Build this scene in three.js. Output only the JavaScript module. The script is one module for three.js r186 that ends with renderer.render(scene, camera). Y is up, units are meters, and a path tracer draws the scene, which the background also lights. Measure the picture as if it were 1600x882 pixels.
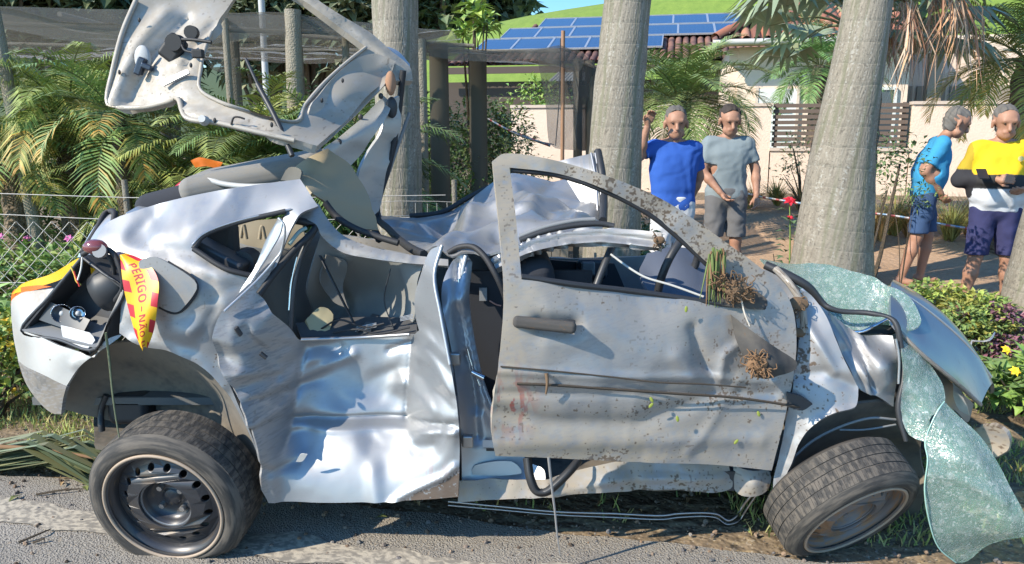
import * as THREE from 'three';
import { Sky } from 'three/addons/objects/Sky.js';
import { mergeGeometries, toCreasedNormals } from 'three/addons/utils/BufferGeometryUtils.js';
import { RoundedBoxGeometry } from 'three/addons/geometries/RoundedBoxGeometry.js';

// ---------- camera, sky, sun, exposure ----------
const scene = new THREE.Scene();
const camera = new THREE.PerspectiveCamera(39.45, 1600 / 882, 0.05, 600);
camera.position.set(0, 1.5, 0);
camera.rotation.set(-10.4 * Math.PI / 180, 0, 0);
const SUN = new THREE.Vector3(-0.70, 0.585, 0.43).normalize();
const sky = new Sky(); sky.name = 'sky'; sky.scale.setScalar(500); sky.userData.kind = 'structure';
sky.material.uniforms.sunPosition.value.copy(SUN);
sky.material.uniforms.turbidity.value = 1.8; sky.material.uniforms.rayleigh.value = 1.9; sky.material.uniforms.mieCoefficient.value = 0.004;
sky.material.uniforms.cloudCoverage.value = 0;
scene.add(sky);
scene.environmentIntensity = 0.22;
const sun = new THREE.DirectionalLight(new THREE.Color(1, 0.90, 0.74), 5);
sun.name = 'sun'; sun.position.copy(SUN).multiplyScalar(40); sun.castShadow = true;
sun.shadow.mapSize.set(2048, 2048); Object.assign(sun.shadow.camera, { left: -22, right: 22, top: 22, bottom: -22, near: 1, far: 120 });
scene.add(sun, sun.target); sun.target.name = 'sun_target';
const renderer = new THREE.WebGLRenderer();
renderer.toneMapping = THREE.LinearToneMapping; renderer.toneMappingExposure = 1.5;
renderer.shadowMap.enabled = true;

// ---------- helpers ----------
let SEED = 12345;
const srand = s => { SEED = s >>> 0; };
const R = () => { SEED = (SEED + 0x6D2B79F5) >>> 0; let t = SEED; t = Math.imul(t ^ (t >>> 15), t | 1); t ^= t + Math.imul(t ^ (t >>> 7), t | 61); return ((t ^ (t >>> 14)) >>> 0) / 4294967296; };
const RR = (a, b) => a + (b - a) * R();
const hash2 = (x, y) => { let h = Math.imul(x, 374761393) ^ Math.imul(y, 668265263); h = Math.imul(h ^ (h >>> 13), 1274126177); return ((h ^ (h >>> 16)) >>> 0) / 4294967296; };
const sm = t => t * t * (3 - 2 * t);
function vn(x, y) { const i = Math.floor(x), j = Math.floor(y), u = sm(x - i), v = sm(y - j); const a = hash2(i, j), b = hash2(i + 1, j), c = hash2(i, j + 1), d = hash2(i + 1, j + 1); return a + (b - a) * u + (c - a) * v + (a - b - c + d) * u * v; }
function fbm(x, y, o = 4) { let s = 0, a = .5, t = 0; for (let i = 0; i < o; i++) { s += a * vn(x, y); t += a; a *= .5; x = x * 2.03 + 17.1; y = y * 2.03 + 5.7; } return s / t; }
const clamp = (x, a = 0, b = 1) => Math.min(b, Math.max(a, x));
const ss = (a, b, x) => { const t = clamp((x - a) / (b - a)); return t * t * (3 - 2 * t); };
const V = (x, y, z) => new THREE.Vector3(x, y, z);
const A = p => new THREE.Vector3(p[0], p[1], p[2]);
const used = new Map();
function numbered(n) { const k = used.get(n) || 0; used.set(n, k + 1); return k ? n + '_' + String(k).padStart(3, '0') : n; }
function add(o, parent = scene) { parent.add(o); o.traverse(c => { if (c.isMesh) { c.castShadow = true; c.receiveShadow = true; } }); return o; }
function mesh(name, g, m, parent = scene) { const o = new THREE.Mesh(g, m); o.name = parent === scene ? numbered(name) : name; return add(o, parent); }
function thing(name, label, category, pos = [0, 0, 0], ry = 0, group) { const o = new THREE.Group(); o.name = numbered(name); o.position.set(...pos); o.rotation.y = ry; o.userData = { label, category }; if (group) o.userData.group = group; scene.add(o); return o; }
function tag(o, label, category, group) { o.userData.label = label; o.userData.category = category; if (group) o.userData.group = group; return o; }
function struct(name, g, m) { const o = mesh(name, g, m); o.userData.kind = 'structure'; return o; }
function copyOf(o, pos, ry, label, s = 1) { const c = o.clone(); c.name = numbered(o.name.replace(/_\d{3}$/, '')); c.userData = { ...o.userData }; c.position.set(...pos); c.rotation.y = ry; c.scale.setScalar(s); if (label) c.userData.label = label; scene.add(c); return c; }
const lin = (r, g, b) => new THREE.Color().setRGB(r, g, b);
const std = (c, rough = .8, metal = 0, x = {}) => new THREE.MeshStandardMaterial({ color: lin(...c), roughness: rough, metalness: metal, side: THREE.DoubleSide, ...x });
function merge(gs) { gs = gs.map(g => { const q = g.index ? g.toNonIndexed() : g; for (const k of Object.keys(q.attributes)) if (!['position', 'normal', 'uv', 'color'].includes(k)) q.deleteAttribute(k); return q; }); return gs.length === 1 ? gs[0] : mergeGeometries(gs); }
function dtex(w, h, fn, srgb = true, rep = true) { // fn(i,j) -> [r,g,b] linear 0..1
  const d = new Uint8Array(w * h * 4); const e = srgb ? (v => v <= .0031308 ? v * 12.92 : 1.055 * Math.pow(v, 1 / 2.4) - .055) : (v => v);
  const lut = new Uint8Array(1025); for (let i = 0; i <= 1024; i++) lut[i] = Math.round(255 * clamp(e(i / 1024)));
  for (let j = 0, k = 0; j < h; j++) for (let i = 0; i < w; i++, k += 4) { const c = fn(i, j); d[k] = lut[(clamp(c[0]) * 1024) | 0]; d[k + 1] = lut[(clamp(c[1]) * 1024) | 0]; d[k + 2] = lut[(clamp(c[2]) * 1024) | 0]; d[k + 3] = 255; }
  const t = new THREE.DataTexture(d, w, h); t.magFilter = THREE.LinearFilter; t.minFilter = THREE.LinearMipmapLinearFilter; t.generateMipmaps = true; if (rep) t.wrapS = t.wrapT = THREE.RepeatWrapping; if (srgb) t.colorSpace = THREE.SRGBColorSpace; t.needsUpdate = true; return t;
}
const mixc = (a, b, t) => [a[0] + (b[0] - a[0]) * t, a[1] + (b[1] - a[1]) * t, a[2] + (b[2] - a[2]) * t];
function tileTex(size, fn, srgb = true) { // fn gets u,v in 0..1, made tileable by blending
  return dtex(size, size, (i, j) => { const u = i / size, v = j / size; const a = fn(u, v), b = fn(u - 1, v), w = ss(.75, 1, u); const c = fn(u, v - 1), d = fn(u - 1, v - 1), q = ss(.75, 1, v); return mixc(mixc(a, b, w), mixc(c, d, w), q); }, srgb);
}
// tapered tube through points with radius per point
function tubeG(pts, rad, rs = 6, per = 5, flat = 1) {
  const c = new THREE.CatmullRomCurve3(pts.map(A), false, 'centripetal'); const n = Math.max(2, (pts.length - 1) * per); const fr = c.computeFrenetFrames(n);
  const pos = [], nor = [], uv = [], idx = []; const r = t => { if (typeof rad === 'number') return rad; const q = t * (rad.length - 1), i = Math.min(rad.length - 2, Math.floor(q)); return rad[i] + (rad[i + 1] - rad[i]) * (q - i); };
  let L = 0, prev; const p = V();
  for (let i = 0; i <= n; i++) { c.getPoint(i / n, p); if (prev) L += p.distanceTo(prev); prev = p.clone(); const N = fr.normals[i], B = fr.binormals[i], rr = r(i / n); for (let k = 0; k <= rs; k++) { const a = k / rs * 2 * Math.PI, ca = Math.cos(a), sa = Math.sin(a) * flat; const nx = N.x * ca + B.x * sa, ny = N.y * ca + B.y * sa, nz = N.z * ca + B.z * sa; pos.push(p.x + nx * rr, p.y + ny * rr, p.z + nz * rr); nor.push(nx, ny, nz); uv.push(k / rs, L); } }
  for (let i = 0; i < n; i++) for (let k = 0; k < rs; k++) { const a = i * (rs + 1) + k, b = a + rs + 1; idx.push(a, a + 1, b, a + 1, b + 1, b); }
  for (const e of [0, n]) { const b0 = pos.length / 3; c.getPoint(e / n, p); pos.push(p.x, p.y, p.z); const T = fr.tangents[e].clone().multiplyScalar(e ? 1 : -1); nor.push(T.x, T.y, T.z); uv.push(.5, .5); for (let k = 0; k <= rs; k++) { const q = (e * (rs + 1) + k) * 3; pos.push(pos[q], pos[q + 1], pos[q + 2]); nor.push(T.x, T.y, T.z); uv.push(k / rs, 0); } for (let k = 0; k < rs; k++) e ? idx.push(b0, b0 + 1 + k, b0 + 2 + k) : idx.push(b0, b0 + 2 + k, b0 + 1 + k); }
  const g = new THREE.BufferGeometry(); g.setAttribute('position', new THREE.Float32BufferAttribute(pos, 3)); g.setAttribute('normal', new THREE.Float32BufferAttribute(nor, 3)); g.setAttribute('uv', new THREE.Float32BufferAttribute(uv, 2)); g.setIndex(idx); return g;
}
const tube = (name, mat, parent, pts, r, o = {}) => mesh(name, tubeG(pts, r, o.rs || 6, o.per || 5, o.flat || 1), mat, parent);
function barG(a, b, r, rs = 4) { return tubeG([a, b], r, rs, 1); }
const boxG = (w, h, d, x = 0, y = 0, z = 0, r = 0) => { const g = r ? new RoundedBoxGeometry(w, h, d, 2, r) : new THREE.BoxGeometry(w, h, d); g.translate(x, y, z); return g; };

// Delaunay triangulation (2D)
function delaunay(P) {
  const n = P.length; let x0 = 1e9, x1 = -1e9, y0 = 1e9, y1 = -1e9; for (const p of P) { x0 = Math.min(x0, p[0]); x1 = Math.max(x1, p[0]); y0 = Math.min(y0, p[1]); y1 = Math.max(y1, p[1]); }
  const d = Math.max(x1 - x0, y1 - y0) * 20, cx = (x0 + x1) / 2, cy = (y0 + y1) / 2; const Q = P.concat([[cx - d, cy - d], [cx + d, cy - d], [cx, cy + d]]);
  const mk = (a, b, c) => { const [ax, ay] = Q[a], bx = Q[b][0] - ax, by = Q[b][1] - ay, ex = Q[c][0] - ax, ey = Q[c][1] - ay; const D = 2 * (bx * ey - by * ex); const ux = (ey * (bx * bx + by * by) - by * (ex * ex + ey * ey)) / D, uy = (bx * (ex * ex + ey * ey) - ex * (bx * bx + by * by)) / D; return { a, b, c, x: ax + ux, y: ay + uy, r: ux * ux + uy * uy }; };
  let open = [mk(n, n + 1, n + 2)]; const done = []; const ord = [...P.keys()].sort((i, j) => P[i][0] - P[j][0]);
  for (const i of ord) {
    const [px, py] = Q[i]; const ed = new Map(); const keep = [];
    for (const t of open) { const dx = px - t.x; if (dx > 0 && dx * dx > t.r) { done.push(t); continue; } const dy = py - t.y; if (dx * dx + dy * dy - t.r > 1e-12) { keep.push(t); continue; } for (const [u, v] of [[t.a, t.b], [t.b, t.c], [t.c, t.a]]) { const k = u < v ? u * 100000 + v : v * 100000 + u; ed.has(k) ? ed.set(k, null) : ed.set(k, [u, v]); } }
    open = keep; for (const e of ed.values()) if (e) open.push(mk(e[0], e[1], i));
  }
  const out = []; for (const t of done.concat(open)) if (t.a < n && t.b < n && t.c < n) { const [a, b, c] = [Q[t.a], Q[t.b], Q[t.c]]; const cr = (b[0] - a[0]) * (c[1] - a[1]) - (b[1] - a[1]) * (c[0] - a[0]); if (Math.abs(cr) > 1e-10) out.push(cr > 0 ? [t.a, t.b, t.c] : [t.a, t.c, t.b]); }
  return out;
}
function inside(poly, x, y) { let c = false; for (let i = 0, j = poly.length - 1; i < poly.length; j = i++) { const a = poly[i], b = poly[j]; if ((a[1] > y) !== (b[1] > y) && x < (b[0] - a[0]) * (y - a[1]) / (b[1] - a[1]) + a[0]) c = !c; } return c; }
function segD(px, py, a, b) { const dx = b[0] - a[0], dy = b[1] - a[1], l = dx * dx + dy * dy; const t = l ? clamp(((px - a[0]) * dx + (py - a[1]) * dy) / l) : 0; return Math.hypot(px - a[0] - dx * t, py - a[1] - dy * t); }
function polyD(poly, x, y, closed) { let m = 1e9; for (let i = 0; i < poly.length - (closed ? 0 : 1); i++) m = Math.min(m, segD(x, y, poly[i], poly[(i + 1) % poly.length])); if (poly.length === 1) m = Math.hypot(x - poly[0][0], y - poly[0][1]); return m; }
function tps(pts) { // pts [u,v,w] -> fn
  const q = []; for (const p of pts) if (!q.some(r => Math.hypot(r[0] - p[0], r[1] - p[1]) < .004)) q.push(p);
  const n = q.length, N = n + 3, M = []; const ph = r2 => r2 < 1e-12 ? 0 : r2 * Math.log(r2) * .5;
  for (let i = 0; i < N; i++) M.push(new Float64Array(N + 1));
  for (let i = 0; i < n; i++) { for (let j = 0; j < n; j++) { const dx = q[i][0] - q[j][0], dy = q[i][1] - q[j][1]; M[i][j] = ph(dx * dx + dy * dy) + (i === j ? 2e-4 : 0); } M[i][n] = M[n][i] = 1; M[i][n + 1] = M[n + 1][i] = q[i][0]; M[i][n + 2] = M[n + 2][i] = q[i][1]; M[i][N] = q[i][2]; }
  for (let c = 0; c < N; c++) { let p = c; for (let r = c + 1; r < N; r++) if (Math.abs(M[r][c]) > Math.abs(M[p][c])) p = r; [M[c], M[p]] = [M[p], M[c]]; for (let r = 0; r < N; r++) if (r !== c && M[r][c]) { const f = M[r][c] / M[c][c]; for (let k = c; k <= N; k++) M[r][k] -= f * M[c][k]; } }
  const w = M.map((r, i) => r[N] / r[i]);
  return (x, y) => { let s = w[n] + w[n + 1] * x + w[n + 2] * y; for (let i = 0; i < n; i++) { const dx = x - q[i][0], dy = y - q[i][1]; s += w[i] * ph(dx * dx + dy * dy); } return s; };
}
const triw = t => Math.abs((t - Math.floor(t)) - .5) * 2; function facets(x, y) { const wx = fbm(x * .45 + 3, y * .45, 2) * 2.2, wy = fbm(x * .45 + 40, y * .45 + 9, 2) * 2.2; const m = ss(.38, .62, fbm(x * .5 + 70, y * .5, 2)); return m * ((triw(x * .5 + wx) - .5) + (triw(-x * .27 + y * .46 + wy) - .5) * .9 + (triw(x * .33 + y * .62 + wx + wy * .6) - .5) * .7); }
const PROJ = { xy: [p => [p[0], p[1], p[2]], (u, v, w) => [u, v, w]], xz: [p => [p[0], -p[2], p[1]], (u, v, w) => [u, w, -v]], zy: [p => [-p[2], p[1], p[0]], (u, v, w) => [w, v, -u]] };
function ring(pts, h, to) { // outline with optional sharp corners (4th entry), smoothed between
  const n = pts.length, out = [];
  for (let i = 0; i < n; i++) {
    const p0 = to(pts[(i + n - 1) % n]), p1 = to(pts[i]), p2 = to(pts[(i + 1) % n]), p3 = to(pts[(i + 2) % n]); const s1 = pts[i][3], s2 = pts[(i + 1) % n][3];
    const L = Math.hypot(p2[0] - p1[0], p2[1] - p1[1]), m = Math.max(1, Math.round(L / h));
    for (let k = 0; k < m; k++) { const t = k / m, a = 2 * t * t * t - 3 * t * t + 1, b = t * t * t - 2 * t * t + t, c = 1 - a, d = t * t * t - t * t; const f = j => { const l1 = Math.hypot(p1[0] - p0[0], p1[1] - p0[1]), l3 = Math.hypot(p3[0] - p2[0], p3[1] - p2[1]); const m1 = s1 ? p2[j] - p1[j] : (p2[j] - p0[j]) * L / (l1 + L + 1e-9), m2 = s2 ? p2[j] - p1[j] : (p3[j] - p1[j]) * L / (l3 + L + 1e-9); return a * p1[j] + b * m1 + c * p2[j] + d * m2; }; out.push([f(0), f(1), f(2)]); }
  }
  return out;
}
// a bent sheet of metal, glass or cloth: outline (with depth), holes, extra control points, creases; a solid with thickness t
function sheetG({ o, holes = [], k = [], cr = [], h = .02, t = .005, n = 0, fc = 0, ff = 5, nf = 7, proj = 'xy', bb = null, seed = 0 }) {
  const [to, from] = PROJ[proj]; const O = ring(o, h, to), Hs = holes.map(q => ring(q, h, to));
  const z = tps([...o, ...holes.flat(), ...k].map(to)); const CR = cr.map(c => ({ ...c, q: c.p.map(to) }));
  const height = (x, y) => { let w = z(x, y); for (const c of CR) { const d = polyD(c.q, x, y, false); w += c.sharp ? c.a * Math.exp(-d / c.w) : c.a * Math.exp(-(d * d) / (c.w * c.w)); } if (n) w += n * ((fbm(x * nf + seed, y * nf + 31, 4) - .5) * 2 + .6 * Math.abs(fbm(x * nf * 1.7 + 9 + seed, y * nf * .8, 3) - .5)); if (fc) w += fc * facets(x * ff + seed, y * ff); return w; };
  const pts = []; for (const r of [O, ...Hs]) for (const p of r) pts.push([p[0], p[1]]);
  let x0 = 1e9, x1 = -1e9, y0 = 1e9, y1 = -1e9; for (const p of O) { x0 = Math.min(x0, p[0]); x1 = Math.max(x1, p[0]); y0 = Math.min(y0, p[1]); y1 = Math.max(y1, p[1]); }
  let row = 0; for (let y = y0 + h / 2; y < y1; y += h * .87, row++) for (let x = x0 + (row % 2 ? 0 : h / 2); x < x1; x += h) { const X = x + (hash2(row, Math.round(x / h)) - .5) * h * .08, Y = y; if (!inside(O, X, Y) || Hs.some(q => inside(q, X, Y))) continue; if (polyD(O, X, Y, true) < h * .55 || Hs.some(q => polyD(q, X, Y, true) < h * .55)) continue; pts.push([X + 1e-5 * hash2(row, 7), Y]); }
  for (let i = 0; i < pts.length; i++) { pts[i][0] += (hash2(i, 3) - .5) * 1e-5; pts[i][1] += (hash2(i, 5) - .5) * 1e-5; }
  const tri = delaunay(pts).filter(T => { const x = (pts[T[0]][0] + pts[T[1]][0] + pts[T[2]][0]) / 3, y = (pts[T[0]][1] + pts[T[1]][1] + pts[T[2]][1]) / 3; return inside(O, x, y) && !Hs.some(q => inside(q, x, y)); });
  const m = pts.length, pos = [], uv = []; const e = .0015; const W = pts.map(p => height(p[0], p[1]));
  const N = pts.map((p, i) => { const gx = (height(p[0] + e, p[1]) - height(p[0] - e, p[1])) / (2 * e), gy = (height(p[0], p[1] + e) - height(p[0], p[1] - e)) / (2 * e); const l = Math.hypot(gx, gy, 1); return [-gx / l, -gy / l, 1 / l]; });
  const P = [], U = [], I = []; const push = (i, s) => { const nn = N[i]; P.push(from(pts[i][0] + nn[0] * s, pts[i][1] + nn[1] * s, W[i] + nn[2] * s)); U.push(bb ? [(pts[i][0] - bb[0]) / bb[2], (pts[i][1] - bb[1]) / bb[3]] : [pts[i][0], pts[i][1]]); };
  for (let i = 0; i < m; i++) push(i, 0); for (let i = 0; i < m; i++) push(i, -t);
  for (const T of tri) { I.push(...T); I.push(T[0] + m, T[2] + m, T[1] + m); }
  const es = new Map(); for (const T of tri) for (const [a, b] of [[T[0], T[1]], [T[1], T[2]], [T[2], T[0]]]) { const r = b * 100000 + a; es.has(r) ? es.delete(r) : es.set(a * 100000 + b, [a, b]); }
  for (const [a, b] of es.values()) { const q = P.length; for (const v of [a, b, a + m, b + m]) { P.push(P[v]); U.push(U[v]); } I.push(q, q + 2, q + 1, q + 1, q + 2, q + 3); }
  const g = new THREE.BufferGeometry(); g.setAttribute('position', new THREE.Float32BufferAttribute(P.flat(), 3)); g.setAttribute('uv', new THREE.Float32BufferAttribute(U.flat(), 2)); g.setIndex(I); g.computeVertexNormals(); return g;
}
const sheet = (name, mat, parent, s) => mesh(name, sheetG(mat.userData.bb ? { bb: mat.userData.bb, ...s } : s), mat, parent);

// ---------- ground, road, path ----------
const terrainY = (x, z) => { const D = -z; return .56 * ss(8.6, 13.2, D + .12 * Math.min(0, x)) * (x > -3 ? 1 : .75) + .03 * (fbm(x * .6 + 50, z * .6, 3) - .5) * ss(3.2, 4.5, D + .22 * x + .1); };
function gridG(x0, x1, z0, z1, step, fy, uvs = 1) { const nx = Math.round((x1 - x0) / step), nz = Math.round((z1 - z0) / step); const p = [], uv = [], I = []; for (let j = 0; j <= nz; j++) for (let i = 0; i <= nx; i++) { const x = x0 + (x1 - x0) * i / nx, z = z0 + (z1 - z0) * j / nz; p.push(x, fy(x, z), z); uv.push(x * uvs, -z * uvs); } for (let j = 0; j < nz; j++) for (let i = 0; i < nx; i++) { const a = j * (nx + 1) + i; I.push(a, a + nx + 1, a + 1, a + 1, a + nx + 1, a + nx + 2); } const g = new THREE.BufferGeometry(); g.setAttribute('position', new THREE.Float32BufferAttribute(p, 3)); g.setAttribute('uv', new THREE.Float32BufferAttribute(uv, 2)); g.setIndex(I); g.computeVertexNormals(); return g; }
const soilTex = tileTex(1024, (u, v) => { const a = fbm(u * 9, v * 9, 5), b = fbm(u * 60 + 3, v * 60, 3), c = fbm(u * 170, v * 170 + 9, 2); let k = mixc([.10, .075, .045], [.26, .19, .12], a * .6 + c * .5); if (b > .62) k = mixc(k, [.30, .22, .12], (b - .62) * 4); if (c > .78) k = mixc(k, [.42, .36, .28], .7); if (vn(u * 240, v * 240) > .87) k = mixc(k, [.05, .035, .02], .8); return k; });
const soilBump = tileTex(512, (u, v) => { const c = fbm(u * 40, v * 40, 4); return [c, c, c]; }, false);
const pathTex = tileTex(1024, (u, v) => { const a = fbm(u * 5, v * 5, 5), c = fbm(u * 130, v * 130 + 9, 3), e = vn(u * 300, v * 300); let k = mixc([.30, .19, .115], [.48, .33, .22], a * .7 + c * .35); if (e > .86) k = mixc(k, [.16, .11, .07], .6); if (e < .1) k = mixc(k, [.55, .46, .36], .6); return k; });
const asphTex = tileTex(1024, (u, v) => { const a = fbm(u * 6, v * 6, 4), e = vn(u * 230, v * 230), f = vn(u * 330 + 5, v * 330), g = vn(u * 120 + 5, v * 120); let k = mixc([.185, .166, .142], [.315, .28, .232], a * .8 + .4 * ss(.5, .75, fbm(u * 2 + 8, v * 2, 3))); if (e > .72) k = mixc(k, [.36, .34, .31], (e - .72) * 2.6); if (f < .2) k = mixc(k, [.05, .047, .043], .6); if (g > .86) k = mixc(k, [.30, .24, .17], .5); return k; });
const asphBump = tileTex(1024, (u, v) => { const e = vn(u * 230, v * 230) * .6 + vn(u * 330 + 5, v * 330) * .4; return [e, e, e]; }, false);
for (const t of [soilTex, soilBump]) t.repeat.set(.5, .5); for (const t of [asphTex, asphBump]) t.repeat.set(.9, .9); pathTex.repeat.set(.35, .35);
const M = {};
M.soil = std([1, 1, 1], .95, 0, { map: soilTex, bumpMap: soilBump, bumpScale: .03 });
M.path = std([1, 1, 1], .95, 0, { map: pathTex, bumpMap: soilBump, bumpScale: .02 });
M.asphalt = std([1, 1, 1], .9, 0, { map: asphTex, bumpMap: asphBump, bumpScale: .006 });
struct('ground', mergeGeometries([gridG(-24, 24, -24, 12, .3, terrainY), gridG(-120, -24, -140, 60, 8, (x, z) => .3), gridG(24, 120, -140, 60, 8, (x, z) => .3), gridG(-24, 24, -140, -24, 4, (x, z) => .44), gridG(-24, 24, 12, 60, 6, () => 0)]), M.soil);
// the road runs past at a slight angle to the car; its edge passes under the wheels
const roadEdge = x => -2.87 + .2 * (x + .1) ;
{ const p = [], uv = [], I = []; let n = 0; for (let x = -60; x <= 60.01; x += (Math.abs(x) < 4 ? .05 : 1), n++) { const zz = roadEdge(x) + (Math.abs(x) < 5 ? (fbm(x * 2.2, 3, 4) - .5) * .18 : 0); p.push(x, .012, zz, x, .012, zz + 7 + Math.abs(x) * .1); uv.push(x, -zz, x, -zz - 7); } for (let i = 0; i < n - 1; i++) I.push(2 * i, 2 * i + 1, 2 * i + 2, 2 * i + 2, 2 * i + 1, 2 * i + 3); const g = new THREE.BufferGeometry(); g.setAttribute('position', new THREE.Float32BufferAttribute(p, 3)); g.setAttribute('uv', new THREE.Float32BufferAttribute(uv, 2)); g.setIndex(I); g.computeVertexNormals(); struct('road', g, M.asphalt); }
// worn edge line, covered in pale dust
const lineTex = dtex(1024, 128, (i, j) => { const u = i / 128, v = j / 128; const a = fbm(u * 14, v * 14, 4), e = vn(u * 160, v * 160); let k = mixc([.22, .195, .16], [.46, .40, .31], ss(.3, .7, a)); if (e > .8) k = mixc(k, [.2, .18, .15], .6); return k; });
{ const p = [], uv = [], I = []; let n = 0; for (let x = -7; x <= 3; x += .04, n++) { const c = -2.62 + .235 * (x + .6), w = .085; const a = (fbm(x * 5, 1, 5) - .5) * .16, b = (fbm(x * 5, 9, 5) - .5) * .16; p.push(x, .017, c - w + a, x, .017, c + w + b); uv.push(x * .5, 0, x * .5, 1); } for (let i = 0; i < n - 1; i++) I.push(2 * i, 2 * i + 1, 2 * i + 2, 2 * i + 2, 2 * i + 1, 2 * i + 3); const g = new THREE.BufferGeometry(); g.setAttribute('position', new THREE.Float32BufferAttribute(p, 3)); g.setAttribute('uv', new THREE.Float32BufferAttribute(uv, 2)); g.setIndex(I); g.computeVertexNormals(); struct('road_marking', g, std([1, 1, 1], .92, 0, { map: lineTex })); }
// sandy forecourt behind the palms
struct('path', gridG(.9, 16, -12.4, -7.1, .3, (x, z) => terrainY(x, z) + .02 - .05 * ss(-7.5, -7.1, z) - .05 * ss(1.6, .9, x)), M.path);

// ---------- the wrecked car ----------
const car = thing('wrecked_car', 'crushed silver hatchback with its tailgate up, caved-in doors and draped shattered windscreen', 'car');
function paint(bb, fn, o = {}) { // dirt on silver paint over a box of the panel's own plane, in metres
  const px = o.px || .0022, w = Math.min(1024, Math.round(bb[2] / px)), h = Math.min(1024, Math.round(bb[3] / px)); const rm = new Float32Array(w * h * 2); const silver = o.silver || [.30, .312, .33];
  const map = dtex(w, h, (i, j) => { const x = bb[0] + bb[2] * i / w, y = bb[1] + bb[3] * j / h; const d = fn(x, y); const f1 = fbm(x * 28 + 4, y * 28, 4), f2 = vn(x * 190, y * 190), f3 = fbm(x * 75, y * 75 + 8, 3); const dust = clamp((d.dust || 0) * ss(.18, .72, f1 * .35 + f3 * .3 + fbm(x * 9 + 12, y * 11, 4) * .5)); let c = mixc(silver, [.33, .275, .205], dust * .9); const mud = (d.mud || 0) > 0 ? ss(1 - d.mud * .62, 1.04 - d.mud * .62, f3 * .55 + f2 * .3 + f1 * .3) : 0; c = mixc(c, [.10, .07, .048], mud * .95); const red = (d.red || 0) * ss(.48, .58, fbm(x * 70, y * 25 + 3, 3)); c = mixc(c, [.28, .06, .045], red * .8); const sc = (d.scr || 0) * ss(.52, .66, fbm(x * 40 + y * 60, y * 200 - x * 50, 3)); c = mixc(c, [.24, .24, .25], sc * .65); const sp = vn(x * 120 + 40, y * 120) > 1.02 - (d.dust || 0) * .05 - .14 * ss(.42, .68, fbm(x * 7 + 3, y * 7 + 1, 3)) ? .65 * clamp((d.dust || 0) + .1) : 0; c = mixc(c, [.13, .10, .075], sp); const q = (j * w + i) * 2, cover = Math.max(dust * .85, mud, red * .5, sp); rm[q] = .43 + (o.r || 0) + .55 * cover + .18 * sc; rm[q + 1] = (o.metal ?? .7) * (1 - cover); return c; }, true, false);
  const rmap = dtex(w, h, (i, j) => { const q = (j * w + i) * 2; return [0, rm[q], rm[q + 1]]; }, false, false);
  const m = new THREE.MeshPhysicalMaterial({ map, roughnessMap: rmap, metalnessMap: rmap, roughness: 1, metalness: 1, side: THREE.DoubleSide, clearcoat: o.cc ?? .35, clearcoatRoughness: .14 }); m.userData.bb = bb; return m;
}
const near = (x, y, cx, cy, rx, ry) => Math.exp(-(((x - cx) / rx) ** 2) - (((y - cy) / ry) ** 2));
M.silver = new THREE.MeshPhysicalMaterial({ color: lin(.44, .45, .465), metalness: .55, roughness: .42, clearcoat: .35, clearcoatRoughness: .12, side: THREE.DoubleSide });
M.silverIn = paint([-2, 0, 4, 2.4], (x, y) => ({ dust: .35, mud: .1 }), { px: .004, r: .06 });
M.primer = std([.50, .50, .49], .45, .35);
M.rubber = std([.022, .022, .024], .65); M.black = std([.03, .031, .034], .5); M.plastic = std([.045, .046, .05], .42); M.dark = std([.06, .06, .062], .9); M.trim = std([.13, .13, .125], .9);
M.seat = std([.10, .095, .085], .95); M.liner = std([.20, .20, .19], .95); M.beige = std([.30, .25, .17], .85); M.steel = std([.45, .44, .43], .38, .85); M.rust = std([.22, .11, .06], .9); M.mud = std([.15, .095, .055], 1);
M.grey = std([.19, .195, .20], .6); M.chrome = std([.75, .75, .77], .12, 1); M.lightgrey = std([.42, .42, .41], .6);

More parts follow.
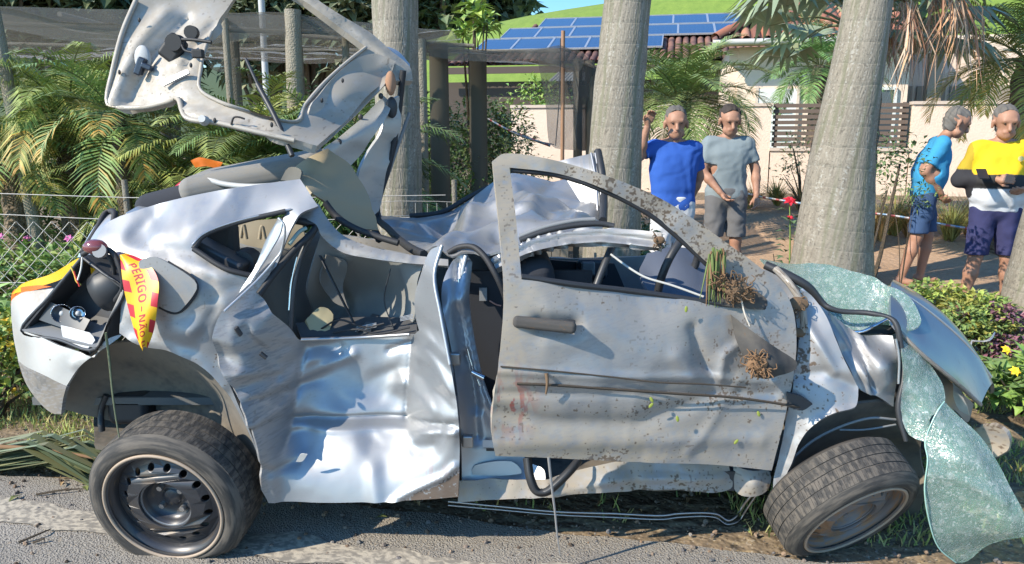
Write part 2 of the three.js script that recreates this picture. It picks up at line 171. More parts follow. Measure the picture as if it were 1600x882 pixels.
// --- near side body ---
const qP = paint([-2.0, .2, 1.45, 1.15], (x, y) => ({ dust: .16 + .5 * near(x, y, -1.2, .98, .35, .12) + .3 * fbm(x * 4, y * 4, 3) * ss(.9, .6, y), mud: .05 + .3 * near(x, y, -1.05, .72, .2, .1), scr: .15 }));
const quarter = sheet('quarter_panel', qP, car, {
  o: [[-1.427,1.219,-2.86,1],[-1.286,1.264,-2.88],[-1.096,1.306,-2.88],[-0.938,1.33,-2.9],[-0.785,1.349,-2.93,1],[-0.701,1.257,-2.85,1],[-0.767,1.223,-2.82],[-0.862,1.001,-2.73],[-0.96,0.929,-2.7],[-1.024,0.849,-2.69],[-1.028,0.735,-2.68],[-0.984,0.597,-2.67],[-0.93,0.444,-2.67],[-0.911,0.366,-2.67,1],[-0.95,0.483,-2.67],[-1.014,0.619,-2.67],[-1.092,0.712,-2.67],[-1.2,0.766,-2.67],[-1.295,0.784,-2.67],[-1.372,0.828,-2.68,1],[-1.365,1.026,-2.72],[-1.383,1.08,-2.74],[-1.482,1.113,-2.78],[-1.484,1.186,-2.86]],
  holes: [[[-1.115,1.117,-2.73,1],[-1.088,1.159,-2.76],[-0.981,1.201,-2.81],[-0.817,1.239,-2.84,1],[-0.828,1.195,-2.82],[-0.91,1.02,-2.73,1],[-1,1.05,-2.71]]],
  k: [[-1.26,1.158,-2.75],[-1.146,1.241,-2.82],[-1.196,1.01,-2.68],[-1.043,0.922,-2.67],[-1.267,0.878,-2.665],[-1.114,0.81,-2.66],[-0.931,1.283,-2.87]],
  cr: [{ p: [[-1.348,1.153,-2.7],[-1.219,1.115,-2.7],[-1.043,1.086,-2.7]], a: -.014, w: .028 }, { p: [[-1.312,1.186,-2.7],[-1.291,1.204,-2.7]], a: -.035, w: .05 }, { p: [[-1.024,0.635,-2.7],[-1.102,0.73,-2.7],[-1.218,0.783,-2.7],[-1.323,0.804,-2.7]], a: .012, w: .022 }, { p: [[-1.193,0.869,-2.7],[-1.061,0.823,-2.7]], a: .012, w: .05 }, { p: [[-1.049,1.007,-2.7],[-1.033,0.915,-2.7],[-1.084,0.823,-2.7]], a: -.010, w: .02 }],
  h: .013, t: .012, n: .004, nf: 5, fc: .009, ff: 6
});
tube('window_seal', M.rubber, quarter, [[-1.111,1.119,-2.72],[-1.084,1.16,-2.75],[-0.977,1.202,-2.8],[-0.815,1.24,-2.83]], .011, { flat: .8 });
tube('window_seal', M.rubber, quarter, [[-1.111,1.119,-2.72],[-0.997,1.052,-2.7],[-0.907,1.021,-2.72]], .010);
tube('drip_moulding', M.steel, quarter, [[-1.115,1.132,-2.72],[-1.084,1.167,-2.745],[-0.975,1.209,-2.795],[-0.796,1.246,-2.84]], .004);
const flap = sheet('fuel_flap', qP, car, { o: [[-1.271,1.079,-2.645],[-1.222,1.101,-2.645],[-1.171,1.081,-2.645],[-1.086,1.021,-2.645],[-1.08,0.99,-2.645],[-1.14,0.916,-2.645],[-1.167,0.909,-2.645],[-1.215,0.937,-2.64]], h: .015, t: .008 });
tube('flap_gap', M.rubber, flap, [[-1.217,0.924,-2.652],[-1.17,0.903,-2.652],[-1.141,0.91,-2.652],[-1.08,0.986,-2.652],[-1.087,1.022,-2.652],[-1.174,1.084,-2.652]], .004);
// bumper
const bP = paint([-2, .2, 1.0, .8], (x, y) => ({ dust: .3 + .5 * ss(.85, .92, y), mud: .15 }), { silver: [.46, .46, .45], r: .06, cc: .3, metal: .6 });
const bumper = sheet('rear_bumper', bP, car, {
  o: [[-1.936,0.89,-2.98,1],[-1.837,0.942,-2.92],[-1.695,0.953,-2.86,1],[-1.789,0.805,-2.8,1],[-1.596,0.782,-2.68],[-1.455,0.748,-2.645,1],[-1.415,0.806,-2.66],[-1.368,0.821,-2.68],[-1.392,0.798,-2.67],[-1.453,0.757,-2.66],[-1.521,0.704,-2.66],[-1.571,0.638,-2.66,1],[-1.679,0.668,-2.7],[-1.885,0.662,-2.9,1],[-1.938,0.755,-2.97]],
  k: [[-1.702,0.754,-2.74],[-1.571,0.728,-2.665],[-1.788,0.73,-2.8]], h: .014, t: .012, n: .003, cr: [{ p: [[-1.535,0.715,-2.7],[-1.462,0.765,-2.7],[-1.391,0.804,-2.7]], a: .008, w: .015 }]
});
sheet('bumper_lower', paint([-2, .2, .6, .6], () => ({ dust: .5, mud: .12, scr: .7 }), { silver: [.075, .078, .082], r: .3, cc: 0, metal: 0 }), bumper, { o: [[-1.891,0.663,-2.905,1],[-1.676,0.67,-2.695],[-1.568,0.638,-2.655,1],[-1.586,0.596,-2.66],[-1.606,0.531,-2.67,1],[-1.658,0.525,-2.7],[-1.741,0.552,-2.76],[-1.844,0.594,-2.86]], h: .02, t: .014 });
// bumper wraps round the tail
sheet('bumper_rear_face', bP, bumper, { proj: 'zy', o: [[-1.9, .92, -2.98], [-1.93, .9, -3.5], [-1.86, .9, -4.2], [-1.8, .8, -4.4], [-1.84, .62, -4.4], [-1.92, .60, -3.6], [-1.88, .62, -2.93], [-1.89, .8, -2.96]], h: .05, t: .012, n: .01 });
tube('bumper_beam', M.black, car, [[-1.8, .72, -3.0], [-1.84, .72, -3.6], [-1.78, .72, -4.3]], .05);
// tail light housing: an open black box on the corner
const lamp = new THREE.Group(); lamp.name = 'tail_light_housing'; car.add(lamp);
{ const c = { tl: [-1.524,1.083,-2.76], tr: [-1.357,0.979,-2.7], br: [-1.435,0.784,-2.63], bl: [-1.796,0.805,-2.8] }; const deep = p => [p[0] + .05, p[1] + .03, p[2] - .13];
  const q = [c.tl, c.tr, c.br, c.bl]; const quad = (a, b, d, e, nm, m) => { const s = []; for (const p of [a, b, d, e]) s.push([...p, 1]); return s; };
  const flat = (a, b, d, e, name, mat, t = .006) => { const n = A(b).sub(A(a)).cross(A(e).sub(A(a))).normalize().multiplyScalar(t); const P = [a, b, d, e].map(A), Q = P.map(p => p.clone().sub(n)); const g = new THREE.BufferGeometry(); const v = []; const tri = (x, y, z) => v.push(...x.toArray(), ...y.toArray(), ...z.toArray()); const f = (x, y, z, w) => { tri(x, y, z); tri(x, z, w); }; f(P[0], P[1], P[2], P[3]); f(Q[3], Q[2], Q[1], Q[0]); for (let i = 0; i < 4; i++) { const j = (i + 1) % 4; f(P[i], Q[i], Q[j], P[j]); } g.setAttribute('position', new THREE.Float32BufferAttribute(v, 3)); g.setAttribute('uv', new THREE.Float32BufferAttribute(new Array(v.length / 3 * 2).fill(0), 2)); g.computeVertexNormals(); return mesh(name, g, mat, lamp); };
  const dq = q.map(deep); flat(dq[0], dq[1], dq[2], dq[3], 'back', M.plastic); for (let i = 0; i < 4; i++) { const j = (i + 1) % 4; flat(q[i], q[j], dq[j], dq[i], 'side_wall', i === 2 ? M.grey : M.plastic); }
  tube('rim', M.plastic, lamp, [...q, q[0]].flatMap((p, i, a) => i < 4 ? [p, [0, 1, 2].map(k => p[k] * .5 + a[i + 1][k] * .5)] : [p]), .006);
  const bowl = (p, r, d, m, name) => { const g = new THREE.LatheGeometry([[.3, 0], [.62, .25], [.85, .6], [1, 1], [.94, 1], [.8, .62], [.56, .3], [.0, .1]].map(a => new THREE.Vector2(a[0] * r, a[1] * d)), 26); const o = mesh(name, g, m, lamp); o.position.set(...p); o.lookAt(0, 1.6, .8); o.rotateX(Math.PI / 2); return o; };
  const fl = new THREE.LatheGeometry([[.02, 0], [.07, .01], [.085, .05], [.075, .11], [.06, .12]].map(a => new THREE.Vector2(...a)), 28); { const a = fl.attributes.position; for (let i = 0; i < a.count; i++) { const t = Math.atan2(a.getZ(i), a.getX(i)); const k = 1 + .07 * Math.sin(t * 14); a.setX(i, a.getX(i) * k); a.setZ(i, a.getZ(i) * k); } fl.computeVertexNormals(); } const fo = mesh('reflector', fl, M.black, lamp); fo.position.set(...[-1.504,0.937,-2.8]); fo.rotation.set(.5, .3, -1.2);
  bowl([-1.639,0.87,-2.8], .034, .035, M.chrome, 'bulb_socket'); bowl([-1.564,0.877,-2.77], .026, .03, M.chrome, 'bulb_socket');
  mesh('bulb', new THREE.SphereGeometry(.012, 12, 8).translate(...[-1.627,0.874,-2.78]), M.lightgrey, lamp); mesh('bulb', new THREE.SphereGeometry(.010, 12, 8).translate(...[-1.553,0.881,-2.75]), M.lightgrey, lamp);
  sheet('torn_cover', M.lightgrey, lamp, { o: [[-1.613,0.841,-2.74,1],[-1.485,0.826,-2.69,1],[-1.453,0.806,-2.66],[-1.472,0.781,-2.64,1],[-1.528,0.778,-2.67],[-1.595,0.795,-2.72]], h: .02, t: .004, n: .012, nf: 14 });
  sheet('divider', M.plastic, lamp, { o: [[-1.728,0.846,-2.8,1],[-1.679,0.913,-2.8,1],[-1.508,0.86,-2.74,1],[-1.529,0.813,-2.72,1]], h: .03, t: .006 });
  tube('cable', M.rubber, lamp, [[-1.512,1.095,-2.74],[-1.45,1.121,-2.72],[-1.385,1.108,-2.7],[-1.355,1.042,-2.69],[-1.359,0.984,-2.7],[-1.41,0.93,-2.74]], .010);
  tube('cable', M.rubber, lamp, [[-1.472,1.106,-2.76],[-1.415,1.08,-2.74],[-1.419,0.996,-2.76],[-1.485,0.941,-2.8]], .007);
  tube('wire', std([.75, .55, .1], .5), lamp, [[-1.557,1.054,-2.74],[-1.547,1.022,-2.74],[-1.542,0.999,-2.74],[-1.528,0.986,-2.74]], .0028); tube('wire', std([.6, .05, .04], .5), lamp, [[-1.545,1.037,-2.735],[-1.54,1.014,-2.735],[-1.53,0.982,-2.735]], .0028); tube('wire', std([.7, .66, .6], .5), lamp, [[-1.508,1.088,-2.73],[-1.516,1.047,-2.73],[-1.532,1.006,-2.73]], .003);
  mesh('lens_fragment', new THREE.DodecahedronGeometry(.036, 1).scale(1.2, .75, .8).translate(...[-1.443,1.128,-2.7]), new THREE.MeshPhysicalMaterial({ color: lin(.35, .10, .10), roughness: .15, transmission: .5, clearcoat: 1, side: THREE.DoubleSide }), lamp);
  mesh('lens_fragment', new THREE.CylinderGeometry(.024, .018, .03, 14).rotateX(1.2).translate(...[-1.418,1.112,-2.69]), M.grey, lamp);
}
sheet('tail_corner', M.silver, car, { o: [[-1.594,1.068,-2.86,1],[-1.564,1.181,-2.95],[-1.532,1.225,-3,1],[-1.467,1.182,-2.9],[-1.457,1.117,-2.8],[-1.507,1.09,-2.78]], h: .018, t: .01, n: .012, nf: 12 });
tube('boot_seal', M.rubber, car, [[-1.567,1.085,-2.84],[-1.55,1.16,-2.92],[-1.539,1.219,-2.98],[-1.492,1.224,-2.95],[-1.477,1.165,-2.88],[-1.483,1.126,-2.82]], .012);

// rear door, caved in
const rdP = paint([-1.15, .1, 1.0, 1.1], (x, y) => { const L = ss(-.78, -.9, x - (y - .5) * .1); return { dust: .12 + .35 * L, scr: .1 + 1.0 * L, mud: .04 + .95 * ss(.0, .05, (x + .49) * .62 - (y - .195)) * ss(-.52, -.44, x), red: .25 * near(x, y, -.28, .35, .08, .03) }; });
const rdoor = sheet('rear_door', rdP, car, {
  o: [[-0.841,1.073,-2.74],[-0.927,0.988,-2.68],[-0.986,0.917,-2.61],[-1.008,0.852,-2.585],[-1.003,0.764,-2.58],[-0.958,0.665,-2.57],[-0.909,0.553,-2.565],[-0.878,0.421,-2.575],[-0.883,0.272,-2.6,1],[-0.868,0.218,-2.62,1],[-0.688,0.213,-2.63],[-0.455,0.228,-2.61],[-0.189,0.257,-2.585,1],[-0.182,0.44,-2.585],[-0.188,0.578,-2.59],[-0.214,0.73,-2.62],[-0.249,0.899,-2.67],[-0.274,1.026,-2.72],[-0.249,1.125,-2.76,1],[-0.294,1.101,-2.8],[-0.33,1.012,-2.8],[-0.353,0.929,-2.8],[-0.349,0.848,-2.79],[-0.337,0.813,-2.78,1],[-0.379,0.776,-2.83],[-0.575,0.758,-2.86],[-0.774,0.767,-2.8,1],[-0.821,0.865,-2.72],[-0.886,0.961,-2.7,1],[-0.856,1.024,-2.73]],
  k: [[-0.883,0.838,-2.64],[-0.891,0.657,-2.63],[-0.843,0.414,-2.65],[-0.797,0.612,-2.77],[-0.81,0.426,-2.74],[-0.787,0.704,-2.79],[-0.671,0.593,-2.83],[-0.576,0.687,-2.85],[-0.572,0.504,-2.8],[-0.43,0.69,-2.84],[-0.419,0.547,-2.82],[-0.378,0.606,-2.79],[-0.389,0.481,-2.76],[-0.567,0.461,-2.765],[-0.708,0.456,-2.76],[-0.569,0.393,-2.7],[-0.736,0.312,-2.66],[-0.549,0.275,-2.635],[-0.369,0.401,-2.68],[-0.295,0.553,-2.66],[-0.271,0.735,-2.68],[-0.316,0.335,-2.61],[-0.246,0.434,-2.6],[-0.412,0.331,-2.645]],
  cr: [{ p: [[-0.822,0.479,-2.75],[-0.658,0.472,-2.75],[-0.385,0.472,-2.75],[-0.201,0.521,-2.75]], a: -.034, w: .012, sharp: 1 }, { p: [[-0.823,0.457,-2.75],[-0.659,0.442,-2.75],[-0.376,0.452,-2.75],[-0.197,0.497,-2.75]], a: .010, w: .010 }, { p: [[-0.761,0.78,-2.75],[-0.787,0.619,-2.75],[-0.826,0.398,-2.75]], a: -.026, w: .014, sharp: 1 }, { p: [[-0.803,0.619,-2.75],[-0.744,0.643,-2.75],[-0.649,0.679,-2.75],[-0.591,0.703,-2.75]], a: .012, w: .018 }, { p: [[-0.921,0.398,-2.75],[-0.853,0.335,-2.75],[-0.782,0.343,-2.75]], a: -.016, w: .014 }, { p: [[-1.053,0.715,-2.75],[-0.932,0.607,-2.75],[-0.805,0.582,-2.75]], a: -.018, w: .012, sharp: 1 }, { p: [[-1.011,0.834,-2.75],[-0.875,0.787,-2.75],[-0.787,0.715,-2.75]], a: .010, w: .02 }, { p: [[-0.949,0.521,-2.75],[-0.821,0.497,-2.75]], a: -.02, w: .012, sharp: 1 }, { p: [[-0.369,0.787,-2.75],[-0.384,0.619,-2.75],[-0.395,0.472,-2.75]], a: -.024, w: .014, sharp: 1 }, { p: [[-0.342,0.398,-2.75],[-0.283,0.423,-2.75]], a: -.02, w: .03 }, { p: [[-0.498,0.322,-2.75],[-0.478,0.196,-2.75]], a: .012, w: .03 }, { p: [[-0.89,0.521,-2.75],[-0.85,0.398,-2.75],[-0.847,0.221,-2.75]], a: .010, w: .016 }, { p: [[-0.463,0.715,-2.75],[-0.369,0.751,-2.75]], a: -.012, w: .01 }, { p: [[-1.038,0.763,-2.75],[-0.972,0.715,-2.75],[-0.835,0.679,-2.75]], a: .014, w: .014 }, { p: [[-1.004,0.57,-2.75],[-0.89,0.521,-2.75],[-0.819,0.546,-2.75]], a: .016, w: .012 }, { p: [[-0.917,0.858,-2.75],[-0.856,0.715,-2.75],[-0.829,0.57,-2.75]], a: -.012, w: .01 }, { p: [[-0.503,0.17,-2.75],[-0.381,0.259,-2.75],[-0.237,0.335,-2.75],[-0.199,0.373,-2.75]], a: .014, w: .012 }],
  h: .0105, t: .010, n: .003, nf: 8, fc: .020, ff: 8
});
const strip = sheet('window_frame', M.silver, rdoor, { o: [[-0.811,1.226,-2.72,1],[-0.795,1.218,-2.71],[-0.801,1.175,-2.7],[-0.842,1.108,-2.7],[-0.897,1.027,-2.69],[-0.923,0.983,-2.68,1],[-0.954,0.963,-2.69],[-0.902,1.05,-2.71],[-0.857,1.15,-2.72]], h: .012, t: .006, cr: [{ p: [[-0.81,1.208,-2.7],[-0.865,1.097,-2.7],[-0.927,0.989,-2.7]], a: -.012, w: .01 }] });
tube('frame_lip', M.silver, rdoor, [[-0.8,1.229,-2.69],[-0.778,1.206,-2.68],[-0.791,1.122,-2.68],[-0.829,1.077,-2.71],[-0.889,1.009,-2.69],[-0.974,0.922,-2.6]], .0045);
tube('window_channel', M.rubber, rdoor, [[-0.886,0.961,-2.7],[-0.839,1.032,-2.75],[-0.781,1.105,-2.8],[-0.734,1.156,-2.86],[-0.724,1.179,-2.88],[-0.772,1.199,-2.87],[-0.839,1.205,-2.86]], .014, { flat: .8 });
tube('glass_shard_edge', std([.25, .34, .30], .2), rdoor, [[-0.796,1.125,-2.79],[-0.768,1.166,-2.83],[-0.749,1.176,-2.85]], .008);
tube('division_bar', M.plastic, rdoor, [[-0.724,1.165,-2.88],[-0.77,1.085,-2.86],[-0.792,1.005,-2.84],[-0.805,0.913,-2.82],[-0.813,0.808,-2.81]], .014, { flat: .7 });
tube('division_bar_trim', M.chrome, rdoor, [[-0.783,1.072,-2.835],[-0.804,0.985,-2.82],[-0.813,0.882,-2.8]], .004);
tube('sill_seal', M.steel, rdoor, [[-0.774,0.771,-2.8],[-0.573,0.766,-2.85],[-0.378,0.786,-2.82]], .007);
for (const p of [[[-0.938,0.866,-2.6],[-0.926,0.837,-2.61]], [[-0.869,0.769,-2.625],[-0.85,0.75,-2.63]]]) tube('handle_hole', M.black, rdoor, p, .012, { flat: .6 });
sheet('torn_tab', M.lightgrey, rdoor, { o: [[-0.763,0.375,-2.615,1],[-0.739,0.41,-2.6],[-0.717,0.408,-2.6,1],[-0.739,0.378,-2.61]], h: .012, t: .004 });
// B pillar and door shut
const bp = sheet('b_pillar', M.silver, car, {
  o: [[-0.177,1.081,-2.92,1],[-0.224,1.043,-2.9],[-0.253,0.981,-2.84],[-0.256,0.918,-2.8],[-0.231,0.808,-2.76],[-0.207,0.673,-2.73],[-0.19,0.508,-2.72],[-0.183,0.204,-2.7,1],[0,0.214,-2.7],[0.122,0.224,-2.7,1],[0.118,0.289,-2.74],[0.062,0.305,-2.78],[0,0.378,-2.8],[-0.062,0.496,-2.82],[-0.106,0.615,-2.84],[-0.139,0.758,-2.86],[-0.158,0.901,-2.88],[-0.149,1.04,-2.92,1]],
  k: [[-0.197,0.92,-2.79],[-0.164,0.616,-2.76],[-0.131,0.369,-2.76],[-0.024,0.272,-2.75],[-0.095,0.457,-2.79]],
  cr: [{ p: [[-0.203,1.035,-2.8],[-0.205,0.894,-2.8],[-0.17,0.701,-2.8],[-0.131,0.504,-2.8]], a: -.03, w: .012 }, { p: [[-0.171,1.035,-2.8],[-0.172,0.894,-2.8],[-0.137,0.701,-2.8],[-0.091,0.528,-2.8],[-0.024,0.403,-2.8]], a: .02, w: .010 }, { p: [[-0.179,0.701,-2.8],[-0.152,0.603,-2.8],[-0.134,0.403,-2.8]], a: -.035, w: .02 }, { p: [[-0.195,0.19,-2.8],[0.121,0.203,-2.8]], a: -.02, w: .012 }], h: .013, t: .01, n: .003
});
sheet('seal_plate', M.primer, bp, { o: [[-0.146,0.276,-2.73],[-0.137,0.309,-2.735],[0,0.322,-2.74],[0.035,0.281,-2.73]], h: .02, t: .004 });
for (const [a, b] of [[[-0.214,0.731,-2.73], [-0.195,0.707,-2.73]], [[-0.17,0.426,-2.715], [-0.152,0.4,-2.72]]]) mesh('door_hinge', boxG(.04, .045, .03, (a[0] + b[0]) / 2, (a[1] + b[1]) / 2, a[2], .006), M.steel, bp);
mesh('striker', new THREE.CylinderGeometry(.009, .012, .05, 12).rotateZ(1.1).translate(...[-0.127,0.64,-2.79]), M.chrome, bp);
mesh('sticker', boxG(.05, .028, .002, ...[-0.083,0.39,-2.745]), std([.55, .55, .56], .5), bp); mesh('sticker', boxG(.034, .010, .003, ...[-0.078,0.368,-2.742]), M.black, bp);
tube('pillar_edge', M.silver, car, [[-0.172,1.067,-2.9],[-0.185,0.998,-2.88],[-0.176,0.881,-2.86],[-0.148,0.739,-2.84],[-0.11,0.596,-2.82],[-0.072,0.504,-2.8]], .009);
tube('pillar_edge', M.chrome, car, [[-0.199,0.985,-2.87],[-0.185,0.834,-2.85],[-0.157,0.692,-2.83],[-0.114,0.575,-2.81]], .0055);
tube('door_seal', M.rubber, car, [[-0.24,1.074,-2.92],[-0.201,1.096,-2.92],[-0.147,1.101,-2.9],[-0.103,1.073,-2.86],[-0.065,1.02,-2.82],[-0.032,0.953,-2.8],[0,0.841,-2.82]], .012);
tube('pillar_spike_edge', M.silver, rdoor, [[-0.248,1.125,-2.755],[-0.273,1.027,-2.715],[-0.249,0.9,-2.665],[-0.214,0.731,-2.615]], .006);

// front door, ajar
const fdP = paint([-.12, .15, 1.1, 1.35], (x, y) => ({ dust: .62 + .7 * near(x, y, .25, .42, .5, .12) + .35 * ss(.12, -.02, x) + .35 * ss(.98, 1.15, y) + .25 * near(x, y, 0, .55, .12, .4) - .25 * near(x, y, .3, .78, .25, .12), mud: .25 + .5 * near(x, y, .30, .42, .09, .06) + .16 * ss(.5, .36, y) + .38 * near(x, y, .02, .40, .13, .07) + .28 * near(x, y, .82, .75, .12, .2) + .34 * ss(.98, 1.1, y - .0 * x) * ss(.05, .25, x) + .2 * near(x, y, .5, .62, .4, .06), red: 1.1 * near(x, y, 0, .66, .06, .09), scr: .35 }));
const fdoor = sheet('front_door', fdP, car, {
  o: [[-0.063,1.426,-2.54,1],[-0.025,1.45,-2.55],[0.103,1.436,-2.56],[0.269,1.391,-2.57],[0.44,1.325,-2.59],[0.595,1.239,-2.61],[0.73,1.146,-2.62],[0.845,1.064,-2.63],[0.93,0.985,-2.635],[0.966,0.908,-2.63],[0.978,0.798,-2.62],[0.968,0.664,-2.61],[0.944,0.528,-2.6],[0.913,0.349,-2.6,1],[0.663,0.39,-2.56],[0.345,0.427,-2.5],[0.127,0.456,-2.46],[-0.054,0.479,-2.42,1],[-0.066,0.564,-2.41],[-0.057,0.689,-2.4],[-0.04,0.815,-2.4],[-0.026,0.976,-2.42],[-0.028,1.075,-2.44],[-0.043,1.251,-2.49]],
  holes: [[[-0.008,1.406,-2.545,1],[0.144,1.387,-2.56],[0.291,1.339,-2.57],[0.443,1.262,-2.595],[0.555,1.179,-2.61],[0.657,1.087,-2.62],[0.759,1.02,-2.625],[0.863,0.958,-2.625],[0.858,0.931,-2.62,1],[0.691,0.95,-2.6],[0.423,0.998,-2.55],[0.03,1.065,-2.45,1],[0.012,1.25,-2.5]]],
  k: [[0.122,0.932,-2.43],[0.331,0.881,-2.47],[0.422,0.66,-2.485],[0.166,0.633,-2.435],[0.126,0.518,-2.45],[0.595,0.904,-2.55],[0.831,0.758,-2.6],[0.795,0.534,-2.585],[0.542,0.488,-2.525],[0.552,0.779,-2.525]],
  cr: [{ p: [[0.602,0.873,-2.5],[0.641,0.765,-2.5],[0.7,0.672,-2.5]], a: -.030, w: .02, sharp: 1 }, { p: [[0.547,0.787,-2.5],[0.602,0.721,-2.5]], a: .012, w: .03 }, { p: [[0.7,0.672,-2.5],[0.716,0.776,-2.5],[0.777,0.819,-2.5]], a: .018, w: .02, sharp: 1 }, { p: [[-0.041,0.774,-2.42],[0.102,0.761,-2.42],[0.328,0.735,-2.42],[0.615,0.712,-2.42],[0.905,0.671,-2.42]], a: .010, w: .012 }, { p: [[-0.041,0.699,-2.42],[0.329,0.678,-2.42],[0.908,0.628,-2.42]], a: -.008, w: .014 }, { p: [[-0.042,0.522,-2.44],[0.336,0.5,-2.44],[0.63,0.486,-2.44],[0.862,0.466,-2.44]], a: .010, w: .03 }, { p: [[0.091,0.916,-2.43],[0.193,0.903,-2.43]], a: -.026, w: .03 }, { p: [[-0.052,0.632,-2.44],[0.125,0.588,-2.44],[0.418,0.566,-2.44],[0.665,0.632,-2.44]], a: -.014, w: .03 }, { p: [[0.783,0.699,-2.5],[0.685,0.543,-2.5],[0.603,0.439,-2.5]], a: .006, w: .02 }],
  h: .0125, t: .014, n: .004, nf: 6, seed: 4, fc: .008, ff: 5
});
tube('belt_moulding', M.black, fdoor, [[0.03,1.068,-2.445],[0.205,1.036,-2.48],[0.422,0.999,-2.545],[0.69,0.951,-2.595],[0.861,0.934,-2.615]], .010, { flat: .8 });
tube('window_channel', M.rubber, fdoor, [[-0.004,1.397,-2.555],[0.145,1.38,-2.57],[0.292,1.332,-2.58],[0.445,1.255,-2.605],[0.557,1.17,-2.62],[0.66,1.077,-2.63]], .009);
const hand = mesh('handle', new RoundedBoxGeometry(.20, .038, .032, 4, .015), paint([-.12, -.05, .24, .1], () => ({ dust: .12, mud: .4 }), { metal: 0, silver: [.03, .03, .033], r: .4, cc: 0 }), fdoor); hand.position.set(...[0.102,0.923,-2.402]); hand.rotation.set(0, -.12, -.085);
for (const s of [-.085, .08]) mesh('handle_mount', boxG(.03, .03, .05, s, 0, -.03, .006), M.black, hand);
M.groove = std([.055, .042, .03], .9); tube('moulding_groove', M.groove, fdoor, [[0.016,0.73,-2.402],[0.123,0.723,-2.411],[0.333,0.695,-2.452],[0.551,0.665,-2.496],[0.757,0.635,-2.546],[1.003,0.585,-2.59]], .0045, { flat: .6 });
tube('moulding_groove', M.groove, fdoor, [[-0.036,0.79,-2.392],[0.101,0.775,-2.402],[0.331,0.738,-2.445],[0.481,0.712,-2.472],[0.638,0.694,-2.51],[0.79,0.67,-2.548]], .0042, { flat: .6 });
tube('twig', M.mud, fdoor, [[0.109,0.765,-2.4],[0.112,0.733,-2.395],[0.108,0.697,-2.4]], [.006, .005, .003]);
// triangular sail and what is left of the mirror
const sail = sheet('mirror_sail', paint([.6, .8, .5, .4], () => ({ dust: .2, mud: .4 }), { silver: [.03, .03, .033], r: .4, cc: 0, metal: 0 }), fdoor, { o: [[0.66,1.085,-2.605,1],[0.755,1.032,-2.61],[0.856,0.968,-2.6],[0.862,0.942,-2.6],[0.839,0.928,-2.6],[0.68,0.948,-2.59,1]], h: .015, t: .02, n: .008, nf: 12 });
const mir = sheet('mirror_base', paint([.6, .5, .5, .5], (x, y) => ({ dust: .3 * fbm(x * 9, y * 9, 3), mud: .25 }), { silver: [.02, .021, .023], r: .3, cc: 0, metal: 0 }), fdoor, { o: [[0.734,0.916,-2.575,1],[0.784,0.878,-2.55],[0.878,0.814,-2.52],[0.937,0.774,-2.5],[0.931,0.75,-2.49],[0.866,0.735,-2.47],[0.818,0.723,-2.48],[0.777,0.768,-2.52],[0.749,0.837,-2.555]], k: [[0.816,0.799,-2.455],[0.859,0.778,-2.455]], h: .014, t: .05, n: .006, nf: 10 });
function clump(name, parent, p, r, n, mat, seed) { srand(seed); const gs = [new THREE.IcosahedronGeometry(r * .7, 2).scale(1, .75, .6)]; { const a = gs[0].attributes.position; for (let i = 0; i < a.count; i++) { const k = 1 + .5 * (fbm(a.getX(i) * 60 + seed, a.getY(i) * 60 + a.getZ(i) * 40, 3) - .5); a.setXYZ(i, a.getX(i) * k, a.getY(i) * k, a.getZ(i) * k); } gs[0].computeVertexNormals(); } for (let i = 0; i < n; i++) { const d = V(RR(-1, 1), RR(-1, 1), RR(-.4, 1)).normalize(), e = V(RR(-1, 1), RR(-1, 1), RR(-1, 1)).normalize(); const a = d.clone().multiplyScalar(r * RR(.4, .8)), b = a.clone().addScaledVector(e, r * RR(.3, .7)), m = a.clone().add(b).multiplyScalar(.5).addScaledVector(d, r * .3); gs.push(tubeG([a.toArray(), m.toArray(), b.toArray()], [.0028, .002, .0012], 4, 3)); } const g = merge(gs); g.translate(...p); return mesh(name, g, mat, parent); }
M.root = std([.20, .115, .06], 1);
clump('root_clump', fdoor, [0.796,0.781,-2.46], .05, 60, M.root, 5); clump('root_clump', fdoor, [0.749,1.002,-2.585], .06, 70, M.mud, 8); clump('root_clump', fdoor, [0.687,1.029,-2.6], .045, 40, M.root, 9); clump('root_clump', fdoor, [0.787,0.981,-2.58], .03, 25, M.root, 10);
{ srand(31); const gs = [], gd = []; for (let i = 0; i < 24; i++) { const x = RR(1106, 1132), y0 = RR(385, 400); const a = RR(-6, 6); (i % 3 ? gs : gd).push([[x, y0], [x + a * .5, y0 + RR(20, 35)], [x + a + RR(-6, 8), y0 + RR(50, 92)]]); } const P = (x, y) => { const o = [0.678,1.049,-2.585]; return [o[0] + (x - 1118) / 446, o[1] - (y - 430) / 452, o[2] + RR(-.008, .012)]; }; const f = L => merge(L.map(p => tubeG(p.map(q => P(...q)), [.003, .0035, .001], 4, 3))); mesh('tangled_grass', f(gs), std([.13, .17, .05], .8), fdoor); mesh('tangled_roots', f(gd), M.root, fdoor); }
tube('hanging_root', std([.5, .45, .38], .9), fdoor, [[0.766,0.972,-2.58],[0.777,0.923,-2.565],[0.795,0.88,-2.56]], .003);

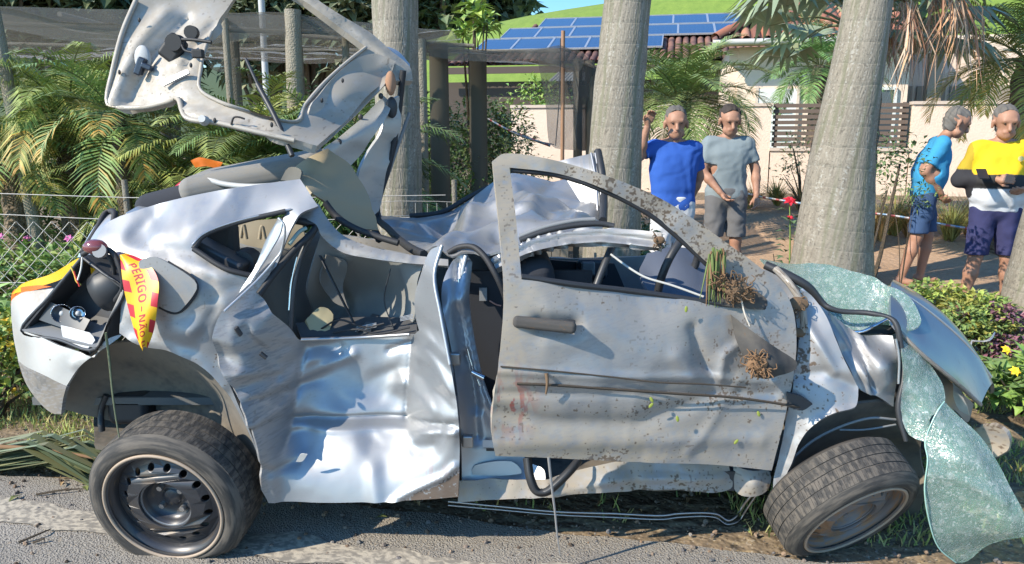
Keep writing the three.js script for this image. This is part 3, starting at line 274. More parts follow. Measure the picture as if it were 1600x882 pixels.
// sill
const sP = paint([-.3, .1, 1.3, .4], (x, y) => ({ dust: .95, mud: .25 + .45 * near(x, y, .62, .24, .25, .05) }), { r: .1 });
sheet('sill', sP, car, { o: [[-0.195,0.274,-2.68,1],[-0.023,0.274,-2.7],[0.159,0.284,-2.7],[0.373,0.339,-2.7],[0.605,0.354,-2.7],[0.787,0.339,-2.7,1],[0.796,0.244,-2.68],[0.603,0.244,-2.67],[0.371,0.234,-2.67],[0.139,0.219,-2.66],[-0.195,0.199,-2.66,1]], k: [[0.369,0.3,-2.665],[0.646,0.298,-2.665],[0.139,0.258,-2.66]], cr: [{ p: [[0.164,0.232,-2.7],[0.374,0.282,-2.7],[0.771,0.289,-2.7]], a: .014, w: .012 }, { p: [[0.444,0.282,-2.7],[0.469,0.219,-2.7]], a: -.015, w: .02 }], h: .014, t: .02, n: .004, nf: 10, fc: .012, ff: 9 });
sheet('sill_end', paint([.6, .1, .6, .4], () => ({ dust: 1, mud: .4 }), { px: .004, r: .1 }), car, { o: [[0.807,0.324,-2.7,1],[0.926,0.321,-2.68,1],[0.936,0.293,-2.66],[0.912,0.243,-2.65],[0.833,0.224,-2.66],[0.808,0.244,-2.69]], k: [[0.855,0.289,-2.63]], h: .012, t: .03, n: .006, fc: .02, ff: 12 });
mesh('sill_block', boxG(.05, .075, .05, ...[0.786,0.27,-2.71]), M.black, car);
// front wing
const wP = paint([.85, .1, .85, .95], (x, y) => ({ dust: .3, mud: .24 + .5 * near(x, y, 1.0, .72, .07, .1) + .25 * near(x, y, 1.1, .5, .12, .12), red: .4 * ss(.35, .25, y) }));
const wing = sheet('front_wing', wP, car, { o: [[1.021,0.972,-2.74,1],[1.063,0.949,-2.74],[1.102,0.888,-2.7],[1.128,0.81,-2.66],[1.162,0.722,-2.63],[1.204,0.645,-2.61,1],[1.191,0.589,-2.6],[1.113,0.565,-2.6],[1.049,0.52,-2.61],[1.008,0.45,-2.62],[0.986,0.373,-2.62],[0.967,0.301,-2.62],[0.971,0.257,-2.61],[1.002,0.218,-2.6,1],[0.97,0.204,-2.61],[0.935,0.243,-2.62],[0.932,0.296,-2.63],[0.951,0.389,-2.64],[0.969,0.509,-2.65],[0.991,0.648,-2.66],[1.011,0.779,-2.69],[1.009,0.886,-2.73]], k: [[1.051,0.786,-2.665],[1.062,0.654,-2.64],[1.111,0.637,-2.62]], cr: [{ p: [[1.008,0.949,-2.65],[1.046,0.836,-2.65],[1.118,0.698,-2.65]], a: .016, w: .016 }, { p: [[1.195,0.581,-2.65],[1.119,0.564,-2.65],[1.046,0.519,-2.65],[1.001,0.438,-2.65],[0.981,0.317,-2.65]], a: .012, w: .010 }, { p: [[0.997,0.674,-2.65],[1.096,0.698,-2.65],[1.189,0.651,-2.65]], a: -.01, w: .02 }], h: .0115, t: .010, n: .004, nf: 8, fc: .010, ff: 8 });
sheet('wing_front', wP, car, { o: [[1.073,0.937,-2.8,1],[1.174,0.861,-2.82],[1.295,0.783,-2.84],[1.382,0.793,-2.78,1],[1.388,0.718,-2.74],[1.382,0.629,-2.72],[1.37,0.549,-2.7,1],[1.302,0.594,-2.68],[1.232,0.624,-2.66],[1.199,0.688,-2.68],[1.158,0.79,-2.72],[1.126,0.872,-2.77]], k: [[1.227,0.76,-2.76],[1.276,0.784,-2.76],[1.3,0.73,-2.7],[1.316,0.638,-2.69]], cr: [{ p: [[1.241,0.822,-2.75],[1.259,0.715,-2.75],[1.281,0.619,-2.75]], a: -.03, w: .012 }, { p: [[1.295,0.787,-2.75],[1.33,0.643,-2.75]], a: .02, w: .03 }, { p: [[1.147,0.858,-2.75],[1.227,0.715,-2.75],[1.27,0.607,-2.75]], a: .02, w: .012 }], h: .012, t: .010, n: .004, nf: 8, fc: .016, ff: 8 });
tube('crumpled_edge', paint([1, .3, .4, .6], () => ({ dust: .9, mud: .5 }), { px: .006 }), car, [[0.951,1.035,-2.8],[0.988,0.986,-2.74],[1.016,0.934,-2.72],[1.027,0.869,-2.7],[1.028,0.776,-2.7],[1.013,0.688,-2.68]], .014);
clump('mud_clump', car, [1.001,0.925,-2.7], .05, 20, M.mud, 12); clump('mud_clump', car, [1.016,0.823,-2.7], .035, 12, M.mud, 13);
sheet('wing_clip', M.black, car, { o: [[0.947,0.636,-2.595,1],[0.992,0.626,-2.585],[1.032,0.6,-2.58,1],[1,0.575,-2.585],[0.95,0.586,-2.595,1]], h: .015, t: .015 });
tube('scuttle_edge', M.black, car, [[0.945,1.033,-2.9],[1.015,1.001,-2.86],[1.086,0.962,-2.84],[1.157,0.89,-2.84],[1.197,0.875,-2.82],[1.306,0.87,-2.8],[1.372,0.855,-2.76],[1.387,0.771,-2.72],[1.397,0.659,-2.7],[1.374,0.55,-2.67],[1.396,0.442,-2.64]], [.016, .018, .016, .012, .010, .010, .012, .010, .010, .012, .008], { per: 6 });
tube('wing_top_fold', M.steel, car, [[1.362,0.797,-2.71],[1.375,0.73,-2.7],[1.376,0.638,-2.69]], .005);
tube('crumpled_edge', M.silver, car, [[1.037,0.966,-2.77],[1.055,0.945,-2.76],[1.059,0.905,-2.75],[1.047,0.86,-2.74]], .007);
// hood, bent down at the nose
const hoodP = paint([.85, 2.2, 1.3, 2.2], (x, v) => ({ dust: .06 + .25 * ss(2.95, 3.2, v), mud: .02 }), { r: -.14, metal: .85, cc: .7 });
const hood = sheet('bonnet', hoodP, car, { proj: 'xz', o: [[1.48,0.918,-3.02,1],[1.961,0.549,-3.9,1],[2.145,0.463,-4],[2.301,0.353,-3.9],[2.163,0.379,-3.5],[1.919,0.507,-3],[1.774,0.51,-2.84,1],[1.61,0.635,-2.76],[1.464,0.747,-2.74],[1.401,0.815,-2.77],[1.397,0.841,-2.82]], k: [[1.516,0.909,-3],[1.585,0.862,-2.98],[1.673,0.794,-2.97],[1.762,0.714,-2.96],[1.833,0.64,-2.96],[1.874,0.578,-2.96],[1.608,0.734,-2.86],[1.72,0.631,-2.87]], h: .022, t: .014, n: .008, nf: 4, cr: [{ p: [[1.523,0.763,-2.84],[1.756,0.577,-2.88]], a: .008, w: .03 }] });
tube('bonnet_lip', paint([.9, .2, 1.2, .8], () => ({ dust: .8, mud: .6 }), { px: .006 }), hood, [[1.396,0.816,-2.765],[1.461,0.746,-2.735],[1.608,0.632,-2.755],[1.768,0.509,-2.835]], .008);
tube('bonnet_far_lip', M.steel, hood, [[1.485,0.925,-3.01],[1.585,0.862,-2.98],[1.762,0.714,-2.96],[1.874,0.578,-2.96]], .007);
sheet('bent_flap', M.silver, car, { o: [[2.13,0.573,-3.55,1],[2.213,0.622,-3.5,1],[2.141,0.587,-3.45],[2.089,0.53,-3.4,1],[2.117,0.538,-3.5]], h: .02, t: .006 });
// nose behind the glass
sheet('front_panel', wP, car, { o: [[1.527,0.716,-2.85,1],[1.667,0.596,-2.9],[1.843,0.454,-3,1],[1.825,0.379,-3],[1.734,0.45,-2.95],[1.602,0.486,-2.85],[1.494,0.486,-2.78],[1.449,0.616,-2.76]], h: .02, t: .01, n: .02, nf: 8 });
sheet('front_panel_fold', M.silver, car, { o: [[1.664,0.604,-2.86,1],[1.691,0.565,-2.84],[1.732,0.464,-2.84,1],[1.7,0.481,-2.85],[1.682,0.53,-2.87]], h: .015, t: .008, n: .008 });
const sP2 = paint([.6, .1, 1.5, .7], () => ({ dust: 1, mud: .5 }), { px: .004, r: .15 }); const nose = mesh('front_bumper', new RoundedBoxGeometry(.14, .17, 1.2, 3, .05), M.grey, car); nose.position.set(1.77, .36, -3.5); nose.rotation.set(.05, -.12, .1);
sheet('bumper_stub', sP2, car, { o: [[1.799,0.388,-2.92,1],[1.833,0.424,-2.85],[1.865,0.405,-2.82],[1.882,0.344,-2.82],[1.851,0.294,-2.84,1],[1.82,0.311,-2.9]], h: .014, t: .02, n: .012, nf: 12, fc: .04, ff: 12 });
mesh('engine_block', new RoundedBoxGeometry(.55, .42, .8, 2, .05).translate(1.35, .42, -3.5), M.dark, car);
mesh('radiator', boxG(.06, .36, .9, 1.72, .45, -3.5), M.dark, car);
// shattered windscreen: laminated sheet draped over bonnet and wing
{ const seeds = []; srand(77); for (let i = 0; i < 900; i++) seeds.push([R(), R()]); const G = 30, cell = Array.from({ length: G * G }, () => []); seeds.forEach(s => cell[Math.floor(s[1] * G) * G + Math.floor(s[0] * G)].push(s));
  const vor = (u, v) => { let a = 9, b = 9; const ci = Math.floor(u * G), cj = Math.floor(v * G); for (let j = -1; j <= 1; j++) for (let i = -1; i <= 1; i++) { const x = ci + i, y = cj + j, wx = (x + G) % G, wy = (y + G) % G; for (const s of cell[wy * G + wx]) { const d = Math.hypot(u - s[0] - (x - wx) / G, v - s[1] - (y - wy) / G); if (d < a) { b = a; a = d; } else if (d < b) b = d; } } return [b - a, a]; };
  const S = 1024, crack = new Float32Array(S * S); for (let j = 0; j < S; j++) for (let i = 0; i < S; i++) { const u = i / S, v = j / S; const w = vor(u, v)[0]; crack[j * S + i] = 1 - ss(.0015, .006, w); }
  const cmap = dtex(S, S, (i, j) => { const c = crack[j * S + i], f = fbm(i / 60, j / 60, 3), g = vn(i / 7, j / 7); return mixc(mixc(mixc([.27, .47, .40], [.50, .70, .62], f * .7 + g * .35), [.80, .88, .84], ss(.55, .75, fbm(i / 130 + 5, j / 130, 3)) * .6), [.93, .97, .95], c * .8); });
  const hb = dtex(S, S, (i, j) => { const c = crack[j * S + i]; const q = .6 * vn(i / 22, j / 22) - .6 * c + .4; return [q, q, q]; }, false);
  cmap.repeat.set(5.5, 5.5); hb.repeat.set(5.5, 5.5);
  const alpha = null;
  M.shatter = new THREE.MeshPhysicalMaterial({ map: cmap, bumpMap: hb, bumpScale: .0022, roughness: .18, transmission: .74, thickness: 0, ior: 1.5, side: THREE.DoubleSide });
  const ws = sheet('windscreen', M.shatter, car, { proj: 'xz', o: [[1.068,0.989,-3.35,1],[1.231,0.958,-3.4],[1.338,0.974,-3.25],[1.426,0.963,-3.02],[1.511,0.908,-2.94],[1.516,0.837,-2.84],[1.461,0.808,-2.8],[1.428,0.812,-2.86,1],[1.319,0.823,-2.93],[1.215,0.84,-2.98],[1.11,0.927,-3.05],[1.068,0.969,-3.2]], k: [[1.302,0.925,-3.15],[1.337,0.881,-3.04],[1.41,0.88,-2.98]], h: .018, t: .006, n: .012, nf: 6 });
  sheet('windscreen_side', M.shatter, ws, { o: [[1.456,0.823,-2.9,1],[1.529,0.796,-2.93],[1.488,0.755,-2.78],[1.494,0.723,-2.755],[1.525,0.673,-2.73],[1.546,0.625,-2.7],[1.534,0.577,-2.66],[1.491,0.563,-2.62],[1.462,0.528,-2.6],[1.432,0.462,-2.59,1],[1.398,0.47,-2.63],[1.378,0.553,-2.66],[1.392,0.662,-2.69],[1.387,0.771,-2.72]], k: [[1.458,0.638,-2.69],[1.431,0.544,-2.62]], h: .016, t: .006, n: .014, nf: 9, cr: [{ p: [[1.418,0.575,-2.6],[1.466,0.528,-2.6]], a: -.02, w: .02 }] });
  sheet('windscreen_hanging', M.shatter, ws, { o: [[1.526,0.583,-2.655,1],[1.565,0.539,-2.62],[1.608,0.493,-2.57],[1.648,0.416,-2.52],[1.668,0.351,-2.47],[1.698,0.279,-2.43],[1.734,0.192,-2.43,1],[1.687,0.167,-2.46],[1.659,0.115,-2.52],[1.614,0.026,-2.565],[1.578,0.014,-2.57],[1.498,0.087,-2.545],[1.437,0.21,-2.52],[1.413,0.328,-2.52],[1.423,0.422,-2.54],[1.429,0.464,-2.585],[1.461,0.533,-2.6,1],[1.488,0.569,-2.615]], k: [[1.503,0.434,-2.49],[1.551,0.282,-2.47],[1.513,0.239,-2.51],[1.62,0.274,-2.44],[1.477,0.379,-2.51],[1.58,0.356,-2.46]], h: .016, t: .006, n: .012, nf: 7, cr: [{ p: [[1.429,0.372,-2.5],[1.516,0.365,-2.5],[1.63,0.314,-2.5]], a: .014, w: .02 }, { p: [[1.545,0.498,-2.5],[1.616,0.337,-2.5],[1.665,0.197,-2.5]], a: .014, w: .025 }] });
  tube('windscreen_edge', std([.35, .55, .48], .25, 0), ws, [[1.526,0.584,-2.654],[1.481,0.566,-2.61],[1.455,0.525,-2.595],[1.43,0.462,-2.578],[1.42,0.42,-2.534],[1.408,0.326,-2.514],[1.432,0.214,-2.514],[1.492,0.09,-2.539],[1.575,0.017,-2.565]], .0025);
  tube('windscreen_rubber', M.black, ws, [[1.106,0.929,-3.04],[1.209,0.843,-2.965],[1.314,0.826,-2.92],[1.44,0.806,-2.885]], .009);
  sheet('windscreen_lower_fold', M.shatter, ws, { o: [[1.148,0.873,-2.94,1],[1.223,0.848,-2.94],[1.316,0.843,-2.9],[1.411,0.847,-2.86,1],[1.356,0.822,-2.84],[1.287,0.795,-2.83],[1.233,0.805,-2.85],[1.185,0.828,-2.9]], h: .016, t: .006, n: .008 });
  tube('trim_strip', M.chrome, ws, [[1.192,0.82,-2.88],[1.237,0.799,-2.845],[1.285,0.794,-2.825],[1.335,0.816,-2.825],[1.406,0.844,-2.85]], .006);
  mesh('scuttle', new RoundedBoxGeometry(.36, .05, 1.25, 2, .02).translate(1.02, .70, -3.55), M.black, car);
}
sheet('scuttle_cavity', M.black, car, { o: [[1.286,0.768,-2.9,1],[1.355,0.81,-2.9],[1.441,0.823,-2.9,1],[1.435,0.783,-2.86,1],[1.365,0.768,-2.86]], h: .03, t: .01 });
// inner wheel arches
const arch = (name, c, r, z0, z1) => { const p = []; const g = new THREE.CylinderGeometry(r, r, z0 - z1, 30, 3, true, Math.PI * .5 - 1.55, 3.1); g.rotateX(Math.PI / 2); g.rotateZ(Math.PI); g.translate(c[0], c[1], (z0 + z1) / 2); const d = new THREE.CircleGeometry(r, 30, -.05, Math.PI + .1); d.translate(c[0], c[1], z1); const m = merge([g, d]); return mesh(name, m, M.archMat, car); };
M.archMat = paint([-2, 0, 4, 1.5], (x, y) => ({ dust: .7 * fbm(x * 5, y * 5, 3), mud: .3 }), { silver: [.055, .055, .06], px: .005, r: .4, cc: 0 }); delete M.archMat.userData.bb; M.archMat.map.repeat.set(1, 1);
{ const g = sheet('rear_arch_liner', paint([-2, .1, 1.3, .9], (x, y) => ({ dust: .9 * fbm(x * 4, y * 4, 3), mud: .2 }), { silver: [.09, .088, .085], r: .4, cc: 0, metal: 0, px: .005 }), car, { o: [[-1.669,0.603,-2.8,1],[-1.518,0.736,-2.78],[-1.398,0.767,-2.78],[-1.229,0.741,-2.76],[-1.086,0.682,-2.74],[-0.975,0.508,-2.72],[-0.933,0.355,-2.72,1],[-1.032,0.151,-2.9],[-1.216,0.317,-2.95],[-1.422,0.439,-2.98],[-1.538,0.397,-2.95],[-1.703,0.489,-2.84,1]], k: [[-1.388,0.545,-2.98],[-1.538,0.561,-2.93],[-1.206,0.45,-2.95]], h: .025, t: .01, n: .02, nf: 6 }); }
{ const g = sheet('front_arch_liner', paint([.8, .1, .8, .7], (x, y) => ({ dust: .8 * fbm(x * 4, y * 4, 3), mud: .2 }), { silver: [.07, .07, .072], r: .4, cc: 0, metal: 0, px: .005 }), car, { o: [[1.027,0.41,-2.72,1],[1.095,0.503,-2.7],[1.241,0.558,-2.7],[1.399,0.544,-2.74],[1.525,0.411,-2.78],[1.608,0.175,-2.85,1],[1.602,-0.037,-2.95],[1.31,-0.007,-3],[1.047,0.122,-2.85]], k: [[1.331,0.303,-2.92],[1.506,0.303,-2.92]], h: .025, t: .01, n: .02, nf: 6 }); }
tube('brake_hose', M.grey, car, [[1.008,0.352,-2.68],[1.081,0.426,-2.68],[1.174,0.479,-2.68],[1.281,0.513,-2.68],[1.383,0.5,-2.7]], .005); tube('brake_hose', M.grey, car, [[1.175,0.469,-2.68],[1.262,0.469,-2.68],[1.385,0.481,-2.7]], .004);
// floor, tunnel and far side
const under = paint([-2, 0, 4, 4.6], (x, y) => ({ dust: .5, mud: .3 }), { silver: [.06, .06, .062], px: .006, r: .4, cc: 0 });
sheet('floor_pan', under, car, { proj: 'xz', o: [[-1.6, .34, -2.85, 1], [-.9, .27, -2.75], [.0, .23, -2.72], [.95, .25, -2.75, 1], [1.1, .34, -3.0], [1.2, .36, -4.1], [.9, .28, -4.25], [-1.0, .28, -4.3], [-1.7, .38, -4.25, 1], [-1.75, .4, -3.2]], k: [[0, .30, -3.5], [-1.3, .36, -3.5]], h: .06, t: .02, n: .02 });
const farP = paint([-2, .2, 4, 1.4], () => ({ dust: .5, mud: .2 }), { px: .006, r: .1 });
sheet('far_side', farP, car, { o: [[-1.75, .35, -4.28, 1], [-1.8, .8, -4.3], [-1.6, .98, -4.25], [-.95, .98, -4.25, 1], [.2, .86, -4.22], [.95, .88, -4.22, 1], [1.6, .72, -4.2], [1.8, .5, -4.1, 1], [1.55, .3, -4.15], [1.35, .5, -4.2], [1.05, .32, -4.22], [-.85, .25, -4.25, 1], [-1.1, .55, -4.27], [-1.5, .4, -4.27]], h: .05, t: .03, n: .03, nf: 3 });
sheet('far_door_trim', std([.022, .024, .030], .6), car, { o: [[0,0.888,-4.1,1],[0.268,0.864,-4.08],[0.537,0.85,-4.08,1],[0.622,0.658,-4.05,1],[0.339,0.617,-4.08],[-0.034,0.647,-4.1,1]], h: .05, t: .03, n: .01 });
mesh('door_pull', new RoundedBoxGeometry(.16, .10, .05, 2, .02).translate(...[0.414,0.833,-4.02]), std([.05, .055, .065], .4), car); mesh('door_pull', new RoundedBoxGeometry(.07, .07, .03, 2, .01).translate(...[0.39,0.84,-3.98]), M.grey, car);
// interior
const cush = (name, w, h, d, p, rot, m) => { const o = mesh(name, new RoundedBoxGeometry(w, h, d, 5, Math.min(w, h, d) * .42), m, car); const a = o.geometry.attributes.position; for (let i = 0; i < a.count; i++) { const k = .02 * (fbm(a.getX(i) * 7 + p[0] * 9, a.getY(i) * 7 + a.getZ(i) * 5, 3) - .5); a.setXYZ(i, a.getX(i) + k, a.getY(i) + k, a.getZ(i) + k); } o.geometry.computeVertexNormals(); o.position.set(...p); o.rotation.set(...rot); return o; };
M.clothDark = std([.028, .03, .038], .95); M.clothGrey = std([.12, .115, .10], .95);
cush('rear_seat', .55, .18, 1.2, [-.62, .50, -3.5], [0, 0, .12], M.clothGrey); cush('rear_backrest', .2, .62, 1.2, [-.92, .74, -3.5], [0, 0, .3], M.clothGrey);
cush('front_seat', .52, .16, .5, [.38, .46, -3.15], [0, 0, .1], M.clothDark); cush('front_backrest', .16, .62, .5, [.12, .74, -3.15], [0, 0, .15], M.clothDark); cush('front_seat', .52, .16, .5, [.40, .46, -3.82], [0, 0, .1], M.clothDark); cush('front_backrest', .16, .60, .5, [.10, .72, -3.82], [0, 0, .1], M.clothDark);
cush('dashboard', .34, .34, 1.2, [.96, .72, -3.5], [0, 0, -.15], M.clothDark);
sheet('airbag_cloth', std([.10, .115, .15], .9), car, { o: [[0.569,1.021,-3.3,1],[0.697,1.035,-3.4],[0.891,0.977,-3.5],[1.068,0.879,-3.4,1],[1.005,0.829,-3.1],[0.749,0.825,-3],[0.582,0.866,-3.05],[0.52,0.951,-3.15]], k: [[0.739,0.942,-3.2]], h: .03, t: .01, n: .07, nf: 6 });
{ const w = mesh('steering_wheel', new THREE.TorusGeometry(.17, .016, 10, 30), M.black, car); w.position.set(...[0.68,0.972,-3.15]); w.rotation.set(.5, .9, .2); }
tube('seat_belt_rail', M.plastic, car, [[0.398,1.122,-3],[0.364,1.06,-2.95],[0.337,1.003,-2.92],[0.317,0.956,-2.9]], .014); for (const p of [[0.478,0.917,-2.85], [0.512,0.902,-2.83]]) mesh('seat_rail_clip', boxG(.02, .05, .02, ...p, .004), M.chrome, car);
tube('window_cable', std([.35, .35, .33], .6), car, [[0.369,1.072,-2.9],[0.427,1.035,-2.8],[0.477,1.011,-2.75],[0.558,0.993,-2.7],[0.657,0.964,-2.64]], .0045);
sheet('headliner', M.liner, car, { o: [[-0.717,1.173,-2.98,1],[-0.586,1.092,-2.98],[-0.437,1.07,-2.96],[-0.324,1.052,-2.92,1],[-0.357,0.967,-2.92],[-0.371,0.816,-2.93],[-0.502,0.753,-3],[-0.664,0.725,-3.05],[-0.791,0.735,-3.05,1],[-0.796,0.901,-3],[-0.749,1.058,-2.96]], k: [[-0.628,0.896,-3.16],[-0.522,0.871,-3.15],[-0.718,0.807,-3.2]], h: .025, t: .01, n: .02, nf: 4, cr: [{ p: [[-0.641,1.052,-3],[-0.669,0.952,-3],[-0.638,0.799,-3]], a: .03, w: .02 }] });
mesh('cabin_back', boxG(.03, .5, 1.3, -.55, .55, -3.55), M.trim, car);
sheet('door_inner_shelf', M.dark, car, { o: [[-0.818,0.81,-2.9,1],[-0.369,0.816,-2.95,1],[-0.354,0.783,-2.86,1],[-0.579,0.761,-2.88],[-0.778,0.764,-2.83,1]], h: .03, t: .01 });
for (const [a, b] of [[[-0.594,0.793,-2.9], [-0.513,0.81,-2.9]], [[-0.423,0.833,-2.9], [-0.374,0.843,-2.9]]]) for (let i = 0; i < 4; i++) tube('spring_clip', M.steel, car, [[a[0], a[1] - i * .005, a[2]], [b[0], b[1] - i * .005, b[2]]], .0018);
mesh('speaker_mount', new RoundedBoxGeometry(.12, .14, .1, 2, .02).translate(...[-1.118,1.107,-3]), M.dark, car); mesh('speaker_mount', new THREE.CylinderGeometry(.05, .06, .08, 16).rotateX(1.5).translate(...[-1.005,1.035,-2.92]), M.black, car); mesh('speaker_mount', new RoundedBoxGeometry(.2, .05, .12, 2, .015).rotateZ(-.5).translate(...[-1.065,1.075,-2.85]), M.plastic, car);
sheet('boot_trim', M.beige, car, { o: [[-1.294,1.111,-3.3,1],[-1.076,1.157,-3.3],[-0.887,1.17,-3.3,1],[-0.866,1.048,-3.3,1],[-1.029,1.035,-3.3],[-1.215,1.084,-3.3]], h: .03, t: .01, n: .02 });
for (const p of [[[-1.11,1.096,-3.2],[-1.096,1.149,-3.2],[-1.087,1.091,-3.2]], [[-1.034,1.091,-3.2],[-1.021,1.144,-3.2],[-1.011,1.091,-3.2]]]) tube('trim_hook', M.beige, car, p, .008);
mesh('boot_floor', boxG(1.0, .03, 1.3, -1.35, .50, -3.55), M.trim, car); mesh('boot_side', boxG(1.0, .45, .03, -1.3, .70, -4.15), M.trim, car);
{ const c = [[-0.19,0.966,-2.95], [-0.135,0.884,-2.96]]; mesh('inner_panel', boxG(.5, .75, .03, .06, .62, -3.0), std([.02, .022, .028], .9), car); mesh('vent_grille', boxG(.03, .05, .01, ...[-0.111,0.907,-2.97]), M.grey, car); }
tube('wiring', std([.4, .2, .15], .6), car, [[-0.086,0.886,-2.95],[-0.061,0.871,-2.95],[-0.042,0.866,-2.95]], .003);

// roof, folded down into the cabin
const rP = paint([-.7, 2.6, 1.5, 1.9], (x, v) => ({ dust: .15 + .2 * fbm(x * 3, v * 3, 2), mud: .04 }), { r: -.05 });
const roof = sheet('roof', rP, car, { proj: 'xz', o: [[-0.675,1.112,-3.95,1],[-0.528,1.095,-4.05],[-0.367,1.11,-4.1],[-0.236,1.18,-4.15],[-0.034,1.277,-4.2],[0.203,1.291,-4.2],[0.414,1.256,-4.1],[0.448,1.151,-3.8],[0.366,1.128,-3.2,1],[0.244,1.139,-2.98],[0.12,1.121,-2.93],[-0.024,1.086,-2.9],[-0.138,1.067,-2.9],[-0.239,1.056,-2.91],[-0.343,1.065,-2.98,1],[-0.48,1.069,-3.35],[-0.586,1.082,-3.7]], k: [[-0.334,1.071,-3.4],[-0.302,1.1,-3.7],[-0.19,1.17,-3.6],[-0.057,1.207,-3.5],[-0.026,1.154,-3.2],[-0.1,1.115,-3.05],[0.175,1.199,-3.6],[0.209,1.167,-3.2],[-0.459,1.095,-3.75]], cr: [{ p: [[-0.221,1.212,-3.9],[-0.176,1.17,-3.6],[-0.222,1.102,-3.2],[-0.267,1.06,-2.95]], a: .05, w: .05 }, { p: [[-0.341,1.089,-3.8],[-0.249,1.075,-3.2]], a: -.06, w: .07 }, { p: [[-0.195,1.184,-3.7],[-0.028,1.16,-3.4],[0.166,1.174,-3.4]], a: .025, w: .03 }, { p: [[-0.051,1.145,-3.1],[0.152,1.17,-3.1],[0.341,1.165,-3.1]], a: -.035, w: .03 }, { p: [[-0.558,1.089,-3.8],[-0.315,1.087,-3.5]], a: -.03, w: .05 }, { p: [[0,1.23,-4],[0.085,1.179,-3.5]], a: .03, w: .04 }], h: .018, t: .008, n: .012, nf: 4, fc: .035, ff: 4 });
tube('roof_rear_seal', M.rubber, roof, [[-0.687,1.23,-4],[-0.672,1.114,-3.93],[-0.583,1.081,-3.68],[-0.474,1.066,-3.33],[-0.38,1.065,-3.05],[-0.335,1.063,-2.96]], .018);
tube('roof_far_seal', M.rubber, roof, [[-0.531,1.099,-4.08],[-0.369,1.115,-4.12],[-0.237,1.185,-4.17],[-0.034,1.283,-4.22]], .014);
sheet('roof_front_corner', rP, roof, { o: [[0.226,1.387,-3.9,1],[0.329,1.411,-3.9],[0.419,1.43,-3.9,1],[0.431,1.359,-3.8],[0.439,1.16,-3.7,1],[0.366,1.156,-3.75],[0.264,1.302,-3.85]], h: .025, t: .01, n: .02 });
tube('roof_front_post', M.black, roof, [[0.417,1.436,-3.88],[0.427,1.336,-3.78],[0.429,1.22,-3.7],[0.405,1.136,-3.5]], .02);
for (let i = 0; i < 3; i++) tube('roof_front_fold', M.steel, roof, [[0.384,1.425,-3.86],[0.398,1.307,-3.76],[0.399,1.164,-3.66]].map(p => [p[0] + i * .02, p[1], p[2]]), .007);
const rail = sheet('roof_rail', paint([-.1, .9, .8, .4], (x, y) => ({ dust: .3 + .6 * ss(.45, .6, x), mud: .4 * ss(.45, .6, x) })), car, { o: [[-0.071,1.054,-2.86,1],[0.071,1.125,-2.9],[0.191,1.151,-2.92],[0.31,1.165,-2.92],[0.45,1.165,-2.9],[0.547,1.158,-2.86,1],[0.545,1.104,-2.84,1],[0.447,1.112,-2.87],[0.331,1.119,-2.89],[0.213,1.112,-2.89],[0.071,1.086,-2.87],[-0.059,1.027,-2.85,1]], cr: [{ p: [[-0.06,1.038,-2.9],[0.071,1.105,-2.9],[0.202,1.134,-2.9],[0.332,1.144,-2.9],[0.556,1.125,-2.9]], a: -.016, w: .007 }, { p: [[0.071,1.091,-2.9],[0.214,1.12,-2.9],[0.332,1.127,-2.9],[0.556,1.108,-2.9]], a: .010, w: .005 }], h: .010, t: .03, n: .003 });
tube('rail_gutter', M.black, rail, [[0.029,1.121,-2.93],[0.12,1.153,-2.94],[0.241,1.176,-2.95],[0.337,1.181,-2.95],[0.384,1.173,-2.94]], .012);
tube('rail_gutter', M.grey, rail, [[0.029,1.133,-2.95],[0.121,1.166,-2.96],[0.242,1.191,-2.97],[0.315,1.196,-2.97]], .010);
clump('mud_clump', rail, [0.533,1.134,-2.83], .03, 14, M.mud, 22);
// C pillar, trims and the twisted rear frame
sheet('c_pillar', paint([-1, .8, .8, .7], () => ({ dust: .55, mud: .08, scr: .3 })), car, { o: [[-0.844,1.212,-2.88,1],[-0.778,1.234,-2.9],[-0.718,1.26,-2.92,1],[-0.669,1.179,-2.93],[-0.611,1.13,-2.93],[-0.503,1.093,-2.92],[-0.384,1.069,-2.92],[-0.238,1.053,-2.9,1],[-0.237,1.032,-2.88,1],[-0.381,1.04,-2.89],[-0.523,1.059,-2.89],[-0.629,1.083,-2.89],[-0.695,1.137,-2.88],[-0.716,1.185,-2.87],[-0.748,1.202,-2.87]], k: [[-0.682,1.16,-2.88]], h: .014, t: .012, n: .010, nf: 9, cr: [{ p: [[-0.664,1.153,-2.9],[-0.571,1.086,-2.9],[-0.381,1.055,-2.9]], a: .014, w: .014 }] });
tube('pillar_seal', M.rubber, car, [[-0.725,1.255,-3.05],[-0.683,1.2,-3.05],[-0.613,1.158,-3.03],[-0.519,1.124,-3.02],[-0.437,1.102,-3]], .014);
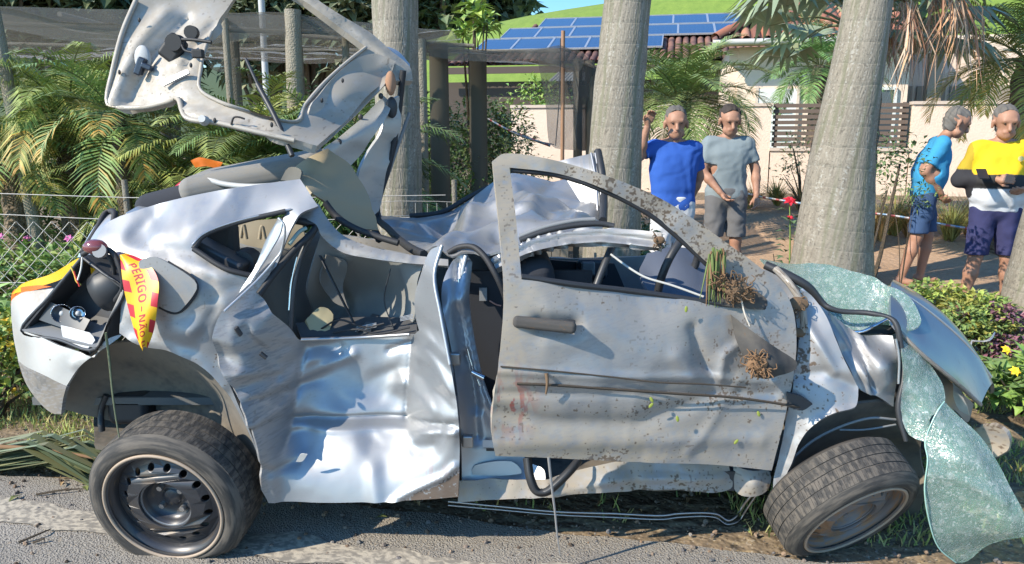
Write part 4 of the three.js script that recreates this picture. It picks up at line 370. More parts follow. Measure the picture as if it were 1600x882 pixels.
M.beigeTrim = std([.36, .29, .185], .7); sheet('pillar_trim', M.beigeTrim, car, { o: [[-0.911,1.364,-3.25,1],[-0.862,1.409,-3.3],[-0.785,1.455,-3.4,1],[-0.718,1.39,-3.5],[-0.664,1.306,-3.5],[-0.603,1.197,-3.45],[-0.578,1.105,-3.4,1],[-0.637,1.133,-3.25],[-0.717,1.224,-3.15],[-0.773,1.291,-3.1],[-0.826,1.328,-3.1]], k: [[-0.755,1.331,-3.28]], h: .02, t: .012, n: .01, nf: 6, fc: .03, ff: 8, cr: [{ p: [[-0.79,1.294,-3.2],[-0.726,1.271,-3.2],[-0.65,1.227,-3.2],[-0.553,1.167,-3.2]], a: .05, w: .016 }, { p: [[-0.772,1.399,-3.2],[-0.698,1.323,-3.2]], a: .04, w: .03 }, { p: [[-0.707,1.425,-3.2],[-0.622,1.284,-3.2]], a: -.04, w: .025 }, { p: [[-0.851,1.361,-3.2],[-0.749,1.336,-3.2]], a: -.03, w: .02 }] });
sheet('torn_trim', M.clothGrey, car, { o: [[-0.906,1.336,-3.1,1],[-0.888,1.383,-3.15],[-0.829,1.375,-3.12],[-0.826,1.329,-3.08,1]], h: .015, t: .01, n: .02, nf: 16 });
const fp = paint([-1, .9, 1.2, 1.4], () => ({ dust: .22, mud: .1 }), { silver: [.46, .465, .45], px: .004, r: .06, metal: .4 });
sheet('rear_pillar', fp, car, { o: [[-0.626,1.701,-3.95,1],[-0.59,1.655,-3.95],[-0.613,1.576,-3.85],[-0.692,1.442,-3.75],[-0.749,1.365,-3.65,1],[-0.798,1.414,-3.55],[-0.825,1.454,-3.5,1],[-0.777,1.501,-3.6],[-0.717,1.574,-3.75],[-0.666,1.653,-3.9]], k: [[-0.703,1.486,-3.66]], h: .02, t: .015, n: .014, cr: [{ p: [[-0.801,1.442,-3.7],[-0.649,1.573,-3.7],[-0.572,1.66,-3.7]], a: .03, w: .03 }] });
sheet('rear_pillar_lower', fp, car, { o: [[-0.608,1.67,-3.95,1],[-0.558,1.703,-4,1],[-0.555,1.548,-4],[-0.608,1.391,-3.98],[-0.639,1.265,-3.95],[-0.66,1.142,-3.9],[-0.687,1.12,-3.8,1],[-0.698,1.247,-3.75],[-0.717,1.31,-3.7],[-0.686,1.426,-3.8],[-0.632,1.531,-3.88]], k: [[-0.649,1.364,-3.84]], h: .02, t: .015, n: .02, cr: [{ p: [[-0.695,1.151,-3.8],[-0.675,1.305,-3.8],[-0.608,1.486,-3.8]], a: -.04, w: .02 }] });
tube('rear_frame_seal', M.rubber, car, [[-0.536,1.826,-4],[-0.562,1.658,-4.02],[-0.589,1.485,-4],[-0.629,1.327,-3.98],[-0.666,1.202,-3.95],[-0.683,1.096,-3.88],[-0.613,1.037,-3.6]], .017);
tube('rear_frame_seal', M.grey, car, [[-0.511,1.623,-4.02],[-0.559,1.501,-4.02],[-0.612,1.352,-4],[-0.643,1.263,-3.98]], .010);
mesh('pillar_hole', new THREE.SphereGeometry(.04, 14, 10).scale(.7, 1.3, .5).translate(...[-0.587,1.645,-3.93]), M.black, car); for (const p of [[-0.674,1.693,-3.8], [-0.772,1.481,-3.57], [-0.75,1.504,-3.62], [-0.709,1.595,-3.76], [-0.627,1.696,-3.86]]) mesh('pillar_hole', new THREE.SphereGeometry(.012, 10, 8).scale(1, 1.2, .5).translate(...p), M.black, car);
mesh('torn_foam', new THREE.DodecahedronGeometry(.045, 1).scale(.6, 1.3, .7).translate(...[-0.585,1.758,-3.9]), std([.32, .18, .11], 1), car);

// open tailgate, seen from inside
const tgP = paint([-2.2, 1.0, 1.9, 1.6], (x, y) => ({ dust: .75, mud: .05 }), { silver: [.44, .42, .385], px: .003, r: .10, cc: .2, metal: .35 });
const tg = sheet('tailgate', tgP, car, {
  o: [[-1.619,2.083,-3.55],[-1.638,1.938,-3.45],[-1.655,1.789,-3.38],[-1.666,1.63,-3.32,1],[-1.511,1.626,-3.28],[-1.379,1.644,-3.22],[-1.329,1.653,-3.2,1],[-1.266,1.581,-3.12,1],[-1.129,1.561,-3.08],[-0.977,1.527,-3.06],[-0.832,1.493,-3.06],[-0.753,1.469,-3.08,1],[-0.725,1.569,-3.5],[-0.616,1.758,-3.9],[-0.496,1.781,-4.05,1],[-0.516,1.853,-4.1],[-0.605,1.928,-4.1],[-0.705,2.014,-4.1],[-0.851,2.099,-4.05],[-0.973,2.183,-4.05],[-1.107,2.333,-4],[-1.257,2.355,-3.9],[-1.44,2.308,-3.75],[-1.575,2.22,-3.65]],
  holes: [[[-1.285,1.944,-3.5,1],[-1.277,2.045,-3.65],[-1.235,2.166,-3.8],[-1.1,2.207,-3.95,1],[-0.988,2.139,-3.98],[-0.843,2.032,-4],[-0.718,1.938,-4.02,1],[-0.772,1.858,-3.85],[-0.839,1.738,-3.6],[-0.877,1.633,-3.4],[-0.862,1.563,-3.2,1],[-0.947,1.574,-3.13],[-1.051,1.606,-3.15],[-1.16,1.642,-3.18],[-1.243,1.689,-3.22,1],[-1.263,1.769,-3.3],[-1.279,1.868,-3.4]]],
  k: [[-1.497,1.916,-3.48],[-1.511,1.748,-3.36],[-1.456,2.038,-3.6],[-1.292,1.767,-3.28],[-0.741,1.683,-3.6]], cr: [{ p: [[-1.5,2.033,-3.4],[-1.571,1.88,-3.4],[-1.622,1.725,-3.4],[-1.645,1.647,-3.4]], a: .03, w: .03 }, { p: [[-1.423,2.008,-3.4],[-1.478,1.88,-3.4],[-1.55,1.751,-3.4],[-1.581,1.647,-3.4]], a: -.035, w: .022 }, { p: [[-1.336,1.816,-3.4],[-1.487,1.764,-3.4]], a: .02, w: .018 }, { p: [[-1.391,1.62,-3.4],[-1.244,1.604,-3.4],[-1.084,1.559,-3.4],[-0.896,1.525,-3.4]], a: .02, w: .012 }, { p: [[-1.349,1.647,-3.4],[-1.215,1.626,-3.4],[-1.03,1.562,-3.4],[-0.869,1.514,-3.4]], a: -.02, w: .008 }, { p: [[-0.992,2.172,-4],[-0.81,2.062,-4],[-0.628,1.905,-4],[-0.52,1.811,-4]], a: .03, w: .016 }, { p: [[-1.298,1.982,-3.4],[-1.331,1.88,-3.4],[-1.323,1.777,-3.4]], a: -.03, w: .016 }], h: .018, t: .035, n: .008, nf: 4
});
// glass frame corner: inner sheet of the far lower corner
sheet('tailgate_corner', tgP, tg, { o: [[-0.847,1.549,-3.22,1],[-0.836,1.647,-3.4],[-0.806,1.764,-3.65],[-0.738,1.867,-3.85],[-0.668,1.903,-3.98],[-0.575,1.871,-4.02,1],[-0.607,1.757,-3.88],[-0.669,1.662,-3.75],[-0.721,1.57,-3.55],[-0.747,1.483,-3.22,1],[-0.78,1.473,-3.14]], k: [[-0.747,1.688,-3.7]], h: .02, t: .01, n: .012, cr: [{ p: [[-0.862,1.529,-3.6],[-0.741,1.683,-3.6],[-0.595,1.821,-3.6]], a: -.03, w: .03 }, { p: [[-0.843,1.655,-3.6],[-0.803,1.571,-3.6]], a: .02, w: .015 }] });
mesh('tailgate_skin', sheetG({ o: [[-0.683,1.935,-4.05,1],[-0.65,1.958,-4.15],[-0.586,1.938,-4.2],[-0.529,1.874,-4.2,1],[-0.517,1.828,-4.1],[-0.602,1.907,-4.08]], h: .02, t: .008 }), M.silver, tg);
const blk = std([.014, .014, .015], .6); tube('edge_flange', tgP, tg, [[-1.614,2.081,-3.54],[-1.636,1.937,-3.44],[-1.653,1.788,-3.37],[-1.66,1.635,-3.31],[-1.594,1.621,-3.29],[-1.501,1.621,-3.27],[-1.37,1.641,-3.21],[-1.322,1.652,-3.19],[-1.263,1.576,-3.11],[-1.125,1.556,-3.07],[-0.974,1.522,-3.05],[-0.83,1.489,-3.05]], .011); tube('glass_edge', tgP, tg, [[-1.281,1.943,-3.49],[-1.275,1.867,-3.39],[-1.262,1.768,-3.29],[-1.239,1.688,-3.21],[-1.156,1.642,-3.17],[-1.048,1.606,-3.14],[-0.944,1.574,-3.12],[-0.859,1.563,-3.19],[-0.872,1.633,-3.39],[-0.834,1.738,-3.59],[-0.767,1.86,-3.84],[-0.715,1.936,-4]], .008); 
mesh('wiper_motor', merge([new RoundedBoxGeometry(.13, .1, .05, 3, .02).scale(.85, .85, .8).rotateZ(.9), new THREE.CylinderGeometry(.034, .036, .05, 18).rotateX(1.57).translate(.02, .02, .02)]).translate(...[-1.396,1.861,-3.36]), blk, tg);
tube('wiper_cable', blk, tg, [[-1.355,1.893,-3.33],[-1.291,1.889,-3.3],[-1.207,1.877,-3.28]], .007); tube('wiper_cable', blk, tg, [[-1.35,1.883,-3.33],[-1.325,1.849,-3.3],[-1.287,1.837,-3.28]], .005); mesh('wiper_plug', boxG(.045, .035, .03, ...[-1.26,1.831,-3.27], .006), blk, tg);
mesh('latch_cup', new THREE.SphereGeometry(.05, 16, 10).scale(.7, 1.1, .35).translate(...[-1.528,1.821,-3.37]), M.lightgrey, tg); mesh('latch', merge([boxG(.032, .075, .035, 0, 0, 0, .008), boxG(.045, .022, .03, .03, .01, .01, .006)]).rotateZ(-.4).translate(...[-1.527,1.788,-3.34]), std([.04, .05, .07], .3, .4), tg);
mesh('grommet', new THREE.CylinderGeometry(.028, .028, .03, 14).rotateX(1.57).translate(...[-1.338,1.932,-3.42]), blk, tg);
for (const p of [[-1.571,1.988,-3.46], [-1.616,1.765,-3.34], [-1.28,1.784,-3.24], [-0.813,1.657,-3.45], [-0.757,1.751,-3.62], [-1.133,1.565,-3.06], [-0.911,1.548,-3.04]]) mesh('bump_stop', new THREE.SphereGeometry(.008, 8, 6).scale(.8, 1.3, .5).translate(...p), blk, tg);
mesh('rubber_buffer', new THREE.CylinderGeometry(.014, .02, .03, 12).rotateX(1.3).translate(...[-1.173,1.567,-3.05]), M.lightgrey, tg);
sheet('number_recess', M.silver, tg, { o: [[-1.412,1.72,-3.24,1],[-1.296,1.769,-3.24,1],[-1.286,1.754,-3.23,1],[-1.394,1.704,-3.23,1]], h: .02, t: .01 });
tube('gas_strut', M.black, tg, [[-1.006,1.707,-3.2],[-0.919,1.576,-3.12],[-0.842,1.431,-3.05]], .011); tube('gas_strut_rod', M.black, tg, [[-1.079,1.814,-3.3],[-1.006,1.707,-3.2]], .006);
tube('loose_clip', blk, tg, [[-1.068,1.548,-3.05],[-1.056,1.575,-3.05],[-1.039,1.577,-3.05],[-1.015,1.57,-3.05]], .004);
// parcel shelf tub and far lamp lying in the boot
const tub = mesh('parcel_shelf', new RoundedBoxGeometry(.60, .11, .5, 5, .05), paint([-1, -1, 2, 2], () => ({ dust: .5 }), { silver: [.22, .23, .24], px: .008, r: .3, cc: 0 }), car); tub.position.set(...[-1.131,1.34,-3.55]); tub.rotation.set(.05, .15, .18);
tube('shelf_lip', M.lightgrey, car, [[-1.263,1.33,-3.3],[-1.206,1.313,-3.28],[-1.077,1.302,-3.25],[-0.937,1.314,-3.22],[-0.857,1.341,-3.2]], .012);
mesh('boot_lining', new RoundedBoxGeometry(.42, .12, .5, 4, .06).rotateZ(.25).translate(...[-1.423,1.24,-3.6]), M.clothDark, car);
tube('far_tail_lamp', std([.4, .02, .03], .2), car, [[-1.516,1.23,-3.5],[-1.484,1.275,-3.5],[-1.436,1.306,-3.5],[-1.38,1.303,-3.5]], .016);
sheet('boot_lip', M.silver, car, { o: [[-1.572,1.199,-3.2,1],[-1.592,1.214,-3.35],[-1.519,1.21,-3.4,1],[-1.418,1.201,-3.2],[-1.491,1.183,-3.05,1]], h: .03, t: .01 });
// under the car
tube('brake_pipe', M.steel, car, [[-0.248,0.111,-2.85],[-0.05,0.09,-2.85],[0.174,0.068,-2.85],[0.398,0.06,-2.85],[0.588,0.052,-2.85],[0.647,0.06,-2.85],[0.797,0.058,-2.85],[0.843,0.031,-2.85],[0.869,0.052,-2.84],[0.89,0.11,-2.82],[0.925,0.177,-2.8]], .005); tube('brake_pipe', M.steel, car, [[-0.249,0.09,-2.86],[-0.05,0.071,-2.86],[0.175,0.05,-2.86],[0.4,0.039,-2.86],[0.591,0.031,-2.86],[0.65,0.039,-2.86],[0.795,0.039,-2.86],[0.842,0.01,-2.86],[0.883,0.028,-2.85],[0.904,0.084,-2.83],[0.948,0.193,-2.8]], .004);
tube('seat_belt', M.black, car, [[0.054,0.388,-2.62],[0.063,0.327,-2.6],[0.086,0.272,-2.6],[0.118,0.267,-2.6],[0.162,0.303,-2.6],[0.208,0.342,-2.62],[0.243,0.366,-2.66]], .016, { flat: .25, rs: 8 });
tube('broken_trim_rod', std([.35, .34, .33], .5, .5), car, [[0.121,0.46,-2.46],[0.133,0.351,-2.47],[0.146,0.249,-2.49],[0.154,0.169,-2.5],[0.167,0.072,-2.52]], [.009, .008, .007, .006, .0035], { flat: .6 });
tube('trailing_blade', std([.16, .18, .10], .8), car, [[-1.392,0.843,-2.62],[-1.389,0.752,-2.62],[-1.378,0.621,-2.6],[-1.362,0.517,-2.58],[-1.352,0.47,-2.57]], [.007, .008, .006, .005, .003], { flat: .4 });
tube('hanging_hose', M.black, car, [[-1.561,0.525,-2.9],[-1.586,0.468,-2.9],[-1.582,0.423,-2.88],[-1.581,0.387,-2.88]], .012);
mesh('axle_block', new RoundedBoxGeometry(.16, .12, .2, 3, .03).translate(...[-1.493,0.459,-3]), M.black, car); tube('rear_axle', M.black, car, [[-1.2, .25, -2.85], [-1.15, .27, -3.5], [-1.2, .25, -4.2]], .045); tube('front_axle', M.black, car, [[1.2, .25, -2.85], [1.1, .27, -3.5], [1.2, .25, -4.1]], .04); tube('exhaust', M.rust, car, [[-1.6, .3, -3.7], [-.6, .24, -3.6], [.8, .25, -3.5]], .035);

// wheels
const treadB = dtex(512, 128, (i, j) => { const u = i / 512 * 72, v = j / 128; let q = .8; const s = (u % 1 + 1) % 1; if (s < .16) q = .15; if (Math.abs(v - .35) < .03 || Math.abs(v - .65) < .03) q = 0; q += .15 * vn(i / 3, j / 3); return [q, q, q]; }, false);
const tyreC = dtex(512, 256, (i, j) => { const a = fbm(i / 26, j / 26, 4), b = vn(i / 3, j / 3); return mixc([.028, .027, .026], [.115, .098, .08], clamp(ss(.34, .7, a) * .75 + b * .18)); });
M.tyre = std([1, 1, 1], .82, 0, { map: tyreC });
M.tread = std([1, 1, 1], .85, 0, { map: tyreC });
const rimT = dtex(256, 256, (i, j) => { const a = fbm(i / 18, j / 18, 4), b = vn(i / 4, j / 4); return mixc([.045, .047, .053], [.16, .12, .085], ss(.55, .85, a) * .5 + b * .06); });
M.rim = std([1, 1, 1], .36, .35, { map: rimT }); const rimT2 = dtex(256, 256, (i, j) => { const a = fbm(i / 14, j / 14, 4), b = vn(i / 4, j / 4); return mixc([.16, .15, .15], [.24, .15, .09], ss(.4, .7, a) + b * .1); }); M.rimRust = std([1, 1, 1], .6, .3, { map: rimT2 });
M.lipMat = std([.36, .28, .21], .7, .2); M.ringMat = std([.17, .175, .185], .45, .5); const lathe = (pr, n = 64) => { const g = new THREE.LatheGeometry(pr.map(p => new THREE.Vector2(p[0], p[1])), n); g.rotateX(Math.PI / 2); return g; };
function wheel(parent, name, rimMat, squash, lobed) { // axis along +z (outwards), centre at hub
  const w = new THREE.Group(); w.name = name; parent.add(w);
  const sq = g => { const a = g.attributes.position; for (let i = 0; i < a.count; i++) { let x = a.getX(i), y = a.getY(i), z = a.getZ(i); const r = Math.hypot(x, y); if (r > .20) { const k = clamp((-y - .215) / .07); if (y < -.215) { z -= k * .03; y = -.215 - (-y - .215) * squash; } } a.setXYZ(i, x, y, z); } g.computeVertexNormals(); return g; };
  const ty = mesh('tyre', sq(lathe([[.205, -.006], [.214, .006], [.226, .013], [.246, .013], [.266, .001], [.277, -.02]], 96)), M.tyre, w); 
  mesh('inner_sidewall', sq(lathe([[.277, -.165], [.255, -.185], [.2, -.175]], 64)), M.tyre, ty);
  // tread: ribs split into blocks by real grooves
  const gs = []; const N = 120; for (let i = 0; i < N; i++) for (const [z0, z1, off] of [[-.018, -.055, 0], [-.060, -.094, .5], [-.098, -.131, 0], [-.135, -.166, .5]]) { const a0 = (i + off) / N * 2 * Math.PI, a1 = (i + off + .93) / N * 2 * Math.PI; const P = (a, r, z) => { a += .055 * (Math.abs(z + .09) / .09); return [Math.cos(a) * r, Math.sin(a) * r, z]; }; const r0 = .270, r1 = z0 > -.03 ? .2780 : .2798, r2 = z1 < -.16 ? .2780 : .2798; const v = [P(a0, r1, z0), P(a1, r1, z0), P(a1, r2, z1), P(a0, r2, z1), P(a0, r0, z0), P(a1, r0, z0), P(a1, r0, z1), P(a0, r0, z1)]; const f = [[0, 2, 1], [0, 3, 2], [0, 1, 5], [0, 5, 4], [1, 2, 6], [1, 6, 5], [2, 3, 7], [2, 7, 6], [3, 0, 4], [3, 4, 7]]; const g = new THREE.BufferGeometry(); const p = []; for (const t of f) for (const q of t) p.push(...v[q]); g.setAttribute('position', new THREE.Float32BufferAttribute(p, 3)); g.setAttribute('uv', new THREE.Float32BufferAttribute(p.flatMap((x, k) => k % 3 === 0 ? [Math.atan2(p[k + 1], p[k]) * 1.1, p[k + 2] * 4] : []), 2)); g.computeVertexNormals(); gs.push(g); }
  const tr = merge([...gs, lathe([[.274, -.017], [.276, -.03], [.276, -.15], [.272, -.168]], 96).toNonIndexed()]); { const a = tr.attributes.position; for (let i = 0; i < a.count; i++) { const y = a.getY(i); if (y < -.215) { const k = clamp((-y - .215) / .07); a.setY(i, -.215 - (-y - .215) * squash); a.setZ(i, a.getZ(i) - k * .03); } } tr.computeVertexNormals(); } mesh('tread', tr, M.tread, ty);
  const rim = mesh('rim', lathe([[.195, .004], [.207, .010], [.210, .002], [.206, -.006], [.193, -.010], [.183, -.03], [.176, -.075], [.170, -.15]], 72), rimMat, w); const lip = mesh('rim_lip', new THREE.TorusGeometry(.208, .0058, 8, 80).translate(0, 0, .008), M.lipMat, rim); mesh('hub_ring', new THREE.TorusGeometry(.092, .0065, 8, 60).scale(1, 1, .6).translate(0, 0, -.018), M.ringMat, rim);
  const sh = new THREE.Shape(); sh.absarc(0, 0, .180, 0, Math.PI * 2); const hh = new THREE.Path(); hh.absarc(0, 0, .094, 0, Math.PI * 2, true); sh.holes.push(hh); const nh = 16; for (let i = 0; i < nh; i++) { const a = i / nh * Math.PI * 2; const p = new THREE.Path(); p.absarc(Math.cos(a) * .146, Math.sin(a) * .146, .0135, 0, Math.PI * 2, true); sh.holes.push(p); }
  const dg = new THREE.ExtrudeGeometry(sh, { depth: .006, bevelEnabled: true, bevelSize: .002, bevelThickness: .002, bevelSegments: 2, curveSegments: 40 }); { const a = dg.attributes.position; for (let i = 0; i < a.count; i++) { const r = Math.hypot(a.getX(i), a.getY(i)); a.setZ(i, a.getZ(i) - .042 + .03 * ss(.175, .115, r)); } dg.computeVertexNormals(); } mesh('disc', dg, rimMat, rim);
  mesh('hub', lathe([[.097, -.028], [.094, -.017], [.088, -.018], [.080, -.034], [.072, -.058], [.040, -.060], [.030, -.058], [.028, -.046], [.0, -.044]], 56), rimMat, rim);
  for (let i = 0; i < 4; i++) { const a = i / 4 * Math.PI * 2 + .5; mesh('wheel_bolt', new THREE.CylinderGeometry(.010, .011, .018, 6).rotateX(Math.PI / 2).translate(Math.cos(a) * .052, Math.sin(a) * .052, -.05), M.steel, rim); }
  mesh('brake_drum', new THREE.CylinderGeometry(.15, .15, .05, 32).rotateX(Math.PI / 2).translate(0, 0, -.12), M.black, w);
  return w;
}
const rw = wheel(car, 'rear_wheel', M.rim, .22); rw.position.set(-1.225, .222, -2.58); rw.scale.setScalar(1.04); rw.rotation.set(.20, -.12, .2, 'YXZ');
const fw = wheel(car, 'front_wheel', M.rimRust, .25); fw.position.set(1.20, .185, -2.56); fw.rotation.set(.58, .38, -.1, 'YXZ'); fw.scale.setScalar(.94);
for (const [x, r] of [[-1.2, Math.PI], [1.2, Math.PI - .5]]) { const c = rw.clone(); c.name = x < 0 ? 'rear_wheel' : 'front_wheel'; c.position.set(x, .232, -4.22); c.rotation.set(0, r, 0, 'YXZ'); car.add(c); }
// torn cabin bits
for (const [p, r] of [[[[-0.727,1.06,-2.95],[-0.676,0.967,-2.92],[-0.62,0.843,-2.92],[-0.582,0.773,-2.9]], .016], [[[-0.462,1.01,-2.95],[-0.486,0.891,-2.93],[-0.448,0.785,-2.9]], .014]]) tube('seat_belt', M.black, car, p, r, { flat: .15, rs: 8 });
for (const p of [[[-0.727,0.785,-2.9],[-0.648,0.827,-2.88],[-0.553,0.798,-2.88],[-0.481,0.813,-2.88]], [[-0.675,0.778,-2.88],[-0.574,0.795,-2.86],[-0.503,0.778,-2.86],[-0.382,0.803,-2.86]]]) tube('wiring', M.rubber, car, p, .004);
sheet('torn_foam', std([.38, .33, .20], 1), car, { o: [[-0.779,0.823,-2.9,1],[-0.736,0.861,-2.95],[-0.688,0.831,-2.95],[-0.691,0.785,-2.9,1],[-0.747,0.773,-2.88]], h: .015, t: .03, n: .02, nf: 16 });
sheet('torn_lining', std([.13, .125, .115], 1), car, { o: [[-0.703,1.063,-2.93,1],[-0.631,1.03,-2.95],[-0.658,0.927,-3],[-0.629,0.85,-3,1],[-0.693,0.88,-2.98],[-0.731,0.961,-2.95]], h: .015, t: .006, n: .02, nf: 10, fc: .03, ff: 8 });
// leaves stuck to the front door
{ srand(71); for (const p of [[0.46,0.651,-2.485], [0.459,0.631,-2.485], [0.551,0.579,-2.5], [0.85,0.564,-2.59], [0.572,0.946,-2.53], [0.772,0.47,-2.57]]) { const acc = new THREE.SphereGeometry(.008, 8, 5).scale(.7, 1.4, .25).rotateZ(RR(-1, 1)).translate(p[0], p[1], p[2] + .006); mesh('stuck_leaf', acc, std([.22, .26, .04], .7), fdoor); } }

// ---------- plants ----------
class Acc { constructor() { this.p = []; this.c = []; this.uv = []; }
  tri(a, b, c, col) { this.p.push(a[0], a[1], a[2], b[0], b[1], b[2], c[0], c[1], c[2]); for (let i = 0; i < 3; i++) this.c.push(col[0], col[1], col[2]); this.uv.push(0, 0, 1, 0, 0, 1); }
  quad(a, b, c, d, col) { this.tri(a, b, c, col); this.tri(a, c, d, col); }
  geo(g, col) { const q = g.index ? g.toNonIndexed() : g; const a = q.attributes.position.array; for (let i = 0; i < a.length; i += 9) this.tri([a[i], a[i + 1], a[i + 2]], [a[i + 3], a[i + 4], a[i + 5]], [a[i + 6], a[i + 7], a[i + 8]], col); }
  build() { const g = new THREE.BufferGeometry(); g.setAttribute('position', new THREE.Float32BufferAttribute(this.p, 3)); g.setAttribute('color', new THREE.Float32BufferAttribute(this.c, 3)); g.setAttribute('uv', new THREE.Float32BufferAttribute(this.uv, 2)); g.computeVertexNormals(); return g; } }
M.leaf = new THREE.MeshPhysicalMaterial({ color: 0xffffff, vertexColors: true, roughness: .62, transmission: .28, thickness: 0, side: THREE.DoubleSide });
M.dry = std([1, 1, 1], .9, 0, { vertexColors: true });
const barkT = tileTex(512, (u, v) => { const a = fbm(u * 12, v * 30, 4), e = vn(u * 90, v * 90); return mixc([.10, .075, .05], [.27, .21, .15], a * .8 + e * .2); }); const barkB = tileTex(256, (u, v) => { const a = fbm(u * 16, v * 30, 3); return [a, a, a]; }, false); barkT.repeat.set(2, 1.5); barkB.repeat.set(3, 3);
M.bark = std([1, 1, 1], .95, 0, { map: barkT, bumpMap: barkB, bumpScale: .03 });
const jit = (c, a = .25) => { const k = 1.5 * (1 + RR(-a, a)), h = RR(-a, a) * .5; return [Math.max(0, c[0] * 1.1 * k * (1 + h)), c[1] * k, Math.max(0, c[2] * k * (1 - h))]; };
const jit0 = (c, a = .25) => { const k = 1 + RR(-a, a), h = RR(-a, a) * .5; return [Math.max(0, c[0] * k * (1 + h)), c[1] * k, Math.max(0, c[2] * k * (1 - h))]; };
const addv = (a, b, s) => [a[0] + b[0] * s, a[1] + b[1] * s, a[2] + b[2] * s];
const nrm = a => { const l = Math.hypot(...a) || 1; return [a[0] / l, a[1] / l, a[2] / l]; }; const crs = (a, b) => [a[1] * b[2] - a[2] * b[1], a[2] * b[0] - a[0] * b[2], a[0] * b[1] - a[1] * b[0]];
function leaf(acc, p, d, up, len, wid, col, bend = .3) { const s = nrm(crs(d, up)), u = nrm(crs(s, d)); const m = addv(addv(p, d, len * .45), u, len * bend * .18), e = addv(addv(p, d, len), u, -len * bend * .35); const l = addv(addv(m, s, -wid / 2), u, wid * .15), r = addv(addv(m, s, wid / 2), u, wid * .15); acc.tri(p, m, l, col); acc.tri(p, r, m, col); acc.tri(l, m, e, col); acc.tri(m, r, e, col); }
// feather frond: rachis that arches, with leaflets on both sides
function frond(acc, o, az, el, len, o2 = {}) { const { n = 34, ll = .3, lw = .018, droop = .9, col = [.12, .20, .05], tip = null, vee = .5, rach = [.16, .18, .06], hang = .35 } = o2; const N = 12, P = []; let p = [...o], e = el; const st = len / N; for (let i = 0; i <= N; i++) { P.push(p); p = addv(p, [Math.cos(e) * Math.cos(az), Math.sin(e), Math.cos(e) * Math.sin(az)], st); e -= droop / N * (1 + i / N); } 
  for (let i = 0; i < N; i++) { const r0 = .012 * len * (1 - i / N) * .6 + .002, r1 = .012 * len * (1 - (i + 1) / N) * .6 + .002; const d = nrm(addv(P[i + 1], P[i], -1)), s = nrm(crs(d, [0, 1, 0])); acc.quad(addv(P[i], s, -r0), addv(P[i], s, r0), addv(P[i + 1], s, r1), addv(P[i + 1], s, -r1), rach); acc.quad(addv(P[i], [0, 1, 0], -r0), addv(P[i], [0, 1, 0], r0), addv(P[i + 1], [0, 1, 0], r1), addv(P[i + 1], [0, 1, 0], -r1), rach); }
  for (let k = 0; k < n; k++) { const t = .14 + .86 * (k + .5) / n, q = t * N, i = Math.min(N - 1, Math.floor(q)), f = q - i; const b = addv(P[i], addv(P[i + 1], P[i], -1), f), d = nrm(addv(P[i + 1], P[i], -1)), s = nrm(crs(d, [0, 1, 0])), u = nrm(crs(s, d)); const L = ll * Math.pow(Math.sin(Math.PI * (.12 + .86 * t)), .6) * RR(.85, 1.1); const fw = .35 + .6 * t; for (const sd of [-1, 1]) { let dd = nrm([0, 1, 2].map(j => s[j] * sd + d[j] * fw + u[j] * vee * RR(.4, 1.2))); dd = nrm([dd[0], dd[1] - hang * .4, dd[2]]); const c = jit(tip && R() < t * .9 ? mixc(col, tip, R() * t) : col, .22); const w = lw * RR(.8, 1.2); const m = addv(addv(b, dd, L * .5), [0, 1, 0], .02 * L), e2 = addv(addv(b, dd, L), [0, -1, 0], hang * L * .5); const ws = nrm(crs(dd, u)); acc.tri(addv(b, ws, -w * .3), addv(m, ws, w / 2), addv(m, ws, -w / 2), c); acc.tri(addv(m, ws, -w / 2), addv(m, ws, w / 2), e2, c); acc.tri(addv(b, ws, -w * .3), addv(b, ws, w * .3), addv(m, ws, w / 2), c); } } }
function trunkG(h, r0, r1, lean = [0, 0], wob = .1, rs = 12, rough = .12) { const n = Math.max(6, Math.round(h / .12)), pts = []; const g = tubeG([[0, -.08, 0], [lean[0] * .3 + wob * .1, h * .35, lean[1] * .3], [lean[0] * .7 - wob * .05, h * .7, lean[1] * .7], [lean[0], h, lean[1]]], [r0 * 1.15, r0, (r0 + r1) / 2, r1], rs, Math.ceil(n / 3)); const a = g.attributes.position, nn = g.attributes.normal; for (let i = 0; i < a.count; i++) { const k = (fbm(a.getX(i) * 22 + 7, a.getY(i) * 26 + a.getZ(i) * 20, 3) - .5) * 2 * rough * r0; a.setXYZ(i, a.getX(i) + nn.getX(i) * k, a.getY(i), a.getZ(i) + nn.getZ(i) * k); } g.computeVertexNormals(); return g; }
function featherPalm(name, label, pos, h, R0, nf, len, o = {}, group) { srand(o.seed || 1); const t = thing(name, label, 'palm', pos, 0, group); const lean = o.lean || [0, 0]; mesh('trunk', trunkG(h, R0, R0 * .85, lean, .05, 12, .35), M.bark, t); const acc = new Acc(); for (let i = 0; i < nf; i++) { const q = i / nf; const az = i * 2.39996 + RR(-.2, .2), el = 1.35 - 1.75 * q + RR(-.12, .12); frond(acc, [lean[0] + Math.cos(az) * R0 * .5, h + RR(-.04, .03), lean[1] + Math.sin(az) * R0 * .5], az, el, len * RR(.85, 1.1), { n: o.n || 30, ll: o.ll || .28, lw: o.lw || .018, droop: RR(.8, 1.3), col: jit0(o.col || [.13, .22, .05], .15), tip: o.tip && q > .45 ? o.tip : null, hang: o.hang ?? .35, vee: o.vee ?? .5 }); } mesh('crown', acc.build(), M.leaf, t); return t; }
